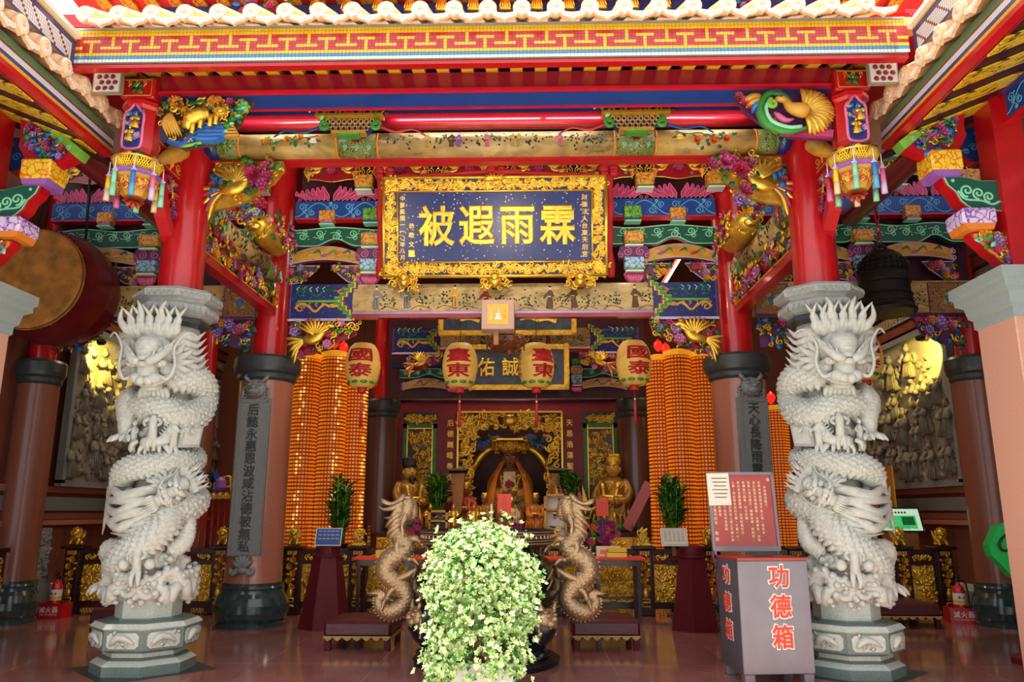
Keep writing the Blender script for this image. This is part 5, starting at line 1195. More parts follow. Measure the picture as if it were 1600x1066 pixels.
# ================================================================ BEAMS RUNNING BACK FROM THE DRAGON COLUMNS
for sx in (-1, 1):
    side = 'left' if sx < 0 else 'right'
    t = thing('cross_beam', 'round painted beam running back from the %s dragon column' % side, 'beam', (sx*3.62, 10.05, 5.2))
    b = MB()
    for a, c, mt in ((-1.4, -.85, 'brocade'), (-.85, .85, 'beam_painting'), (.85, 1.4, 'brocade')): b.tube([(0, a, 0), (0, c, 0)], .15, mt, 20, up=(0, 0, 1))
    for a in (-.85, .85): b.tube([(0, a-.015, 0), (0, a+.015, 0)], .155, 'green', 20, up=(0, 0, 1))
    Mi = frame((-sx*.16, 0, 0), (0, sx, 0), (0, 0, 1)) if sx > 0 else frame((.16, 0, 0), (0, -1, 0), (0, 0, 1))
    Mi = frame((-sx*.12, 0, 0), (0, -1, 0) if sx > 0 else (0, 1, 0), (0, 0, 1))
    rg = random.Random(8)
    for s in (-1, 1): 
        for k in range(14): curl(b, Mi @ T(s*rg.uniform(.9, 1.35), rg.uniform(-.1, .1), .03) @ S(.08), rg.choice(['sky_blue', 'mint', 'rose_red', 'gold']), sg=rg.choice((-1, 1)))
    for k in range(40): leafshape(b, frame((-sx*.152*math.cos(c_ := rg.uniform(-.7, .5)), rg.uniform(-.8, .8), .152*math.sin(c_)), (0, -sx, 0), (sx*math.sin(c_), 0, math.cos(c_))) @ RZ(rg.uniform(0, 6)) @ S(.08, .06, .02), rg.choice(['ink', 'leaf_dark', 'umber']))
    b.build('beam_body', t)
    m = MB(); M = frame((sx*3.56, 10.05, 4.85), (0, -1, 0) if sx > 0 else (0, 1, 0), (0, 0, 1))
    m.box((0, -.02, -.02), (2.7, .36, .04), 'red_dark', M); cluster(m, M, lambda a, c: True, (-1.3, 1.3, -.16, .16), 110, 6+sx, .1, gold=.38, depth=.06)
    m.build('openwork_frieze', label='openwork frieze of peonies and gilt curls under the %s cross beam' % side, cat='carving', kind='thing')
    m = MB(); m.box((sx*3.6, 10.05, 4.6), (.16, 2.9, .12), 'red'); m.box((sx*3.52, 10.05, 4.66), (.02, 2.9, .02), 'gold_paint'); beam('red_tie_beam', 'red batten under the openwork frieze of the %s cross beam' % side, m)
    # gilt lion and green-scaled beast crouching on the cross beam
    t = thing('gilded_beast', 'carved gilt lion with blue flower above the %s cross beam' % side, 'carving', (sx*3.45, 10.7, 5.5))
    b = MB(); b.tube(resample([(0, .5, .1), (0, .1, .06), (0, -.25, .05), (-sx*.02, -.5, .0)], 12), [.12, .17, .19, .2, .19, .19, .2, .2, .19, .17, .15, .1], 'gold', 12, disp=scalefn(.8, 9, .02)); cluster(b, frame((-sx*.17, .1, .1), (0, -sx, 0), (0, 0, 1)), lambda x, y: True, (-.45, .45, -.15, .2), 50, 5+sx, .1, [('pink', 'magenta')], .5, 'leaf_dark', .06); b.build('body', t)
    b = MB(); b.ell((-sx*.03, -.6, .02), (.17, .15, .16), 'gold'); b.ell((-sx*.03, -.72, -.04), (.1, .08, .07), 'gold'); b.ell((-sx*.03, -.77, -.1), (.05, .02, .02), 'umber')
    for q in (-1, 1): b.ell((-sx*.03+q*.065, -.74, .06), (.022, .015, .018), 'black'); b.ell((-sx*.03+q*.15, -.6, .1), (.07, .03, .05), 'pink')
    for k in range(10): curl(b, FR(-sx*.03+.16*math.cos(k*.63), -.62, .04+.16*math.sin(k*.63)) @ S(.09), 'green_leafy' if k % 2 else 'gold')
    flower(b, FR(-sx*.03, -.68, .18) @ S(.09), 'sky_blue', 'white'); b.build('head', t)
    m = MB(); M = FR(sx*3.35, 9.4, 5.62); cluster(m, M, lambda a, c: a*a/.09+c*c/.12 < 1, (-.3, .3, -.35, .35), 60, 21+sx, .1, gold=.3, leaf='mint', depth=.2); m.build('carved_pine', label='carved pine branches with peonies above the %s cross beam, nearer the court' % side, cat='carving', kind='thing')

# ================================================================ CARVED CORBELS UNDER THE FRONT BEAM
def corbel(sx):
    side = 'left' if sx < 0 else 'right'
    t = thing('phoenix_corbel', 'gilded phoenix with %s peonies under the %s end of the cream beam' % ('a magenta' if sx < 0 else 'pink', side), 'carving', (sx*3.36, 8.42, 5.68)); M = FR() if sx < 0 else S(-1, 1, 1) @ FR()
    P = [(0, 0), (.82, 0), (.84, -.1), (.72, -.28), (.5, -.45), (.3, -.56), (0, -.62)]
    b = MB(); b.prism(P, -.05, 0, 'gold_old', M); 
    for k in range(26): curl(b, M @ T(.05+.03*k % .7, -.05-.02*(k % 9), .0) @ RZ(k) @ S(.09), 'gold', sg=1 if k % 2 else -1) if in_poly(P)(.05+.03*k % .7, -.05-.02*(k % 9)) else None
    b.build('gilt_back', t)
    b = MB(); bird(b, M @ T(.3, -.34, .02) @ S(.5, .5, .32), 'gold', 'gold', 'magenta', 'gold'); b.build('phoenix', t)
    b = MB(); flower(b, M @ T(.52, -.22, .12) @ S(.1), 'magenta', 'rose_red')
    if sx > 0: flower(b, M @ T(.68, -.12, .1) @ S(.1), 'pink', 'magenta'); flower(b, M @ T(.4, -.12, .1) @ S(.07), 'pink', 'magenta')
    cluster(b, M @ T(0, 0, .04), lambda x, y: in_poly(P)(x, y) and x > .3, (.3, .84, -.5, 0), 34, 13+sx, .1, [('magenta', 'pink')], .25, 'leaf_dark', .06); b.build('peonies', t)
    b = MB(); cluster(b, M @ T(.02, -.3, .02), lambda x, y: True, (-.02, .12, -.2, .1), 12, 3, .09, gold=0, leaf='sky_blue', leaf2='blue_line'); b.build('blue_waves', t)
corbel(-1); corbel(1)
# corbels under the painted tie beam
for sx in (-1, 1):
    m = MB(); M = FR(sx*3.2, YB-.05, 4.42) if sx < 0 else S(1, 1, 1) @ FR(sx*3.2, YB-.05, 4.42)
    P = [(0, 0), (-sx*1.0, 0), (-sx*.95, -.2), (-sx*.6, -.35), (-sx*.3, -.5), (0, -.52)]
    xs = sorted((0, -sx*1.0)); m.prism(P, -.03, 0, 'red_dark', M); cluster(m, M, in_poly(P), (xs[0], xs[1], -.52, 0), 70, 31+sx, .1, gold=.4, depth=.07); bird(m, M @ T(-sx*.35, -.25, .08) @ S(-sx*.5, .5, .3), 'gold', 'gold', 'gold')
    m.build('carved_corbel', label='carved corbel of gilt %s and flowers under the %s end of the plaque beam' % (('bird', 'left') if sx < 0 else ('dog', 'right')), cat='carving', kind='thing')
    for xa, s2 in ((sx*3.85, 1), (sx*6.85, -1)):
        m = MB(); M = FR(xa, YB-.05, 4.42); P = [(0, 0), (sx*s2*.7, 0), (sx*s2*.6, -.2), (sx*s2*.3, -.38), (0, -.42)]; xs = sorted((0, sx*s2*.7)); m.prism(P, -.03, 0, 'purple', M); cluster(m, M, in_poly(P), (xs[0], xs[1], -.42, 0), 40, 41+sx+s2, .1, gold=.22, leaf='leaf_dark', leaf2='sky_blue', depth=.06)
        m.build('carved_corbel', label='carved leaf and peony corbel under the %s side bay beam, at its %s column' % ('left' if sx < 0 else 'right', 'inner' if s2 > 0 else 'corner'), cat='carving', kind='thing')

# ================================================================ HANGING POSTS WITH BASKET LANTERNS
def hanging_post(sx):
    side = 'left' if sx < 0 else 'right'; X = sx*3.74
    t = thing('hanging_post', 'red hanging post with cartouche of gilt figures, above the %s basket lantern' % side, 'post', (X, 7.42, 5.25))
    b = MB(); oct_lathe(b, [(.15, 0), (.17, .06), (.165, .5), (.19, .53), (.19, .58)], 'red'); b.build('shaft', t)
    b = MB(); b.box((0, 0, .72), (.36, .34, .24), 'red', None, .02); Mq = FR(0, -.17, .72)
    for k in range(4): leafshape(b, Mq @ RZ(k*1.6+.6) @ S(.09), 'leaf_dark' if k % 2 else 'green')
    for k in range(3): curl(b, Mq @ T(-.08+.08*k, .05, .01) @ S(.05), 'gold')
    b.strip([(-.15, -.09), (.15, -.09), (.15, .09), (-.15, .09), (-.15, -.09)], .012, 'gold_paint', Mq, .002); b.build('head_block', t)
    b = MB(); Mq = FR(0, -.165, .27); P = [tuple(p) for p in resample([(0, -.25), (-.06, -.24), (-.1, -.2), (-.1, .0), (-.1, .14), (-.05, .2), (0, .26), (.05, .2), (.1, .14), (.1, 0), (.1, -.2), (.06, -.24), (0, -.25)], 40)]
    b.prism(P[:-1], 0, .006, 'navy', Mq); b.strip(P, .03, 'pink', Mq, .004, .02); cluster(b, Mq @ T(0, 0, .006), in_poly(P), (-.09, .09, -.2, .2), 26, 3, .05, gold=.1, leaf='sky_blue', leaf2='blue_line', depth=.01)
    robed(b, Mq @ T(-.02, -.17, .01) @ S(.17, .17, .17), 'gold'); robed(b, Mq @ T(.03, -.02, .01) @ S(.17, .17, .17), 'gold'); b.build('cartouche', t)
    b = MB(); b.prism([(0, 0), (.12, .05), (.26, .06), (.34, .2), (.2, .26), (.06, .2), (0, .22)], -.05, .05, 'red', FR(-sx*-.1, .05, .82) @ S(-sx*-1, 1, 1)); b.prism([(.03, .04), (.14, .08), (.25, .1), (.29, .2), (.18, .22), (.06, .16)], .05, .056, 'teal', FR(sx*.1, .05, .82) @ S(sx, 1, 1)); b.build('leaf_finial', t)
    # basket lantern
    L = thing('basket_lantern', 'carved flower-basket pendant with coloured tassels hanging under the %s red post' % side, 'lantern', (X, 7.42, 4.76))
    b = MB(); oct_lathe(b, [(.05, .04), (.1, .035), (.125, .075), (.2, .215), (.21, .24)], 'gold_paint'); 
    for k in range(8):
        a = R(45*k); M = frame((.168*math.sin(a), -.168*math.cos(a), .148), (math.cos(a), math.sin(a), 0), (-.5*math.sin(a) if False else .45*math.sin(a), -.45*math.cos(a), .89))
        b.prism([(-.05, -.055), (.05, -.055), (.075, .06), (-.075, .06)], .0, .01, 'rose_red', M); cluster(b, M @ T(0, 0, .01), lambda x, y: True, (-.045, .045, -.04, .045), 9, k, .04, gold=1, depth=.005)
        b.strip([(-.05, -.055), (.05, -.055), (.075, .06), (-.075, .06), (-.05, -.055)], .012, 'gold_paint', M, .008)
    b.build('bowl', L)
    b = MB(); oct_lathe(b, [(.21, .24), (.235, .26), (.235, .28), (.21, .3)], 'violet'); b.build('violet_band', L)
    b = MB()
    for k in range(8):
        a0, a1 = R(45*k-22.5), R(45*k+22.5); r0, r1 = .2, .245
        for j in range(7):
            for q in (0, 1):
                u0, u1 = j/7, min(1, max(0, (j+(2.5 if q else -2.5))/7))
                pa = [(math.sin(a0+(a1-a0)*u0)*r0, -math.cos(a0+(a1-a0)*u0)*r0, .3), (math.sin(a0+(a1-a0)*u1)*r1, -math.cos(a0+(a1-a0)*u1)*r1, .42)]; b.tube(pa, .007, 'yellow', 4)
    b.tube([(.245*math.cos(k*PI/12), .245*math.sin(k*PI/12), .42) for k in range(25)], .014, 'gold', 6); b.lathe([(.17, .3), (.2, .4)], 16, 'umber', caps=False); b.build('lattice_basket', L)
    b = MB(); rg = random.Random(7)
    for k in range(26):
        a = rg.uniform(0, 6.28); r = rg.uniform(.1, .25); M = T(r*math.cos(a), r*math.sin(a), .43+rg.uniform(0, .06)) @ RZ(a) @ RY(.6)
        if k % 3 == 0: flower(b, M @ S(.06), *rg.choice(PAL_FLORAL))
        elif k % 3 == 1: leafshape(b, M @ S(.09), rg.choice(['mint', 'leaf_dark', 'green_leafy']))
        else: b.ell((r*math.cos(a), r*math.sin(a), .46), (.05, .035, .03), rg.choice(['orange', 'gold', 'cream']), None, 8, 6)
    b.build('flowers', L)
    cols = ['blue_line', 'magenta', 'mint', 'yellow', 'pink', 'mint', 'yellow', 'rose_red']
    for k in range(8):
        a = R(45*k+22); x, y = .255*math.sin(a), -.255*math.cos(a); c = ['sky_blue', 'pink', 'mint', 'yellow', 'mint', 'rose_red', 'yellow', 'mint'][k]
        tb = MB(); tb.tube([(x, y, .4), (x, y, .24)], .006, 'white', 5); tb.ell((x, y, .25), (.035, .02, .014), 'lilac', None, 8, 6); tb.ell((x, y, .27), (.016, .016, .025), 'lilac', None, 8, 6)
        tb.tube([(x, y, .24), (x, y, .1)], [.022, .027], c, 9); tb.tube([(x, y, .1), (x, y, -.03)], [.027, .03], {'sky_blue': 'blue_line', 'pink': 'lilac', 'yellow': 'cream', 'rose_red': 'pink', 'mint': 'mint'}[c], 9); tb.build('tassel', L)
    b = MB(); flower(b, T(0, 0, .02) @ RX(PI) @ S(.1), 'rose_red', 'gold'); b.build('lotus_drop', L)
    # curved brace with gilt infill and dragon-fish arm between post and column
    t2 = thing('curved_brace', 'red curved brace with carved infill between %s hanging post and dragon column' % side, 'bracket', (X, 8.3, 4.6))
    Mb = frame((0, 0, 0), (0, -1, 0), (0, 0, 1))
    out = [(.02, 0), (.12, .06), (.3, .22), (.42, .42), (.48, .68), (.38, .68), (.3, .45), (.2, .28), (.08, .14), (.02, .1)]
    b = MB(); b.prism(out, -.07, .07, 'red', Mb); b.build('red_arc', t2)
    b = MB(); P = [(.02, .12), (.1, .18), (.2, .3), (.3, .48), (.37, .68), (.02, .68)]; b.prism(P, -.02, .02, 'red_dark', Mb)
    for q in (1, -1): cluster(b, Mb @ T(0, 0, .02*q) @ S(1, 1, q), in_poly(P), (.02, .37, .12, .68), 30, 17, .07, gold=.5, leaf='leaf_dark', leaf2='sky_blue', depth=.03)
    b.build('carved_infill', t2)
    t3 = thing('dragon_fish_arm', 'red and gold arm with carved fish head between %s hanging post and dragon column' % side, 'bracket', (X, 8.3, 5.35))
    b = MB(); b.box((0, -.38, .12), (.13, .85, .26), 'red'); Ms = frame((-sx*.068, -.38, .12), (0, -sx if False else (-1 if sx > 0 else 1), 0), (0, 0, 1))
    for Mq in (Ms, frame((sx*.068, -.38, .12), (0, 1 if sx > 0 else -1, 0), (0, 0, 1))):
        b.strip([(-.4, -.1), (.4, -.1), (.4, .1), (-.4, .1), (-.4, -.1)], .014, 'gold_paint', Mq, .002)
        for k in range(3): b.strip(spiral(-.25+.25*k, 0, .07, 1.5, 0, 1 if k % 2 else -1, .015), .016, 'gold_paint', Mq, .002)
    b.build('red_arm', t3)
    b = MB(); b.tube(resample([(-sx*.1, -.1, .3), (-sx*.16, -.3, .26), (-sx*.14, -.5, .1), (-sx*.05, -.62, -.02)], 12), [.03, .06, .08, .09, .09, .1, .1, .09, .08, .07, .05, .03], 'gold_paint', 10)
    for k in range(8): curl(b, FR(-sx*.12, -.4, .05+.03*k) @ S(.07), 'gold'); 
    b.build('fish', t3)
hanging_post(-1); hanging_post(1)

# ---- carved side wings on the hanging posts, under the red purlin
t = thing('lion_wing_carving', 'carved gilt lion among pines and blue waves right of the left hanging post', 'carving', (-3.56, 7.42, 5.86)); M = FR()
P = [(0, 0), (1.0, 0.02), (.92, -.1), (.86, -.26), (.7, -.4), (.62, -.45), (.3, -.52), (.12, -.42), (0, -.2)]
b = MB(); b.prism(P, -.05, 0, 'umber', M); b.build('back', t)
b = MB(); b.tube(resample([(.36, -.34, .1), (.4, -.24, .12), (.5, -.19, .12), (.58, -.17, .1)], 24), np.interp(np.linspace(0, 1, 24), [0, .3, .7, 1], [.04, .065, .07, .045]), 'gold', 14, M, disp=scalefn(.4, 8, .02)); b.ell((.7, -.14, .12), (.075, .065, .06), 'gold', M); b.ell((.72, -.17, .17), (.04, .025, .03), 'gold', M)
for s_ in (-1, 1): b.ell((.7+s_*.028, -.12, .175), (.012, .012, .01), 'black', M, 6, 5)
for k in range(14): curl(b, M @ T(.7+.075*math.cos(k*.8), -.13+.07*math.sin(k*.8), .1) @ S(.055), 'gold')
for k in range(12): curl(b, M @ T(.4+.015*k, -.3+.012*k, .13) @ RZ(k) @ S(.05), 'gold')
for x, y in ((.42, -.36), (.5, -.3), (.6, -.28), (.66, -.26)): b.tube(resample([(x, y+.08, .12), (x+.02, y+.02, .15), (x+.01, y-.05, .14)], 6), [.035, .033, .028, .024, .024, .028], 'gold', 8, M)
for k in range(6): b.tube(resample([(.14, -.12, .06), (.1+.025*k, -.26, .1), (.14+.03*k, -.4, .06)], 8), [.01, .018, .02, .02, .018, .016, .012, .004], 'gold_paint', 6, M)
cluster(b, M @ T(0, 0, .03), in_poly(P), (0, 1.0, -.5, 0), 60, 15, .06, [('gold_paint', 'gold')], .45, 'umber', .05, 'leaf_dark')
b.build('lion', t)
b = MB(); cluster(b, M @ T(0, 0, .04), lambda x, y: in_poly(P)(x, y) and (y > -.12 or x > .8), (0, 1.0, -.3, 0), 46, 5, .085, [('green_leafy', 'mint'), ('orange', 'gold_paint'), ('magenta', 'pink')], .15, 'leaf_dark', .07)
for k in range(7): b.tube([(.86-.03*k, -.1-.045*k, .06), (.96-.03*k, -.08-.045*k, .08)], [.03, .012], 'leaf_dark' if k % 2 else 'mint', 6, M)
b.build('pines', t)
b = MB()
for k in range(5): b.strip(resample([(.16, -.42-.012*k, 0), (.3, -.46-.01*k, 0), (.45, -.42+.02*k, 0), (.66, -.4+.03*k, 0)], 14)[:, :2], .05, 'sky_blue' if k % 2 else 'blue', M, .03+.012*k, .03)
b.prism([(.46, -.46), (.5, -.26), (.72, -.27), (.76, -.4), (.66, -.46)], 0, .1, 'sky_blue', M)
for k in range(4): b.strip(resample([(.48, -.3-.04*k), (.6, -.29-.045*k), (.73, -.3-.04*k)], 8), .022, 'blue', M, .1, .012)
for k in range(5): b.box((.72+.02*k, -.28-.035*k+.02, .05), (.2, .022, .06), 'gold_paint', M @ RZ(0)); 
b.strip(resample([(.15, -.44), (.3, -.5), (.5, -.46)], 10), .035, 'green_leafy', M, .04, .03); b.build('blue_waves', t)
t = thing('phoenix_wing_carving', 'carved gilt phoenix with spread tail and green scroll left of the right hanging post', 'carving', (3.55, 7.42, 5.88)); M = FR()
b = MB(); P = [(0, 0), (-.98, .02), (-.9, -.16), (-.7, -.34), (-.45, -.47), (0, -.5)]; b.prism(P, -.05, 0, 'purple', M); b.prism([(-.02, -.5), (-.55, -.46), (-.4, -.38), (0, -.42)], 0, .05, 'magenta', M); b.build('back', t)
b = MB()
for k in range(22):
    a = R(-82+k*8.2); o = np.array((-.3, -.22)); L = .36 if abs(k-10) > 5 else .33
    q = [(o[0]+.04*math.cos(a), o[1]+.03*math.sin(a), .08), (o[0]+L*.6*math.cos(a), o[1]+L*.6*math.sin(a)*.8, .11), (min(.03, o[0]+L*math.cos(a)), o[1]+L*math.sin(a)*.75, .05)]
    b.tube(resample(q, 8), [.012, .022, .028, .03, .03, .028, .022, .008], 'gold_paint' if k % 2 else 'gold', 6, M)
b.tube(resample([(-.28, -.24, .12), (-.36, -.24, .14), (-.46, -.2, .13), (-.5, -.12, .12), (-.57, -.1, .12), (-.62, -.12, .1)], 16), [.04, .07, .08, .08, .075, .065, .055, .045, .04, .036, .038, .038, .034, .026, .016, .005], 'gold_paint', 10, M)
b.ell((-.55, -.09, .155), (.01, .01, .008), 'black', M, 6, 4); b.build('phoenix', t)
b = MB(); p = resample([(-.3, -.42, .1), (-.5, -.46, .1), (-.7, -.38, .1), (-.76, -.22, .1), (-.7, -.06, .1), (-.58, -.01, .1), (-.52, -.02, .1)], 26); b.tube(p, np.concatenate([np.linspace(.02, .05, 10), np.linspace(.05, .02, 16)]), 'green', 8, M); p = resample([(-.36, -.42, .13), (-.5, -.43, .14), (-.66, -.36, .14), (-.71, -.22, .14), (-.66, -.1, .14)], 20); b.tube(p, .02, 'mint', 8, M)
b.tube([(x, y, .14) for x, y in spiral(-.64, -.16, .05, 1.4, PI/2, 1, .012)], .024, 'green_leafy', 8, M); b.tube(resample([(-.62, -.24, .1), (-.52, -.34, .11), (-.42, -.32, .1)], 8), [.01, .03, .035, .035, .03, .025, .015, .008], 'pink', 8, M); b.tube(resample([(-.66, -.02, .1), (-.52, -.05, .11), (-.42, -.12, .1)], 8), [.01, .03, .035, .035, .03, .025, .015, .008], 'leaf_dark', 8, M); b.build('green_scroll', t)
b = MB()
for k in range(7): b.tube(resample([(-.72, -.04-.03*k, .06), (-.84+.02*k, -.06-.05*k, .09), (-.95+.06*k, -.1-.06*k, .05)], 8), [.015, .035, .04, .04, .036, .03, .02, .006], ['gold_paint', 'gold_paint', 'sky_blue', 'blue', 'sky_blue', 'orange', 'gold_paint'][k], 7, M)
for k in range(9): flower(b, M @ T(-.96+.055*k, -.04-.05*k, .07) @ S(.05), 'rose_red', 'pink')
b.build('tail_feathers', t)
# ================================================================ IN FRONT OF THE ALTAR RAIL
def fl(px, py, z=0.):
    d = (at(px, py, 10)-np.array((.38, 0, 1.6)))/10; t = (z-1.6)/d[2]; return np.array((.38, 0, 1.6))+d*t
# ---- donation box and its red notice
t = thing('donation_box', 'grey metal donation box with red characters in front of the right dragon column', 'box', (2.71, 8.13, 0), R(6))
b = MB(); b.box((0, 0, .61), (.7, .6, 1.04), 'steel_gray', None, .008); b.box((-.3505, 0, .61), (.002, .58, 1.02), 'sign_blue' if False else 'steel_side'); b.build('body', t)
b = MB(); b.box((0, 0, 1.142), (.71, .61, .022), 'sign_red'); b.box((.02, -.02, 1.156), (.2, .03, .006), 'black'); b.build('top', t)
for x in (-.29, .29):
    for y in (-.24, .24): b = MB(); b.box((x, y, .045), (.1, .1, .09), 'steel_gray', None, .006); b.build('leg', t)
b = MB(); Mf = FR(.05, -.3, .98)
letters(b, '功德箱', Mf @ T(0, 0, .001), .235, 'white', .275, True, .05, .004, .95, 1.); letters(b, '功德箱', Mf @ T(0, 0, .008), .225, 'orange_red', .275, True, .022, .004, .95, 1.); b.build('front_lettering', t)
b = MB(); Mf = frame((-.352, .02, .98), (0, -1, 0), (0, 0, 1))
letters(b, '功德箱', Mf @ T(0, 0, .001), .2, 'white', .26, True, .05, .004, 1.1); letters(b, '功德箱', Mf @ T(0, 0, .008), .19, 'orange_red', .26, True, .02, .004, 1.1); b.build('side_lettering', t)
t = thing('notice_board', 'framed red notice with columns of pale text standing on the grey donation box', 'sign', (2.65, 8.38, 1.155), R(3))
Mn = frame((0, 0, 0), (1, 0, 0), (0, .1, 1))
b = MB(); b.box((0, .44, -.01), (.68, .8, .02), 'sign_red', Mn); b.build('panel', t)
b = MB()
for c, d in (((0, .845, 0), (.71, .03, .035)), ((0, .06, 0), (.71, .05, .04)), ((-.345, .45, 0), (.03, .8, .035)), ((.345, .45, 0), (.03, .8, .035))): b.box(c, d, 'steel_gray', Mn)
for x in (-.33, .33): b.tube([(x, 0, 0), (x, .06, 0)], .014, 'steel_gray', 8, Mn)
b.build('frame', t)
b = MB(); txt = ['本宮媽祖聖示：', '近來本宮發現有不肖之徒，冒充本', '宮乩童或自稱通靈者，以問事者，自稱', '能幫人消災解厄，補運改運，斂財等。', '皆屬信口雌黃，切勿受騙。', '茲此本宮鄭重聲明，並無配置前述', '人員。因此敬告各位大德，千萬小心，', '如遇到、碰到或發現有上述之可疑人員', '在此招搖惑眾，可告知本宮服務', '人員處理，情節嚴重者']
letters(b, '奉', Mn @ T(.3, .78, .001), .04, 'cream', .05, True, .012, .004)
for k, s in enumerate(txt): letters(b, s, Mn @ T(.255-.056*k, .75 if k else .7, .001), .032, 'cream', .0375, True, .01, .004)
letters(b, '台東天后宮', Mn @ T(-.3, .5, .001), .038, 'cream', .043, True, .012, .004); letters(b, '敬啟', Mn @ T(-.3, .22, .001), .04, 'cream', .06, True, .012, .004); b.build('lettering', t)
t = thing('paper_note', 'white paper note taped over the top left corner of the red notice', 'paper', (2.65, 8.38, 1.155), R(3))
b = MB(); b.box((-.235, .68, .03), (.24, .34, .003), 'paper', Mn @ RZ(.02)); b.build('sheet', t)
b = MB(); rg = random.Random(3)
for k in range(6): b.box((-.235, .79-.04*k, .0325), (.17-.02*(k % 3), .008, .002), 'ink', Mn)
b.build('lettering', t)

# ---- variegated shrub in a pale pot
t = thing('potted_shrub', 'big sunlit variegated shrub in a pale square pot before the incense burner', 'plant', (.02, 6.3, 0))
b = MB(); b.lathe([(.2, 0), (.28, .03), (.33, .44), (.36, .45), (.36, .5), (.31, .5), (.3, .42)], 4, 'pot_gray', RZ(.0), False, True, PI/4); b.build('pot', t)
b = MB(); b.lathe([(.0, .44), (.3, .45)], 4, 'umber', None, False, False, PI/4); b.build('soil', t)
b = MB(); rg = random.Random(12)
for k in range(9):
    a = rg.uniform(0, 6.28); b.tube(resample([(.05*math.cos(a), .05*math.sin(a), .42), (.15*math.cos(a), .15*math.sin(a), .7), (.3*math.cos(a), .3*math.sin(a), 1.0+.2*rg.random())], 8), np.linspace(.018, .006, 8), 'umber', 6)
b.build('stems', t)
lf = np.array([(0, 0, 0), (0, .5, -.05), (0, 1, .0), (.2, .3, .05), (.24, .65, .04), (-.2, .3, .05), (-.24, .65, .04), (.15, .42, .01), (-.15, .42, .01)])
lf_in = [(0, 7, 1), (0, 1, 8), (7, 2, 1), (1, 2, 8)]; lf_out = [(0, 3, 7), (3, 4, 7), (4, 2, 7), (0, 8, 5), (5, 8, 6), (6, 8, 2)]
Va, Fi, Fo, Fg = [], [], [], []; nb = 0
blobs = [((-.02, 0, 1.16), (.45, .44, .33)), ((.2, 0, 1.02), (.3, .38, .26)), ((-.28, 0, 1.02), (.25, .36, .3)), ((.02, 0, .82), (.42, .42, .26)), ((-.24, -.05, .72), (.27, .32, .22)), ((.16, -.1, .62), (.26, .3, .2)), ((-.33, -.1, .5), (.17, .22, .14)), ((-.4, -.05, .42), (.12, .16, .1)), ((.04, -.14, .58), (.28, .3, .2)), ((.38, 0, .78), (.13, .18, .1)), ((.42, 0, 1.08), (.13, .18, .12)), ((.28, -.1, .47), (.14, .18, .1)), ((-.1, -.16, .47), (.16, .18, .12))]
def inside_other(p, k): return any(j != k and sum(((p[i]-c[i])/r[i])**2 for i in range(3)) < .72 for j, (c, r) in enumerate(blobs))
n = 0
while n < 3600:
    k = rg.choices(range(len(blobs)), [5, 2.6, 2.2, 4, 1.8, 1.4, 1., .6, .9, .6, .6, .5, .25])[0]; c, r = blobs[k]
    d = np.array([rg.gauss(0, 1) for _ in range(3)]); d /= np.linalg.norm(d); q = rg.uniform(.74, 1.12)**.7
    p = np.array(c)+d*np.array(r)*q
    if inside_other(p, k) or p[1] > .42: continue
    if rg.random() < .16: p = p+d*rg.uniform(.03, .13)+np.array((0, 0, rg.uniform(-.05, .04)))
    p = p*np.array((.8, .92, 1.))+np.array((-.015, 0, 0)); n += 1
    ax = d+np.array((rg.uniform(-.3, .3), -.15+rg.uniform(-.2, .2), .75)); ax /= np.linalg.norm(ax)
    e = np.cross(ax, (.3, .8, .1)); e /= np.linalg.norm(e); g = np.cross(ax, e)
    for j in range(6):
        a = 2*PI*j/6+rg.uniform(-.3, .3); tl = rg.uniform(.5, 1.15); u = (e*math.cos(a)+g*math.sin(a))*math.sin(tl)+ax*math.cos(tl); s = rg.uniform(.026, .042)
        w = np.cross(u, ax); w /= np.linalg.norm(w)+1e-9; nn = np.cross(w, u)
        M3 = np.stack([w, u, nn], 1)*s; Va.append(lf @ M3.T+p); 
        tone = Fg if (rg.random() < .18 or q < .87) else Fi
        tone += [tuple(i+nb for i in f) for f in lf_in]; (Fo if tone is Fi else Fg).extend(tuple(i+nb for i in f) for f in lf_out); nb += 9
b = MB(); V = np.concatenate(Va); b.add(V, Fi, 'leaf_mid'); b.add(V, Fo, 'leaf_cream'); b.add(V, Fg, 'leaf_green')
b.build('foliage', t, kind='stuff', label='cream-edged green leaves')

# ---- incense burner with bronze dragon handles
t = thing('incense_burner', 'large black incense burner with two bronze dragon handles behind the shrub', 'incense burner', (-.1, 8.9, 0))
b = MB(); b.lathe([(.78, 0), (.8, .05), (.74, .09), (.7, .1)], 40, 'iron'); b.build('base', t)
b = MB(); b.lathe([(.2, .4), (.5, .47), (.72, .6), (.82, .78), (.83, .9), (.76, 1.03), (.66, 1.1), (.6, 1.13), (.6, 1.2), (.68, 1.22), (.7, 1.26)], 48, 'burner_black')
rg = random.Random(2)
for k in range(14):
    a = rg.uniform(-2.6, -.5); z = rg.uniform(.7, .95); 
    b.strip([(-.06, -.04), (.0, .0), (.05, .06)], .03, 'bronze', frame((.835*math.cos(a), .835*math.sin(a), z), (-math.sin(a), math.cos(a), 0), (0, 0, 1)), 0, .008)
b.build('bowl', t)
b = MB(); b.lathe([(.66, 1.22), (.74, 1.25), (.74, 1.28), (.72, 1.3), (.72, 1.35), (.75, 1.36), (.75, 1.4), (.69, 1.4), (.69, 1.28)], 48, 'bronze_dark', caps=False)
for k in range(60):
    a = 2*PI*k/60; b.box((.735*math.cos(a), .735*math.sin(a), 1.325), (.014, .05, .03), 'bronze', None if False else RZ(a) @ np.eye(4) if False else None)
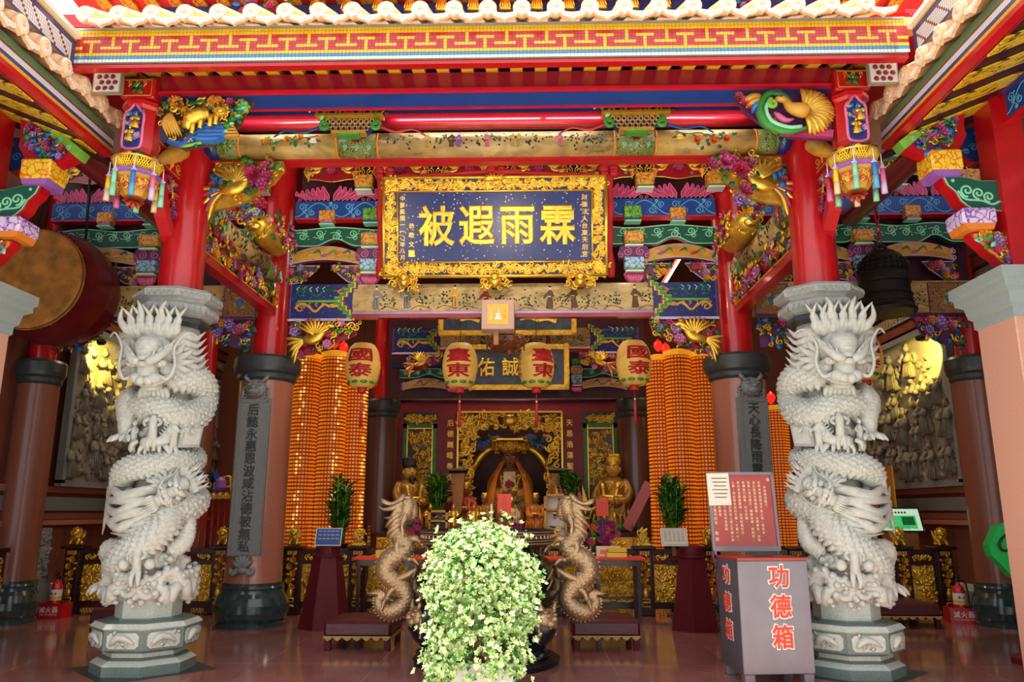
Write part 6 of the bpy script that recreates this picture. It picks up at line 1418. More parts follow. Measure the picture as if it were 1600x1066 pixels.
for z in (1.26, 1.29, 1.32, 1.35, 1.38): b.tube([(.745*math.cos(2*PI*k/48), .745*math.sin(2*PI*k/48), z) for k in range(49)], .008, 'bronze', 5)
b.build('rim', t)
b = MB(); b.lathe([(.0, 1.3), (.69, 1.3)], 40, 'pot_gray', caps=False); b.build('ash', t)
for k in range(3):
    a = R(-35+120*k); b = MB(); c, s = math.cos(a), math.sin(a)
    b.tube(resample([(.56*c, .56*s, .56), (.74*c, .74*s, .44), (.66*c, .66*s, .28), (.6*c, .6*s, .16), (.7*c, .7*s, .12), (.74*c, .74*s, .09)], 18), np.interp(np.linspace(0, 1, 18), [0, .25, .5, .75, .9, 1], [.16, .15, .1, .075, .1, .09]), 'burner_black', 14)
    M = frame((.78*c, .78*s, .5), (-s, c, 0), (0, 0, 1)); lionmask(b, M @ S(.8), 'bronze'); b.build('leg', t)
def handle(sx):
    mb = MB(); X = lambda L: [(sx*(x), y, z) for x, y, z in L]
    bd = X([(.94, 0, 1.62), (.98, -.02, 1.5), (1.02, -.03, 1.4), (.97, -.05, 1.3), (.9, -.05, 1.22), (.97, -.05, 1.14), (1.09, -.04, 1.06), (1.12, -.02, .95), (1.04, 0, .85), (.93, 0, .76), (.89, 0, .66), (.96, 0, .56), (1.08, 0, .52), (1.18, 0, .58), (1.22, 0, .68)])
    P = resample(bd, 300); rr = [.075, .08, .085, .085, .09, .1, .11, .112, .105, .1, .095, .09, .085, .07, .02]; f0 = 0 if sx > 0 else PI
    dragon_body(mb, P[:190], rr[:10], 'bronze', 700, 36, .06, 11, .014, True, 'bronze', f0, .05, PI-f0, up='xz', finstep=18); dragon_body(mb, P[186:], [.115]+rr[10:], 'bronze', 450, 36, .06, 11, .013, True, 'bronze', PI-f0, .05, f0, up='xz', finstep=18)
    for k in range(9): mb.tube(resample(X([(1.19, 0, .62), (1.16+.03*math.cos(k), -.02, .7), (1.1+.03*k, -.02, .76-.012*abs(k-4))]), 6), [.03, .035, .03, .022, .014, .003], 'bronze', 6)
    # head thrown back, jaws open towards the bowl
    E = lambda c, r: mb.ell((sx*c[0], c[1], c[2]), r, 'bronze', None, 12, 9)
    mb.tube(resample(X([(.93, 0, 1.5), (.9, -.03, 1.62), (.9, -.04, 1.7), (.93, -.04, 1.76)]), 10), [.07, .085, .095, .1, .1, .095, .085, .075, .06, .04], 'bronze', 12)
    mb.tube(resample(X([(.93, -.04, 1.78), (1.02, -.05, 1.7), (1.1, -.05, 1.68), (1.18, -.04, 1.71), (1.2, -.03, 1.74)]), 12), [.035, .04, .035, .03, .028, .026, .026, .03, .03, .025, .018, .008], 'bronze', 9)
    mb.tube(resample(X([(.9, -.04, 1.74), (.84, -.05, 1.66), (.82, -.05, 1.57), (.85, -.05, 1.5)]), 9), [.05, .055, .055, .05, .045, .045, .04, .03, .01], 'bronze', 9)
    for k in range(5): mb.tube(X([(.84, -.09, 1.66-.03*k), (.8, -.1, 1.645-.03*k)]), [.014, .004], 'white' if False else 'bronze', 5)
    E((.92, -.11, 1.7), (.03, .02, .03)); E((.9, -.1, 1.75), (.05, .025, .02)); E((1.0, -.09, 1.62), (.07, .04, .06))
    for k in range(5):
        z = 1.63-.055*k; mb.tube(resample(X([(.95, -.06, z), (1.02, -.1, z-.03), (1.08+.02*(k % 2), -.08, z-.1), (1.17-.02*k, -.04, z-.1-.06*(k % 2))]), 9), [.025, .035, .038, .036, .032, .026, .02, .012, .003], 'bronze', 7)
    mb.tube(resample(X([(.93, -.07, 1.7), (1.05, -.1, 1.64), (1.16, -.08, 1.62), (1.24, -.06, 1.66)]), 9), [.03, .035, .033, .03, .026, .02, .015, .009, .003], 'bronze', 7)
    for k in range(3): mb.tube(resample(X([(.9, -.1, 1.6-.03*k), (.95, -.12, 1.48-.03*k), (.93, -.12, 1.36-.04*k), (1.0, -.12, 1.3-.05*k)]), 10), np.linspace(.02, .008, 10), 'bronze', 6)
    # legs: forelegs gripping the bowl, hind leg across the tail
    for P in ([(.97, -.06, 1.32), (1.0, -.12, 1.2), (.94, -.12, 1.12), (.86, -.08, 1.08)], [(.92, -.05, 1.26), (.8, -.06, 1.3), (.72, -.04, 1.24)], [(1.0, -.05, .86), (.86, -.08, .92), (.76, -.06, .98)], [(.96, -.04, .8), (1.06, -.06, .74), (1.1, -.06, .66)]):
        q = resample(X(P), 10); mb.tube(q, np.linspace(.05, .026, 10), 'bronze', 9); claw(mb, q[-1], (q[-1]-q[-3]), 'bronze', .55)
    return mb
for sx in (-1, 1): handle(sx).build('dragon_handle', t)
# incense sticks standing in the ash
inc = [(672, .1, 8.6, .38, 'wood_light', .006, '')]
k = 0
for px, py, r, mt, what in ((768, 788, .012, 'cream', 'thick cream incense stick, tallest left of centre'), (706, 795, .005, 'umber', 'thin incense stick nearest the left dragon handle'), (702, 812, .005, 'rose_red', 'short thin red incense stick beside the left dragon handle'), (745, 806, .005, 'wood_light', 'thin incense stick left of the tall cream one'), (780, 800, .004, 'wood_light', 'thin stick just right of the tall cream one'), (809, 800, .004, 'umber', 'thin dark stick right of the red paper sign'), (813, 796, .004, 'rose_red', 'thin red stick in the pair right of the red paper sign'), (822, 828, .009, 'cream', 'short cream stick at the right end of the row')):
    p = at(px, py, 8.75); m = MB(); m.tube([(0, 0, 1.3-p[2]), (0, 0, 0)], r, mt, 7); m.build('incense_stick', loc=tuple(p), label=what+' in the black burner', cat='incense', group=None, kind='thing')

# ---- kneelers with fringed maroon cushions
def kneeler(x, y, label, w=.8, rz=0., d=.85):
    t = thing('kneeler', label, 'kneeler', (x, y, 0), rz); t.scale = (1, 1, .84)
    b = MB(); n = 14; v = []
    b.box((0, 0, .285), (w, d, .2), 'leather', None, .03); rg = random.Random(int(x*9))
    V = [];
    for j in range(n+1):
        for i in range(n+1):
            u, q = -1+2*i/n, -1+2*j/n; h = .37+.05*(1-abs(u)**4)*(1-abs(q)**4)+.004*math.sin(i*2.1+j*1.7)*(1-abs(u)**3); V.append((u*w*.49, q*d*.49, h if max(abs(u), abs(q)) < 1 else .345))
    b.add(V, [(j*(n+1)+i, j*(n+1)+i+1, (j+1)*(n+1)+i+1, (j+1)*(n+1)+i) for j in range(n) for i in range(n)], 'leather'); b.build('cushion', t)
    b = MB()
    for s, a in ((0, w), (1, d), (2, w), (3, d)):
        M = RZ(s*PI/2); off = d/2 if s % 2 == 0 else w/2; Mq = M @ FR(0, -off-.004, .185)
        b.strip([(-a/2, .0), (a/2, .0)], .018, 'gold_paint', Mq, 0, .006); N = max(3, int(a/.11))
        for k in range(N):
            u = -a/2+a*(k+.5)/N; b.prism([(u-a/N*.5, 0), (u-a/N*.3, -.03), (u, -.055), (u+a/N*.3, -.03), (u+a/N*.5, 0)], 0, .006, 'fringe', Mq)
    b.build('fringe', t)
    for a in (-1, 1):
        for c in (-1, 1): b = MB(); b.box((a*(w/2-.05), c*(d/2-.05), .1), (.07, .07, .2), 'maroon_paint', None, .005); b.build('leg', t)
    b = MB(); b.box((0, 0, .17), (w-.06, d-.06, .05), 'maroon_paint'); b.build('apron', t)
kneeler(-1.66, 9.95, 'fringed maroon leather kneeler left of the incense burner'); kneeler(1.28, 10.05, 'fringed maroon leather kneeler right of the incense burner')
kneeler(-4.95, 10.9, 'dark maroon kneeler half hidden behind the left dragon column', .9); kneeler(5.5, 11.9, 'dark maroon kneeler half hidden behind the right dragon column', 1.3)

# ---- hexagonal maroon stands with tilted signs
def stand(x, y, label):
    t = thing('hexagonal_stand', label, 'stand', (x, y, 0))
    b = MB(); b.lathe([(.36, 0), (.2, .98)], 6, 'maroon_paint', RZ(R(18)), False); b.build('body', t)
    b = MB(); b.lathe([(.22, .97), (.22, 1.0)], 24, 'maroon_paint'); b.lathe([(.17, 1.0), (.17, 1.1), (.155, 1.12)], 28, 'maroon_paint'); b.build('drum_top', t); return t
stand(-2.52, 11.35, 'tapered maroon hexagonal stand carrying the blue sign'); stand(2.66, 11.3, 'tapered maroon hexagonal stand carrying the white certificate')
for x, mt, ink, label, txt in ((-2.47, 'sign_blue', 'white', 'blue printed sign tilted on the left hexagonal stand', 3), (2.4, 'paper', 'ink', 'white printed certificate tilted on the right hexagonal stand', 7)):
    t = thing('sign_card', label, 'sign', (x, 11.12, 1.13)); M = frame((0, 0, 0), (1, 0, 0), (0, .3, .95))
    b = MB(); b.box((0, .12, 0), (.37, .25, .012), 'white', M); b.box((0, .12, .005), (.35, .23, .008), mt, M); b.build('card', t)
    b = MB()
    for k in range(txt):
        for j in range(5): b.box((-.12+.06*j, .2-(.16/txt)*k, .0095), (.045, .006, .001), ink, M)
    if ink == 'ink':
        for c, d in (((0, .228), (.33, .004)), ((0, .012), (.33, .004)), ((-.165, .12), (.004, .22)), ((.165, .12), (.004, .22))): b.box((c[0], c[1], .0095), (d[0], d[1], .001), 'black', M)
    b.build('print', t)
    b = MB(); b.box((0, .06, -.05), (.05, .05, .12), 'wood_brown', T(0, .04, -.03)); b.build('prop', t)
t = thing('feather_duster', 'bright magenta duster hanging beside the right hexagonal stand', 'duster', (3.05, 11.25, .3))
b = MB(); b.tube(resample([(0, 0, 0), (-.03, 0, .25), (-.06, 0, .45)], 12), [.05, .055, .055, .05, .05, .045, .045, .045, .04, .035, .03, .02], 'magenta', 9); b.build('feathers', t); b = MB(); b.tube([(-.06, 0, .45), (-.1, .02, .75)], .012, 'violet', 7); b.build('stick', t)

# ---- fire extinguishers in red troughs
def extinguisher(x, y, label, l2, bag=False, rz=0.):
    tr = thing('extinguisher_tray', l2, 'tray', (x, y, 0), rz)
    b = MB(); b.prism([(-.2, 0), (.2, 0), (.2, .22), (-.2, .22)], 0, .01, 'plastic_red', FR(0, -.13, 0)); b.box((0, .13, .11), (.4, .01, .22), 'plastic_red'); b.box((-.195, 0, .11), (.01, .26, .22), 'plastic_red'); b.box((.195, 0, .11), (.01, .26, .22), 'plastic_red'); b.box((0, 0, .01), (.39, .26, .02), 'plastic_red'); b.build('trough', tr)
    b = MB(); letters(b, '滅火器', FR(-.11, -.141, .13), .095, 'white', .1, False, .012, .003); letters(b, 'FIRE EXTINGUISHER', FR(-.14, -.141, .06), .028, 'white', .0165, False, .004, .002); b.build('lettering', tr)
    t = thing('fire_extinguisher', label, 'fire extinguisher', (x, y, .02), rz)
    b = MB(); b.lathe([(.07, 0), (.085, .02), (.085, .42), (.07, .48), (.035, .52), (.03, .55)], 24, 'ext_red'); b.build('cylinder', t)
    b = MB(); b.lathe([(.0865, .24), (.0865, .4)], 24, 'white', caps=False); b.lathe([(.087, .25), (.087, .3)], 24, 'yellow', caps=False)
    for a, c in ((-1.9, 'sign_blue'), (-1.57, 'yellow'), (-1.2, 'orange_red')): b.ell((.086*math.cos(a), .086*math.sin(a), .34), (.018, .008, .018), c, None, 8, 6)
    b.build('label_band', t)
    b = MB(); b.tube([(0, 0, .54), (0, 0, .6)], .02, 'black', 8); b.tube([(0, .02, .6), (0, -.1, .63)], [.016, .012], 'black', 7); b.tube([(0, .02, .62), (.02, -.09, .68)], [.012, .01], 'black', 7); b.build('valve_handle', t)
    b = MB(); b.tube(resample([(.02, 0, .58), (.1, 0, .55), (.12, -.02, .35), (.11, -.03, .15)], 14), .012, 'black', 7); b.build('hose', t)
extinguisher(-6.96, 12.3, 'red fire extinguisher in the left tray by the gold rail panel', 'red tray lettered in white holding the left fire extinguisher'); extinguisher(6.72, 12.05, 'red fire extinguisher in the right tray beside the corner column', 'red tray lettered in white holding the right fire extinguisher', rz=R(-8))

# ---- green festive figure and small dark altar tables at the picture edges
t = thing('festive_figure', 'green faceted cloth figure with magenta sash leaning beside the right pink pier', 'figure', (5.62, 8.9, .62))
M = FR(); b = MB(); P = [(-.2, .62), (-.08, .82), (.06, .86), (.1, .72), (.16, .62), (.2, .45), (.14, .3), (.02, .27), (-.1, .42), (-.18, .5)]; b.prism(P, -.06, .06, 'green_felt', M)
b.prism([(-.2, .62), (-.08, .82), (.0, .66)], .06, .075, 'green_felt', M); b.prism([(-.08, .82), (.06, .86), (.0, .66)], .06, .08, 'green_felt', M); b.build('green_head', t)
b = MB(); b.tube([(x, y, .085) for x, y in resample([(.13, .78), (.0, .74), (-.1, .64), (-.07, .56), (.02, .58), (.1, .66), (.16, .68)], 22)], .012, 'black', 7, M); b.build('black_strap', t)
b = MB(); b.prism([(.1, .64), (.2, .72), (.24, .55), (.14, .56)], -.05, .09, 'figure_peach', M); b.prism([(.1, .5), (.2, .5), (.24, .3), (.12, .27), (.03, .29), (.12, .36)], .0, .085, 'figure_peach', M); b.build('peach_patch', t)
b = MB(); b.prism([(.12, .74), (.34, .8), (.36, .1), (.2, .2), (.2, .5)], -.07, .05, 'magenta', M); b.build('magenta_sash', t)
b = MB(); b.lathe([(.26, -.62), (.26, -.56), (.1, -.5), (.06, -.3), (.12, -.16), (.1, .0), (.04, .06), (.04, .3)], 20, 'maroon_paint', T(.22, .02, 0)); b.build('red_base', t)
for sx in (-1, 1):
    t = thing('altar_table', 'dark carved side table at the %s edge behind the pink pier' % ('left' if sx < 0 else 'right'), 'table', (sx*6.88, 9.9, 0))
    b = MB(); b.box((0, 0, 1.1), (.8, .9, .06), 'wood_dark'); b.box((0, 0, .62), (.74, .84, .05), 'wood_light'); b.build('top', t)
    b = MB(); b.box((0, 0, .86), (.74, .84, .44), 'wood_dark'); M = frame((-sx*.37, 0, .86), (0, sx*-1, 0), (0, 0, 1)); cluster(b, M, lambda x, y: True, (-.36, .36, -.16, .16), 30, 4, .08, gold=1, depth=.02); b.build('carved_apron', t)
    for a in (-.33, .33):
        for c in (-.38, .38): b = MB(); b.box((a, c, .3), (.07, .07, .62), 'wood_dark', None, .006); b.build('leg', t)
# ================================================================ ALTAR RAIL
YR = 12.8
posts = [-7.02, -4.6, -3.44, -2.38, -1.1, .75, 2.2, 3.25, 4.6, 6.25, 6.92]
def goldcarve(mb, M, w, h, seed, n=None, base='gold_old'):
    rg = random.Random(seed); mb.box((0, 0, -.005), (w, h, .01), base, M)
    for k in range(n or int(w*h*300)):
        x, y = rg.uniform(-w/2+.03, w/2-.03), rg.uniform(-h/2+.03, h/2-.03); q = M @ T(x, y, .0) @ RZ(rg.uniform(0, 6.3)); c = rg.random()
        if c < .55: curl(mb, q @ S(rg.uniform(.06, .11)), 'gold', .5, .26, 1.1, rg.choice((-1, 1)))
        elif c < .8: leafshape(mb, q @ RX(.3) @ S(.1), 'gold')
        else: mb.ell((0, 0, .01), (.03, .045, .03), 'gold', q, 8, 6)
LBL = ['at the far left end', 'behind the left dragon column', 'left of the left granite column', 'beside the blue sign stand', 'behind the left bronze handle', 'behind the right bronze handle', 'left of the white certificate', 'right of the white certificate', 'hidden behind the right dragon column', 'in front of the green screen', 'at the far right end']
def fudog(mb, s=1., mt='gold'):
    mb.tube(resample([(0, .05, .0), (0, .03, .08), (0, -.02, .15), (0, -.03, .2)], 8), np.array([.06, .075, .08, .075, .07, .06, .05, .04])*s, mt, 10)
    mb.ell((0, -.05, .2*s), (.065, .06, .06), mt); mb.ell((0, -.1, .18*s), (.035, .03, .025), mt)
    for a in (-1, 1): mb.tube([(.05*a, -.04, .12), (.06*a, -.08, .05), (.055*a, -.1, .01)], [.03, .025, .028], mt, 8); mb.ell((.06*a, .03, .03), (.035, .05, .03), mt, None, 8, 6); mb.ell((.03*a, -.1, .215), (.012, .012, .012), mt, None, 6, 5)
    for k in range(9): curl(mb, FR(.07*math.cos(k*.75), -.04, .2+.07*math.sin(k*.75)) @ S(.06), mt, .5, .24, 1.2, 1 if k % 2 else -1)
    for k in range(4): mb.tube(resample([(-.03+.02*k, .06, .08), (-.06+.04*k, .09, .16), (-.08+.05*k, .08, .24)], 6), [.02, .025, .022, .018, .012, .004], mt, 6)
for k, x in enumerate(posts):
    t = thing('rail_post', 'dark carved rail post with gilt flowering vase, '+LBL[k], 'post', (x, YR, 0))
    b = MB(); b.box((0, 0, .5), (.24, .2, 1.0), 'wood_dark', None, .01); b.box((0, 0, .06), (.28, .24, .12), 'wood_dark', None, .01); b.build('shaft', t)
    b = MB(); b.box((0, 0, 1.03), (.36, .3, .05), 'wood_dark', None, .01); b.build('cap', t)
    b = MB(); M = FR(0, -.102, 0)
    for j in range(4): b.box((-.06+.04*j, .95, 0), (.028, .06, .01), 'gold_paint', M)
    for j in range(14):
        y = .42+.035*j; leafshape(b, M @ T(.03*math.sin(j*2), y, 0) @ RZ(math.sin(j*1.7)*1.4) @ S(.08), 'gold')
        if j % 3 == 0: flower(b, M @ T(.03*math.cos(j), y, .01) @ S(.05), 'gold', 'gold')
    b.tube([(0, y, .01) for y in (.26, .3, .36, .4, .42)], [.03, .05, .055, .03, .045], 'gold', 10, M, flat=.5)
    b.strip([(-.06, .25), (.06, .25), (.06, .2), (-.06, .2), (-.06, .14), (.06, .14), (.06, .1)], .022, 'gold', M, 0, .012); b.build('gilt_carving', t)
    if k == 8: continue
    if k in (4, 5): pass
    f = thing('gilded_lion', 'gilded lion in clear box on the rail post '+LBL[k], 'figurine', (x, YR, 1.06))
    b = MB(); fudog(b) if k not in (3, 6, 4, 5) else (cluster(b, FR(0, 0, .14), lambda u, v: True, (-.07, .07, -.1, .1), 30, k, .07, gold=1, depth=.06), b.ell((0, 0, .12), (.07, .04, .1), 'gold'), b.box((0, 0, .02), (.22, .12, .03), 'gold')); b.build('figure', f)
    c = thing('display_box', 'clear acrylic box over the gilded lion '+LBL[k], 'box', (x, YR, 1.056))
    b = MB(); w, h = .31, .31
    for q, d in (((0, -w/2, h/2), (w, .004, h)), ((0, w/2, h/2), (w, .004, h)), ((-w/2, 0, h/2), (.004, w, h)), ((w/2, 0, h/2), (.004, w, h)), ((0, 0, h), (w, w, .004))): b.box(q, d, 'acrylic')
    b.build('panes', c)
for k in range(len(posts)-1):
    a, c = posts[k]+.12, posts[k+1]-.12; n = 2 if c-a > 1.7 else 1; w = (c-a)/n
    t = thing('rail_section', 'dark rail section with gilded relief panels between posts, starting '+LBL[k], 'railing', ((a+c)/2, YR, 0))
    b = MB(); L = c-a
    b.box((0, 0, .97), (L, .12, .08), 'wood_dark'); b.box((0, 0, .8), (L, .12, .06), 'wood_dark'); b.box((0, 0, .15), (L, .14, .1), 'wood_dark')
    for j in range(n+1): b.box((-L/2+j*w, 0, .5), (.06, .1, .9), 'wood_dark')
    b.build('frame', t)
    for j in range(n):
        b = MB(); goldcarve(b, FR(-L/2+w*(j+.5), -.02, .48), w-.08, .56, k*3+j); b.build('gilt_panel', t)
        b = MB(); M = FR(-L/2+w*(j+.5), -.03, .885); b.box((0, 0, -.01), (w-.08, .1, .01), 'maroon_paint', M)
        for s in (-1, 1):
            for q in range(5): curl(b, M @ T(s*(w/2-.1-.035*q), .02*math.sin(q*2), 0) @ RZ(q) @ S(.07), 'gold', .5, .22, 1.1, s)
        b.build('gilt_frieze', t)
        b = MB(); M = FR(-L/2+w*(j+.5), -.06, .07)
        for s in (-1, 1): 
            for q in range(4): curl(b, M @ T(s*(w*.38-.05*q), .0, 0) @ S(.07), 'gold_old', .5, .2, 1.1, s)
        b.build('gilt_foot', t)

# ---- offering table, boxes
t = thing('offering_table', 'long table with glossy red top standing before the altar rail', 'table', (-.1, 12.2, 0))
b = MB(); b.box((0, 0, .9), (4.4, .55, .04), 'orange_red', None, .006); b.build('top', t)
for x in (-2.1, -1.35, .55, 1.5, 2.1, -.4):
    for y in (-.22, .22): b = MB(); b.box((x, y, .44), (.05, .05, .88), 'wood_dark'); b.build('leg', t)
b = MB(); b.box((0, .22, .3), (4.2, .03, .04), 'wood_dark'); b.box((0, -.22, .84), (4.3, .03, .08), 'wood_dark'); b.build('stretcher', t)
def carton(px, py, Y, d, mt, label, txt=None, ink='sign_red'):
    p = at(px, py, Y); m = MB(); m.box((0, 0, d[2]/2), d, mt, None, .004)
    if txt: letters(m, txt, FR(-d[0]*.22, -d[1]/2, d[2]/2), d[2]*.55, ink, d[2]*.7, False, .01, .002)
    if mt == 'paper': m.box((-.06, -d[1]/2-.002, .07), (.14, .004, .06), 'orange')
    m.build('carton', loc=(p[0], Y, .92), label=label, cat='box', kind='thing')
carton(602, 868, 12.1, (.27, .16, .1), 'yellow', 'yellow carton with red print at the left end of the red table', '天后香'); carton(632, 868, 12.1, (.26, .16, .1), 'cream', 'pale yellow carton just right of the leftmost one on the red table', '天后香')
carton(963, 870, 12.1, (.3, .2, .07), 'mosaic_yellow', 'flat bright yellow box at the right end of the red table'); carton(950, 858, 12.3, (.36, .16, .15), 'paper', 'white carton with orange label behind the yellow boxes on the red table')
m = MB(); m.box((0, 0, .035), (.28, .17, .06), 'yellow', None, .004); p = at(962, 860, 12.1); m.build('carton', loc=(p[0]+.02, 12.1, .99), label='small yellow box lying on top of the flat bright yellow box', cat='box', kind='thing')

# ================================================================ LIGHT TOWERS
def tower_parts(mb_core, mb_cell, mb_glint, mb_cap, h, r, rows, cols, seed):
    rg = random.Random(seed); mb_core.lathe([(r*1.02, 0), (r, h)], 32, 'lamp_tower'); dz = h/rows
    v, f, vh, fh = [], [], [], []; hot = rg.randrange(cols)
    glint_cols = {int(cols*.72), int(cols*.78)}  # columns of cells that carry the painted highlight
    for j in range(rows):
        for i in range(cols):
            a0, a1 = 2*PI*(i+.16)/cols, 2*PI*(i+.84)/cols; z0, z1 = dz*(j+.2), dz*(j+.82); R1 = r+.022
            is_glint = (i in glint_cols and rg.random() < .5); V, F = (vh, fh) if is_glint else (v, f); b = len(V)
            am = (a0+a1)/2
            V += [(r*math.cos(a0), r*math.sin(a0), z0), (r*math.cos(a1), r*math.sin(a1), z0), (r*math.cos(a1), r*math.sin(a1), z1), (r*math.cos(a0), r*math.sin(a0), z1)]
            c0, c1 = a0+.12*(a1-a0), a1-.12*(a1-a0); V += [(R1*math.cos(c0), R1*math.sin(c0), z0+.006), (R1*math.cos(c1), R1*math.sin(c1), z0+.006), (R1*math.cos(c1), R1*math.sin(c1), z1-.012), (R1*math.cos(c0), R1*math.sin(c0), z1-.012)]
            F += [(b+4, b+5, b+6, b+7), (b, b+1, b+5, b+4), (b+1, b+2, b+6, b+5), (b+2, b+3, b+7, b+6), (b+3, b, b+4, b+7)]
        mb_core.lathe([(r+.012, dz*j), (r+.03, dz*j+.006), (r+.012, dz*j+.012)], 32, 'lamp_tower', caps=False)
    mb_cell.add(v, f, 'lamp_cell', None, False); mb_glint.add(vh, fh, 'lamp_glint', None, False)
    mb_cap.lathe([(r+.035, h), (r+.035, h+.09), (r*.6, h+.13), (.02, h+.14)], 32, 'lamp_cap')
def tower(x, y, h, label, seed, src=None):
    if src is not None:
        c = dup(src, (x, y, .1), seed*.6, label); c['kind'] = 'thing'; return c
    t = thing('prayer_light_tower', label, 'lamp', (x, y, .1)); A = [MB() for _ in range(4)]; tower_parts(*A, h, .225, 64, 24, seed)
    A[0].build('core', t); A[1].build('amber_lamps', t, kind='stuff'); A[2].build('glint_lamps', t, kind='stuff'); A[3].build('cap', t)
    b = MB(); b.lathe([(.34, -.1), (.34, 0)], 24, 'wood_dark'); b.build('plinth', t); return t
TX = lambda px, Y: at(px, 600, Y)[0]
T0 = tower(TX(479, 14.1), 14.1, 4.28, 'amber prayer-light tower nearest the left granite column', 0); tower(TX(522, 13.95), 13.95, 0, 'amber prayer-light tower in the middle of the left trio', 1, T0); tower(TX(556, 14.45), 14.45, 0, 'amber prayer-light tower partly behind the leftmost paper lantern', 2, T0)
tower(TX(1030, 14.45), 14.45, 0, 'amber prayer-light tower partly behind the rightmost centre lantern', 3, T0); tower(TX(1060, 13.95), 13.95, 0, 'amber prayer-light tower in the middle of the right trio', 4, T0); tower(TX(1098, 14.1), 14.1, 0, 'amber prayer-light tower touching the right granite column', 5, T0); c = tower(TX(1206, 14.5), 14.5, 0, 'shorter amber prayer-light tower between the right granite and dragon columns', 6, T0); c.scale = (1, 1, .78)
for k, (px, py, Y, wh) in enumerate(((482, 540, 14.1, 'over the leftmost light tower'), (523, 538, 13.9, 'over the middle left tower'), (537, 546, 13.9, 'beside the leftmost lantern'), (1028, 543, 14.4, 'over the right trio, largest'), (1040, 548, 14.3, 'over the right trio, smaller one'), (1204, 618, 14.3, 'over the short tower right of the column'))):
    p = at(px, py, Y)-np.array((0, 0, (.06, 0, 0, 0, 0, .08)[k])); m = MB(); m.lathe([(.015, -.08), (.06, -.03), (.085, .03), (.07, .09), (.03, .13), (.004, .16)], 14, 'bulb_red'); m.build('lotus_bulb', loc=tuple(p), label='glowing red lotus bulb '+wh, cat='lamp', kind='thing')

# ================================================================ PAPER LANTERNS
def wrap(mb, ch, z, hw, hh, rad, mt, rot=0.):
    v, f = glyph(ch, .03, .0)
    if not len(v): return
    tri = []
    for q in f:
        for k in range(1, len(q)-1): tri.append((v[q[0]], v[q[k]], v[q[k+1]]))
    sx, sy = hw/(np.ptp(v[:, 0])/2), hh/(np.ptp(v[:, 1])/2); st = [[np.array((p[0]*sx, p[1]*sy)) for p in t_] for t_ in tri]; out = []
    while st:
        a, b_, c = st.pop(); L = [np.linalg.norm(a-b_), np.linalg.norm(b_-c), np.linalg.norm(c-a)]; k = int(np.argmax(L))
        if L[k] > .08:
            P = [a, b_, c]; p, q, r_ = P[k], P[(k+1) % 3], P[(k+2) % 3]; mm = (p+q)/2; st += [[p, mm, r_], [mm, q, r_]]
        else: out.append((a, b_, c))
    V = []; 
    for t_ in out:
        for p in t_:
            zz = z+p[1]; r = rad(zz)+.005; a = p[0]/.27+rot; V.append((r*math.sin(a), -r*math.cos(a), zz))
    mb.add(V, [(3*k, 3*k+1, 3*k+2) for k in range(len(out))], mt, None, True)
def lantern(px, py, Y, chars, label, rot, dim=False):
    p = at(px, py, Y); t = thing('paper_lantern', label, 'lantern', tuple(p)); rad = lambda z: .1+.19*math.sqrt(max(0., 1-(z/.38)**2)) if abs(z) < .375 else .1
    b = MB(); zs = np.linspace(-.36, .36, 49); b.lathe([(rad(z)-.003*(k % 2), z) for k, z in enumerate(zs)], 36, 'lantern_paper'); b.build('paper_body', t)
    b = MB()
    for r0 in (0., PI):
        for k, ch in enumerate(chars): wrap(b, ch, .14-.25*k, .2, .11, rad, 'lantern_red', rot+r0)
        for j in range(5): a = rot+r0+1.5; wrap(b, '台東天后宮'[j], .18-.085*j, .03, .035, rad, 'lantern_red', a)
    b.build('lettering', t)
    b = MB()
    for k in range(10):
        a = 2*PI*k/10; r = rad(-.28)+.002; b.ell((r*math.cos(a), r*math.sin(a), -.29), (.06, .012, .03), 'green', None, 8, 6, RZ(a+PI/2))
    b.build('cloud_border', t)
    b = MB(); b.lathe([(.07, -.44), (.075, -.37), (.06, -.355)], 18, 'lantern_red'); b.lathe([(.05, -.37), (.05, -.345)], 14, 'gold_paint'); b.build('foot_ring', t)
    b = MB(); b.lathe([(.06, .35), (.05, .4)], 14, 'wood_brown'); b.tube([(0, 0, .4), (0, 0, 8.02-p[2])], .005, 'iron', 5); b.build('hanger', t)
    b = MB(); b.tube([(0, 0, -.44), (0, 0, -.62)], .006, 'rose_red', 5); b.tube([(0, 0, -.6), (0, 0, -.66), (0, 0, -1.0)], [.012, .022, .026], 'rose_red', 8); b.lathe([(.018, -.6), (.022, -.57)], 8, 'gold', caps=True); b.build('tassel', t)
lantern(567, 572, 12.3, '國泰', 'cream paper lantern with red characters beside the left light towers', R(2)); lantern(719, 572, 12.3, '臺東', 'cream paper lantern with red characters, left of the pink paper box', R(-2)); lantern(838, 572, 12.3, '臺東', 'cream paper lantern turned to the right, right of the pink paper box', R(28)); lantern(990, 568, 12.3, '國泰', 'cream paper lantern with red characters beside the right light towers', R(14)); lantern(1350, 560, 12.4, '國泰', 'shaded red and cream lantern hanging right of the right dragon column', R(-10))

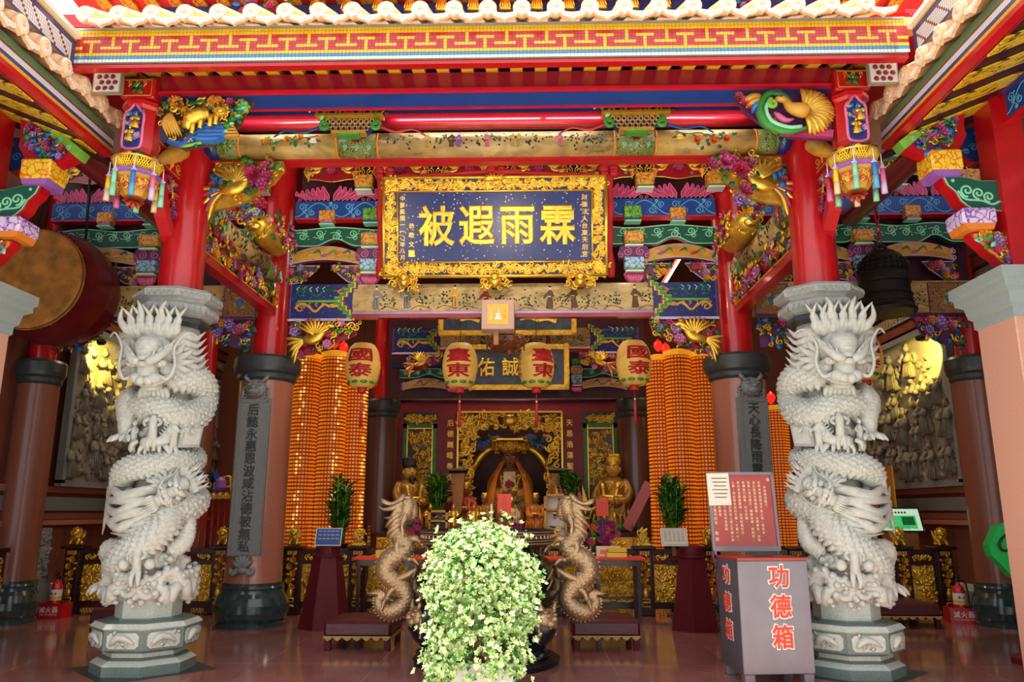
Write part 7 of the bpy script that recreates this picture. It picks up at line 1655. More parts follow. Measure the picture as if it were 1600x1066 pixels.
# ---- pink paper box and carved wooden pendant under the plaque
t = thing('paper_box', 'pale pink box with yellow poster hanging in front of the painted beam', 'box', (-.075, 10.9, 4.42))
b = MB(); b.box((0, .15, 0), (.48, .3, .45), 'paper' if False else 'figure_pink' if 'figure_pink' in MATS else 'paper', None, .01); b.build('carton', t)
b = MB(); b.box((.0, -.003, .0), (.31, .006, .31), 'mosaic_yellow'); b.prism([(-.05, -.08), (.06, -.08), (.035, -.03), (.03, .02), (-.02, .02), (-.025, -.03)], .006, .009, 'white', FR()); b.ell((.005, -.007, .05), (.035, .002, .04), 'cream', None, 10, 6)
letters(b, '天后宮', FR(.1, -.006, .05), .045, 'orange', .05, True, .01, .001); b.strip([(-.1, .08), (-.1, -.08)], .035, 'cream', FR(), .006, .001); b.build('poster', t)
b = MB(); b.box((-.03, .15, -.32), (.07, .07, .22), 'wood_light'); b.build('stick', t)
t = thing('wooden_pendant', 'carved brown wooden canopy lamp behind the pink paper box', 'lamp', (.02, 11.5, 3.98))
b = MB(); oct_lathe(b, [(.1, 0), (.2, .05), (.28, .12), (.3, .2), (.22, .26), (.16, .28)], 'wood_brown')
for k in range(8):
    a = R(45*k); M = frame((.27*math.sin(a), -.27*math.cos(a), .13), (math.cos(a), math.sin(a), 0), (0, 0, 1)); curl(b, M @ S(.12), 'wood_brown'); b.tube([(0, .08, .0), (0, .02, .06), (0, .08, .1)], .016, 'wood_brown', 6, M)
b.build('canopy', t)
b = MB(); b.box((0, 0, .42), (.3, .3, .28), 'wood_brown'); 
for s in (-1, 1): b.box((s*.12, -.16, .42), (.04, .03, .28), 'gold_paint'); b.box((s*.04, -.155, .42), (.02, .02, .2), 'wood_dark')
b.build('house', t)
b = MB(); b.tube([(.06, -.1, .02), (.06, -.1, -.08)], [.05, .04], 'wood_brown', 10); b.tube([(.16, -.08, .02), (.16, -.08, -.05)], [.03, .025], 'wood_brown', 8); b.build('pendant_drops', t)

# ================================================================ INNER BEAMS AND ALTAR SCREEN
main_beam(-2.4, 2.6, 'inner_tie_beam', 'inner painted beam with navy dragon ends above the paper lanterns', True, 4.72, 5.24, 15.3)
m = MB(); m.box((.1, 15.9, 5.0), (5.4, .05, 2.2), 'maroon_plank'); m.box((.1, 15.85, 4.6), (5.2, .06, .1), 'navy'); beam('inner_board', 'dark board behind the inner brackets over the altar', m)
m = MB(); M = FR(0, 15.7, 0); wavebeam(m, -2.3, 2.5, 4.28, 4.5, 'teal', 'mint', M, .08, 4, 1.2); beam('inner_wave_beam', 'green wavy inner beam above the altar screen', m)
for u in (-1.75, 1.9):
    m = MB(); fanpanel(m, u, 4.03, .95, .26, FR(0, 15.7, 0), 'beam_ochre', int(u*3)+9); m.build('fan_panel', label='small shaded fan panel %s of the inner navy plaque' % ('left' if u < 0 else 'right'), cat='panel', kind='thing')
for u in (-1.2, 1.35):
    m = MB(); Q = FR(u, 15.62, 0); m.box((u, 15.75, 4.3), (.12, .3, .6), 'umber'); lotus(m, 0, 3.98, .24, .14, Q); dou(m, 0, 4.1, .22, .2, 'block_blue', 'green', Q); dou(m, 0, 4.3, .24, .2, 'block_orange', 'violet', Q); dou(m, 0, 4.5, .2, .18, 'block_green', 'blue', Q)
    m.build('inner_bracket_stack', label='small stack of painted blocks %s of the inner navy plaque' % ('left' if u < 0 else 'right'), cat='bracket', kind='thing')
t = main_beam(-2.45, 2.45, 'altar_beam', 'ochre painted beam directly above the red altar screen', False, 3.9, 4.3, 16.6, 'beam_ochre')
for s in (-1, 1):
    m = MB(); M = FR(s*2.1, 15.25, 4.73); P = [(0, 0), (-s*.75, 0), (-s*.65, -.2), (-s*.35, -.32), (0, -.4)]; xs = sorted((0, -s*.75)); m.prism(P, -.03, 0, 'red_dark', M); cluster(m, M, in_poly(P), (xs[0], xs[1], -.4, 0), 40, 51+s, .09, gold=.5, depth=.06); bird(m, M @ T(-s*.3, -.2, .06) @ S(-s*.4, .4, .25)); m.build('carved_corbel', label='gilt bird corbel under the %s end of the inner painted beam' % ('left' if s < 0 else 'right'), cat='carving', kind='thing')
def plaque(name, label, x, y, z, w, h, field, txt, size, pitch, tilt=.12):
    t = thing(name, label, 'plaque', (x, y, z)); M = frame((0, 0, 0), (1, 0, 0), (0, -tilt, 1))
    b = MB(); b.box((0, h/2, 0), (w-.14, h-.14, .04), field, M); b.build('field', t)
    b = MB()
    for c, d in (((0, .05), (w, .1)), ((0, h-.05), (w, .1)), ((-w/2+.05, h/2), (.1, h)), ((w/2-.05, h/2), (.1, h))): b.box((c[0], c[1], .01), (d[0], d[1], .06), 'gold_old', M)
    rg = random.Random(5)
    for k in range(120):
        q = rg.random(); x_, y_ = rg.choice([(rg.uniform(-w/2, w/2), .05), (rg.uniform(-w/2, w/2), h-.05), (-w/2+.05, rg.uniform(0, h)), (w/2-.05, rg.uniform(0, h))]); curl(b, M @ T(x_, y_, .035) @ RZ(k) @ S(.055), 'gold')
    b.build('gilt_frame', t)
    for s_ in (-1, 1): b = MB(); b.box((s_*w*.36, .18, h*.5), (.06, .6, .06), 'wood_dark'); b.build('bracket', t)
    if txt: b = MB(); letters(b, txt, M @ T(-(len(txt)-1)*pitch/2-.4, h/2, .022), size, 'gold', pitch, False, .02, .015, .95, 1.05); b.build('lettering', t)
    return t
t = plaque('inner_plaque', 'slate plaque with gold strokes half hidden above the inner beam', -.05, 14.9, 5.02, 2.75, .9, 'plaque_slate', '', .5, .7)
M = frame((0, 0, 0), (1, 0, 0), (0, -.12, 1))
for x0, x1, y0 in ((-.95, -.55, .33), (.25, .62, .34), (.62, .98, .31)): b = MB(); b.strip(resample([(x0, y0), ((x0+x1)/2, y0+.03), (x1, y0-.03)], 10), .1, 'gold', M, .022, .02); b.build('brush_stroke', t)
plaque('inner_plaque', 'navy plaque with gold characters behind the middle paper lanterns', .17, 15.0, 3.94, 2.0, .9, 'plaque_slate', '佑誠', .36, .48)
# red altar screen
YA = 17.0
t = thing('altar_screen', 'red altar screen with gilded carved panels and central niche', 'screen', (-.05, YA, 0))
b = MB(); Ms = FR()
for c, d in (((-1.845, 2.), (1.41, 4.0)), ((1.845, 2.), (1.41, 4.0)), ((0, 3.87), (2.28, .26)), ((0, .6), (2.28, 1.2))): b.box((c[0], c[1], 0), (d[0], d[1], .12), 'screen_red', Ms)
b.box((0, 4.03, .02), (5.2, .06, .16), 'red', Ms); b.build('frame', t)
for s in (-1, 1):
    x = s*1.98
    b = MB(); b.box((x, 3.6, .07), (.78, .3, .03), 'stone_dark', Ms); goldcarve(b, Ms @ T(x, 3.6, .09), .64, .18, 5+s, 50, 'wood_dark'); b.build('upper_panel', t)
    b = MB(); 
    for c, d in (((x-.33, 2.5), (.08, 2.0)), ((x+.33, 2.5), (.08, 2.0)), ((x, 3.44), (.74, .1))): b.box((c[0], c[1], .08), (d[0], d[1], .05), 'green', Ms)
    for c, d in (((x-.275, 2.5), (.025, 1.9)), ((x+.275, 2.5), (.025, 1.9)), ((x, 3.38), (.56, .025))): b.box((c[0], c[1], .1), (d[0], d[1], .03), 'gold', Ms)
    b.build('green_frame', t)
    b = MB(); goldcarve(b, Ms @ T(x, 2.45, .075), .54, 1.8, 9+s, 230, 'wood_dark'); b.build('carved_panel', t)
    b = MB(); xc = s*1.31; b.prism([(xc-.11, 1.6), (xc+.11, 1.6), (xc+.11, 3.6), (xc+.06, 3.72), (xc, 3.75), (xc-.06, 3.72), (xc-.11, 3.6)], .07, .1, 'screen_red', Ms); b.build('couplet_board', t)
    b = MB(); letters(b, '后德巍峨香煙三宗' if s < 0 else '天恩浩蕩聖蹟長', Ms @ T(xc, 3.5, .1), .15, 'gold', .235, True, .012, .01); b.build('couplet_lettering', t)
b = MB(); W = 1.14
for c, d in (((-W, 2.5), (.04, 2.5)), ((W, 2.5), (.04, 2.5)), ((0, 3.74), (2*W, .04))): b.box((c[0], c[1], .1), (d[0], d[1], .08), 'gold', Ms)
rg = random.Random(6)
for k in range(230):
    u = rg.random()
    if u < .4: x, y = rg.uniform(-W, W), rg.uniform(3.36, 3.7)
    else: x, y = rg.choice((-1, 1))*rg.uniform(.8, W-.05), rg.uniform(1.5, 3.6)
    q = Ms @ T(x, y, .03) @ RZ(rg.uniform(0, 6.3)); curl(b, q @ S(rg.uniform(.1, .18)), 'gold', .5, .24, 1.3, rg.choice((-1, 1)))
    if k % 4 == 0: leafshape(b, q @ S(.18), 'gold')
b.ell((0, -.1, 3.56), (.17, .07, .14), 'gold'); b.build('niche_surround', t)
for x in (-.9, .9, -.55, .55):
    pass
m = MB(); m.box((-.05, 18.0, 2.05), (2.8, .1, 4.1), 'niche_dark'); m.build('niche_back', label='dark red back board of the altar niche', cat='panel', kind='thing')
m = MB()
for s in (-1, 1):
    m.tube(resample([(s*.85, 0, 1.6), (s*.95, 0, 2.2), (s*.75, -.05, 2.7), (s*.5, -.05, 2.95), (s*.28, 0, 3.0)], 24), np.linspace(.12, .06, 24), 'gold', 12, disp=scalefn(.5, 8, .02)); dragon_head(m, frame((s*.3, -.12, 3.02), (s*.2, -1 if False else 0, 0) if False else (1, 0, 0), (0, -.2, 1)) @ S(.28), 'gold')
    for k in range(10): curl(m, FR(s*(.3+.07*k), -.02, 3.1+.1*math.sin(k)) @ RZ(k) @ S(.2), ('leaf_dark', 'sky_blue', 'violet')[k % 3], .5, .24, 1.3, s)
m.build('dragon_throne_carving', loc=(-.05, 17.5, 0), label='gilded dragons and coloured clouds arching round the goddess in the niche', cat='carving', kind='thing')
# robed statues
def deity(x, y, z, s, label, robe, crown=True, face='skin_dark', hat=None, rz=0., beard=False, board=False):
    t = thing('deity_statue', label, 'statue', (x, y, z), rz); t.scale = (s, s, s)
    b = MB(); b.tube(resample([(0, 0, 0), (0, -.02, .3), (0, 0, .55), (0, .02, .85), (0, .02, 1.0)], 14), [.42, .43, .41, .38, .34, .31, .285, .27, .265, .265, .25, .2, .14, .08], robe, 18, up=(1, 0, 0))
    for a in (-1, 1):
        b.tube(resample([(a*.2, .0, .9), (a*.3, -.1, .7), (a*.27, -.3, .52), (a*.09, -.42, .5)], 14), np.linspace(.09, .12, 14), robe, 12); b.prism([(a*.2, .56), (a*.06, .56), (a*.1, .3), (a*.2, .26), (a*.3, .34), (a*.3, .5)], .38, .43, robe, FR())
        b.ell((a*.2, -.2, .26), (.18, .24, .12), robe, None, 12, 8)
        for k in range(4): b.tube(resample([(a*(.1+.08*k), -.34, .36), (a*(.12+.09*k), -.44, .18), (a*(.14+.1*k), -.42, 0)], 7), .03, robe, 7)
    b.build('robe', t)
    b = MB()
    for a in (-1, 1): b.tube(resample([(a*.16, -.28, .86), (a*.1, -.36, .5), (a*.1, -.44, .1)], 9), .035, 'gold', 7)
    b.tube([(.3*math.cos(q), -.05-.32*math.sin(q), .6) for q in np.linspace(0, PI, 14)], .04, 'gold', 7)
    for k in range(16): curl(b, FR(random.Random(k).uniform(-.25, .25), -.36, random.Random(k+50).uniform(.1, .85)) @ S(.09), 'gold')
    b.build('gilt_trim', t)
    if crown:
        for a in (-1, 1): d = MB(); d.tube(resample([(a*.12, -.16, 1.1), (a*.26, -.3, .8), (a*.33, -.44, .4), (a*.38, -.46, 0)], 12), np.linspace(.05, .12, 12), 'orange', 10, flat=.4); d.build('orange_drape', t)
        d = MB(); d.prism([(-.12, .1), (.12, .1), (.1, .9), (-.1, .9)], 0, .03, 'cream', FR(0, -.44, 0)); cluster(d, FR(0, -.475, 0), lambda x, y: True, (-.1, .1, .15, .85), 24, 2, .08, gold=.6, depth=.01); d.build('breast_cloth', t)
    b = MB(); b.ell((0, -.02, 1.14), (.125, .14, .165), face, None, 16, 12); b.tube([(0, 0, .95), (0, 0, 1.05)], .07, face, 10); b.ell((0, -.165, 1.13), (.022, .03, .035), face, None, 8, 6); b.ell((0, -.15, 1.06), (.032, .012, .01), 'umber', None, 8, 5)
    for a in (-1, 1): b.ell((a*.05, -.145, 1.17), (.024, .012, .012), 'white', None, 8, 5); b.ell((a*.05, -.155, 1.17), (.01, .008, .01), 'black', None, 6, 4); b.tube([(a*.02, -.15, 1.2), (a*.08, -.14, 1.205)], .007, 'black', 5); b.ell((a*.13, 0, 1.13), (.02, .03, .05), face, None, 8, 6)
    b.build('head', t)
    if crown:
        b = MB(); b.lathe([(.14, 1.24), (.2, 1.3), (.22, 1.42), (.16, 1.46)], 20, 'gold'); b.box((0, -.05, 1.47), (.46, .5, .03), 'gold')
        for k in range(20): curl(b, FR(-.19+.02*k, -.2, 1.36+.05*math.sin(k)) @ S(.08), 'gold')
        for k in range(9): b.tube([(-.18+.045*k, -.28, 1.46), (-.18+.045*k, -.28, 1.26)], .009, 'gold', 5)
        b.build('beaded_crown', t)
    if hat:
        b = MB(); b.lathe([(.14, 1.22), (.15, 1.28), (.13, 1.36), (.08, 1.4)], 18, hat); b.box((0, .1, 1.36), (.22, .1, .16), hat, None, .02); b.build('hat', t)
    if beard:
        b = MB(); b.tube(resample([(0, -.13, 1.03), (0, -.18, .9), (0, -.2, .75)], 8), [.06, .06, .055, .05, .045, .035, .02, .006], 'black', 8); b.build('beard', t)
    if board:
        b = MB(); b.box((.3, -.5, .65), (.2, .04, .95), 'sign_red', RY(.5)); b.build('tablet', t)
    for a in (-1, 1): b = MB(); b.ell((a*.07, -.46, .52), (.06, .05, .06), face, None, 10, 8); [b.tube(resample([(a*(.04+.022*k), -.48, .55), (a*(.03+.022*k), -.53, .56), (a*(.03+.02*k), -.54, .52)], 5), .012, face, 6) for k in range(4)]; b.tube([(a*.02, -.47, .55), (a*.01, -.5, .6)], .013, face, 6); b.build('hand', t)
    return t
m = MB(); m.box((0, 0, .65), (2.6, 1.0, 1.3), 'red_dark', None, .01); cluster(m, FR(0, -.51, .7), lambda x, y: True, (-1.2, 1.2, -.5, .5), 80, 4, .12, gold=1, depth=.03); m.build('altar_stand', loc=(-.05, 17.4, 0), label='red and gold altar stand beneath the goddess in the niche', cat='altar', kind='thing')
deity(-.05, 17.2, 1.3, 1.25, 'dark-faced goddess in orange and gold robe with beaded crown, centre of the altar', 'cloth_gold', True, 'skin_dark')
deity(-2.1, 16.0, 1.25, 1.0, 'gilded general with black hat seated left of the altar niche', 'gold_dull', False, 'gold_paint', 'black', R(30), True)
deity(2.1, 16.0, 1.25, 1.05, 'gilded horned general holding a red tablet right of the altar niche', 'gold_dull', False, 'gold_paint', 'gold', R(-20), False, True)
for k, (x, y, z, s, rb, lb) in enumerate(((-.95, 16.3, 1.3, .62, 'rose_red', 'small statue in red cloak left of the goddess'), (-.55, 16.1, 1.25, .5, 'cloth_gold', 'small statue in brown and gold cloak at the goddess\'s left knee'), (.5, 16.1, 1.25, .5, 'orange', 'small statue in orange cloak at the goddess\'s right knee'), (.9, 16.3, 1.3, .6, 'cloth_gold', 'small statue in brown cloak right of the goddess'), (0, 16.0, 1.22, .46, 'cream', 'small pale-robed statue directly in front of the goddess'))): deity(x, y, z, s, lb, rb, False, 'skin_dark', 'gold')
for x, lb in ((-2.1, 'left'), (2.1, 'right')):
    m = MB(); m.box((0, 0, .6), (1.3, .9, 1.2), 'wood_dark', None, .01); goldcarve(m, FR(0, -.46, .7), 1.1, .8, 7, 60); m.build('statue_plinth', loc=(x, 16.05, 0), label='dark gilt plinth under the %s gilded general' % lb, cat='plinth', kind='thing')
m = MB(); m.box((0, 0, .6), (2.6, .8, 1.2), 'wood_dark', None, .01); goldcarve(m, FR(0, -.41, .7), 2.4, .8, 17, 120); m.build('altar_table', loc=(-.02, 16.2, 0), label='dark gilt altar table carrying the small cloaked statues', cat='table', kind='thing')
for px, lb in ((716, 'left'), (872, 'right')):
    p = at(px, 800, 15.8); t = thing('palace_lantern', 'tall square standing lantern %s of the goddess' % lb, 'lamp', (p[0], 15.7, 1.2))
    b = MB(); b.lathe([(.16, 0), (.1, .06), (.06, .2), (.1, .3), (.14, .36)], 4, 'wood_dark', None, False, True, PI/4); b.build('foot', t)
    b = MB(); b.lathe([(.1, .36), (.2, 1.15)], 4, 'wood_light', None, False, True, PI/4); b.build('panes', t); b = MB(); b.lathe([(.22, 1.14), (.27, 1.2), (.27, 1.24)], 4, 'wood_dark', None, False, True, PI/4); b.build('roof', t)
# unseen ceiling lamps, added to brighten the hall and the altar
for x, y, e, z in ((0, 13.6, 62, 7.2), (-5.3, 14.3, 50, 7.2), (5.3, 14.3, 50, 7.2), (0, 16.3, 11, 5.6)):
    t = thing('added_ceiling_lamp', 'added unseen ceiling lamp, warm and square, %s' % {(0, 13.6): 'over the middle of the hall', (-5.3, 14.3): 'over the left aisle', (5.3, 14.3): 'over the right aisle', (0, 16.3): 'close above the altar screen'}[(x, y)], 'lamp', (x, y, z))
    b = MB(); b.box((0, 0, .03), (1.3, .5, .05), 'white'); b.box((0, 0, .0), (1.2, .4, .02), 'tube_white'); b.tube([(0, 0, .05), (0, 0, 8-z)], .015, 'iron', 6); b.build('panel', t)
    ld = bpy.data.lights.new('ceiling', 'AREA'); ld.shape = 'RECTANGLE'; ld.size = 1.3; ld.size_y = .5; ld.energy = e; ld.color = (1, .8, .52)
    lo = bpy.data.objects.new('added_ceiling_light', ld); COL.objects.link(lo); lo.parent = t; lo.location = (0, 0, -.03)
# tilted tube seen through the right brackets
a, c = at(1042, 438, 12.3), at(1062, 405, 12.6); t = thing('tilted_tube', 'tilted glowing tube seen through the brackets right of the plaque', 'lamp', tuple((a+c)/2)); q = (c-a)/2*1.6
b = MB(); b.tube([tuple(-q), tuple(q)], .02, 'tube_white', 8); b.build('glass', t); b = MB(); b.tube([tuple(-q+np.array((-.03, .02, .02))), tuple(q+np.array((-.03, .02, .02)))], .025, 'tube_red', 8); b.build('red_batten', t)

# ================================================================ PLANTS, DRUM, BELL AND SIDE THINGS
def bamboo(px, py, Y, h, z0, label, r=.28, stand=True, n=38, seed=0):
    p = at(px, py, Y); t = thing('potted_plant', label, 'plant', (p[0], Y, 0)); rg = random.Random(seed)
    b = MB(); b.lathe([(.12, z0-.25), (.17, z0), (.18, z0+.02), (.14, z0+.02)], 18, 'wood_dark'); b.build('pot', t)
    if stand: b = MB(); b.lathe([(.16, 0), (.13, .1), (.12, z0-.25)], 16, 'wood_dark'); b.build('stand', t)
    b = MB(); l_ = MB()
    for k in range(n):
        a = rg.uniform(0, 6.28); q = rg.uniform(0, 1); x, y = .1*q*math.cos(a), .1*q*math.sin(a); hh = h*rg.uniform(.55, .95); ex, ey = x*2.0, y*2.0
        b.tube([(x, y, z0), (ex, ey, z0+hh)], .008, 'bamboo_light', 5)
        for j in range(12):
            f = .3+.7*j/11; c = np.array((x+(ex-x)*f, y+(ey-y)*f, z0+hh*f)); aa = rg.uniform(0, 6.28); d = np.array((math.cos(aa), math.sin(aa), rg.uniform(.4, 1.3))); d /= np.linalg.norm(d); w = np.cross(d, (0, 0, 1)); w /= np.linalg.norm(w); nn = np.cross(w, d); L = rg.uniform(.13, .22)*r/.22
            M = np.eye(4); M[:3, 0] = w*L*.35; M[:3, 1] = d*L; M[:3, 2] = nn*L; M[:3, 3] = c; l_.add([(0, 0, 0), (.35, .4, .1), (0, 1, -.15), (-.35, .4, .1), (0, .45, 0)], [(0, 1, 4), (1, 2, 4), (0, 4, 3), (4, 2, 3)], rg.choice(['bamboo', 'bamboo', 'bamboo_light']), M)
    b.build('canes', t); l_.build('foliage', t, kind='stuff')
bamboo(530, 850, 13.3, 1.12, 1.05, 'leafy bamboo plant behind the blue sign and left rail', seed=1); bamboo(1050, 825, 13.3, 1.05, 1.15, 'leafy bamboo plant behind the white certificate', seed=2)
bamboo(685, 800, 15.0, .75, 1.55, 'dark leafy plant in gold vase left of the goddess', seed=3); bamboo(893, 780, 15.2, .62, 1.7, 'leafy plant among red and yellow pennants right of the goddess', seed=4)
for k in range(7):
    p = at(868+7*k, 790, 15.1); t = thing('pennant', 'small red and yellow pennant, one of the fan beside the altar plant', 'flag', (p[0], 15.1, 1.62), 0, 'pennants by the right altar plant'); b = MB(); b.tube([(0, 0, -.4), (0, 0, .55)], .008, 'wood_brown', 5); b.build('stick', t); b = MB(); b.prism([(0, .5), (.12, .1), (.06, -.08), (0, .02)], -.006, .006, 'plastic_red' if k % 3 else 'yellow', FR()); b.build('flag', t)
for px, Y, lb in ((940, 12.7, 'right of the right bronze handle'), (637, 13.2, 'left of the left bronze handle'), (790, 13.4, 'behind the burner in the middle')):
    p = at(px, 850, Y); t = thing('flower_arrangement', 'bouquet of purple orchids and green leaves '+lb, 'flowers', (p[0], Y, 1.05)); rg = random.Random(int(px)); b = MB(); l_ = MB()
    for k in range(44): a = rg.uniform(0, 6.28); q = rg.uniform(0, .26); flower(b, FR(q*math.cos(a), -.1-rg.uniform(0, .08), .24+.26*math.sin(a)*q/.26) @ S(.055), *rg.choice([('orchid', 'magenta'), ('orchid', 'violet'), ('magenta', 'pink'), ('orange', 'rose_red')])) if k < 26 else leafshape(l_, FR(q*math.cos(a), -.02, .12+.3*rg.random()-.1) @ RZ(rg.uniform(0, 6)) @ S(.16), rg.choice(['bamboo', 'leaf_dark', 'green']))
    b.build('blossoms', t); l_.build('leaves', t); b = MB(); b.lathe([(.08, -.0), (.11, .05), (.09, .14)], 14, 'wood_dark'); b.build('vase', t)
    if Y > 13: b = MB(); b.lathe([(.16, -1.05), (.12, -.95), (.1, -.1), (.14, 0)], 14, 'wood_dark'); b.build('stand', t)
for px, py, lb in ((788, 787, 'red paper sign on a stick rising from the incense burner'), (941, 793, 'red paper sign beside the right bronze dragon head')):
    p = at(px, py, 12.4 if px > 900 else 9.2); t = thing('paper_sign', lb, 'sign', tuple(p)); s = 1.2 if px > 900 else 1.; b = MB(); b.box((0, 0, 0), (.16*s, .006, .22*s), 'orange_red'); b.build('card', t); b = MB(); letters(b, '添香油', FR(0, -.003, .06), .06, 'sign_red', .065, True, .006, .002) if s == 1 else [b.box((-.05+.05*k, -.005, .01), (.012, .004, .15), 'sign_red') for k in range(3)]; b.build('lettering', t); b = MB(); b.tube([(0, .01, -.1*s), (0, .01, -.11*s-(p[2]-1.31 if s == 1 else p[2]-1.03))], .008, 'wood_brown', 6); b.build('stick', t)
for px, w, h, lb in ((685, .34, .62, 'gold framed offering cabinet left of the goddess, under the plant'), (868, .4, .9, 'gold framed case of trinkets right of the goddess')):
    p = at(px, 830, 13.9); t = thing('glass_case', lb, 'case', (p[0], 13.9, 1.0)); b = MB()
    for c, d in (((0, .02), (w, .04)), ((0, h-.02), (w, .04)), ((-w/2+.02, h/2), (.04, h)), ((w/2-.02, h/2), (.04, h)), ((0, h*.7), (w, .03))): b.box((c[0], 0, c[1]), (d[0], .2, d[1]), 'gold_paint')
    b.build('frame', t); b = MB(); b.box((0, .08, h/2), (w-.06, .02, h-.06), 'paper' if px > 800 else 'wood_brown'); rg = random.Random(px)
    for k in range(26): b.box((rg.uniform(-w/2+.06, w/2-.06), .05, rg.uniform(.08, h-.08)), (.06, .02, .025), rg.choice(['rose_red', 'cream', 'gold', 'steel_gray', 'umber']))
    b.build('contents', t); b = MB(); b.box((0, 0, -.5), (w*.9, .3, 1.0), 'wood_dark'); b.build('pedestal', t)
for px in (672, 708, 740, 862, 880):
    p = at(px, 815, 14.6); m = MB(); robed(m, FR() @ S(.42, .42, .42), 'gold'); m.box((0, 0, -.65), (.2, .16, 1.3), 'wood_dark'); m.build('gilded_attendant', loc=(p[0], 14.6, 1.3), label='little gilded attendant on a post before the goddess, %s' % {672: 'leftmost of five', 708: 'second of five from left', 740: 'middle of five', 862: 'fourth of five from left', 880: 'rightmost of five'}[px], cat='statue', kind='thing')

# drum
t = thing('hanging_drum', 'huge dark red barrel drum with worn golden skin high on the left', 'drum', (-6.72, 10.9, 4.85)); A = RX(R(90))
b = MB(); b.lathe([(.74, -.55), (.82, -.3), (.86, 0), (.82, .3), (.74, .55)], 48, 'drum_red', A, caps=False); b.build('barrel', t)
for s, nm in ((1, 'front_skin'), (-1, 'back_skin')):
    b = MB(); b.lathe([(.0, .56*s), (.4, .57*s), (.7, .56*s), (.75, .53*s), (.76, .48*s)], 48, 'drum_skin', A, caps=False)
    for k in range(60): a = 2*PI*k/60; b.ell((.77*math.cos(a), -.5*s, .77*math.sin(a)), (.014, .014, .014), 'iron', None, 6, 4)
    b.build(nm, t)
for s in (-1, 1): b = MB(); b.tube([(s*.2, s*.3, .78), (s*.1, s*.3, 2.6)], .02, 'iron', 7); b.build('hanger', t)
# bell
t = thing('hanging_bell', 'big black cast bell hanging on a chain high on the right', 'bell', (5.62, 11.0, 4.42))
b = MB(); b.lathe([(.4, 0), (.41, .04), (.37, .1), (.36, .2), (.345, .3), (.345, .5), (.33, .62), (.31, .75), (.27, .86), (.18, .94), (.06, .97)], 40, 'iron')
for z in (.12, .24, .42, .6): b.lathe([(.35-.03*z, z), (.385-.05*z, z+.015), (.35-.03*z, z+.03)], 40, 'iron', caps=False)
for k in range(24):
    a = 2*PI*k/24
    for z in (.66, .72, .78): b.ell(((.34-.1*(z-.6))*math.cos(a), (.34-.1*(z-.6))*math.sin(a), z), (.022, .022, .022), 'iron', None, 7, 5)
b.build('bell_body', t)
b = MB(); b.tube([(.09*math.cos(k*PI/10), 0, .97+.09*math.sin(k*PI/10)) for k in range(11)], .03, 'iron', 8); b.build('crown_loop', t)
b = MB()
for k in range(16): M = T(0, 0, 1.1+.1*k) @ RZ(PI/2*(k % 2)); b.tube([(.03*math.cos(q), 0, .06*math.sin(q)) for q in np.linspace(0, 2*PI, 13)], .012, 'red_dark', 6, M)
b.build('chain', t)
# side furniture: ceremonial weapons, screen, notice board
for k in range(7):
    p = at(300+9.5*k, 850, 13.4); t = thing('ceremonial_weapon', ['blue and gold halberd', 'gold ring-topped staff', 'black spear', 'blue-bladed axe', 'purple drum-topped staff', 'gold disc-topped staff', 'short gold mace'][k]+' on a red pole in the left rack', 'weapon', (p[0], 13.4, 0))
    b = MB(); b.tube([(0, 0, .1), (0, 0, 1.85)], .022, 'red', 8); b.build('pole', t)
    b = MB(); b.lathe([(.03, 1.8), (.05, 1.84), (.05, 1.9), (.03, 1.93)], 12, 'gold')
    mt = ['sky_blue', 'gold', 'black', 'blue', 'violet', 'gold', 'gold_old'][k]
    if k in (1, 5): b.tube([(.09*math.cos(q), 0, 2.1+.09*math.sin(q)) for q in np.linspace(0, 2*PI, 20)], .02, mt, 7)
    elif k == 4: b.lathe([(.04, 1.95), (.1, 2.0), (.1, 2.12), (.04, 2.18)], 14, mt)
    else: b.prism([(-.03, 1.92), (.03, 1.92), (.1, 2.1), (.05, 2.28-.02*k), (0, 2.36-.02*k), (-.07, 2.15)], -.012, .012, mt, FR()); curl(b, FR(0, 0, 2.05) @ S(.1), 'gold')
    b.build('head', t)
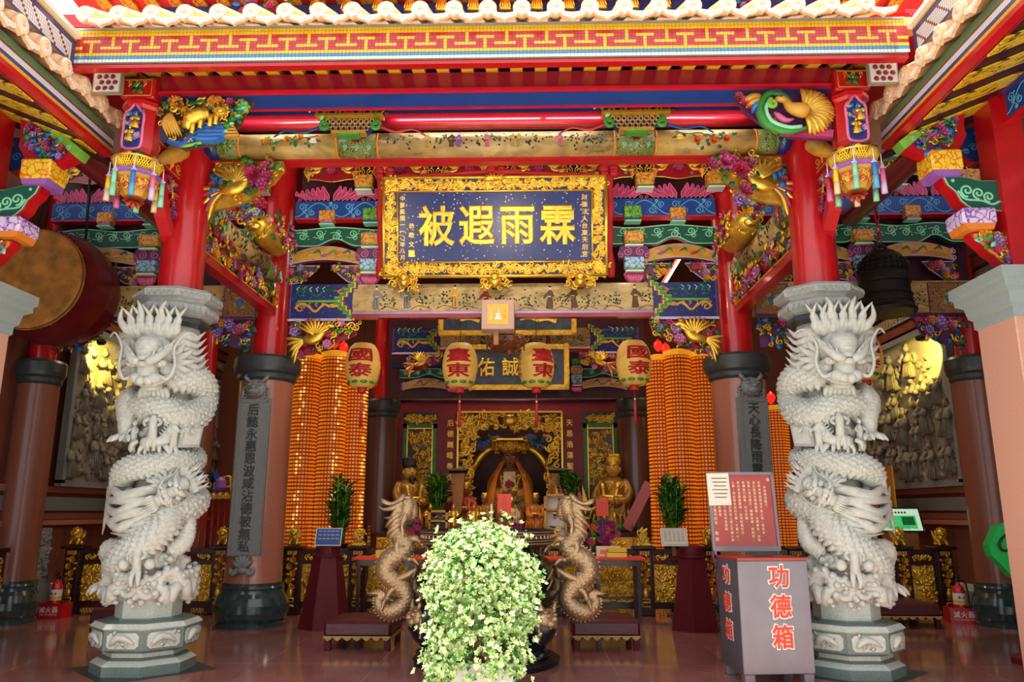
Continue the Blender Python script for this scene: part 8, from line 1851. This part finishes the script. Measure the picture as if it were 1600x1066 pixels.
m = MB(); m.box((-5.15, 13.4, 1.84), (1.1, .1, .06), 'gold_paint'); m.box((-5.15, 13.4, .12), (1.1, .3, .2), 'wood_dark'); m.box((-5.7, 13.4, .95), (.06, .1, 1.8), 'wood_dark'); m.box((-4.6, 13.4, .95), (.06, .1, 1.8), 'wood_dark'); m.build('weapon_rack', label='dark rack with gilt bar holding the ceremonial weapons on the left', cat='rack', kind='thing')
t = thing('display_screen', 'green lit display screen behind the right rail figurines', 'screen', (6.68, 13.5, 1.28)); M = frame((0, 0, 0), (1, -.1, 0), (-.12, .1, 1))
b = MB(); b.box((0, .18, -.01), (.7, .42, .03), 'black', M); b.build('bezel', t); b = MB(); b.box((0, .18, .008), (.64, .36, .006), 'screen_pale', M); b.box((.0, .14, .013), (.5, .22, .004), 'screen_green', M); b.box((.12, .16, .016), (.2, .14, .004), 'green_felt', M); [b.box((-.1+.05*k, .3, .013), (.03, .03, .003), 'ink', M) for k in range(5)]; b.build('picture', t); b = MB(); b.box((0, -.64, -.03), (.5, 1.28, .25), 'wood_light', T(0, .1, 0) @ M if False else T(0, .1, 0) @ FR(0, 0, 0)); b.build('stand', t)
t = thing('signboard', 'orange signboard with blue writing and yellow edge behind the right dragon column', 'sign', (6.66, 14.1, 1.2)); b = MB(); b.box((0, 0, .6), (.42, .04, 1.2), 'orange'); b.box((.21, 0, .6), (.03, .05, 1.2), 'yellow'); b.build('board', t); b = MB(); letters(b, '南無', FR(0, -.021, .85), .22, 'sign_blue', .28, True, .02, .004); b.build('lettering', t); b = MB(); b.box((0, .1, -.6), (.4, .2, 1.2), 'wood_dark'); b.build('stand', t)
# carved slabs on the feet of the corner columns
for sx in (-1, 1):
    t = thing('carved_slab', 'grey carved stone slab low on the wall beside the %s corner column' % ('left' if sx < 0 else 'right'), 'relief', (sx*7.4, 12.32, .5), -sx*PI/2)
    M = frame((0, 0, 0), (1, 0, 0), (0, 0, 1)); b = MB(); b.box((0, .0, .42), (.62, .1, .84), 'stone_gray'); [curl(b, FR(random.Random(k).uniform(-.24, .24), -.05, .42+random.Random(k+99).uniform(-.34, .34)) @ RZ(k) @ S(.12), 'stone_gray', .5, .22, 1.3, 1 if k % 2 else -1) for k in range(46)]; b.build('slab', t); b = MB(); b.box((0, 0, -.25), (.7, .2, .5), 'stone_gray'); b.build('footing', t)
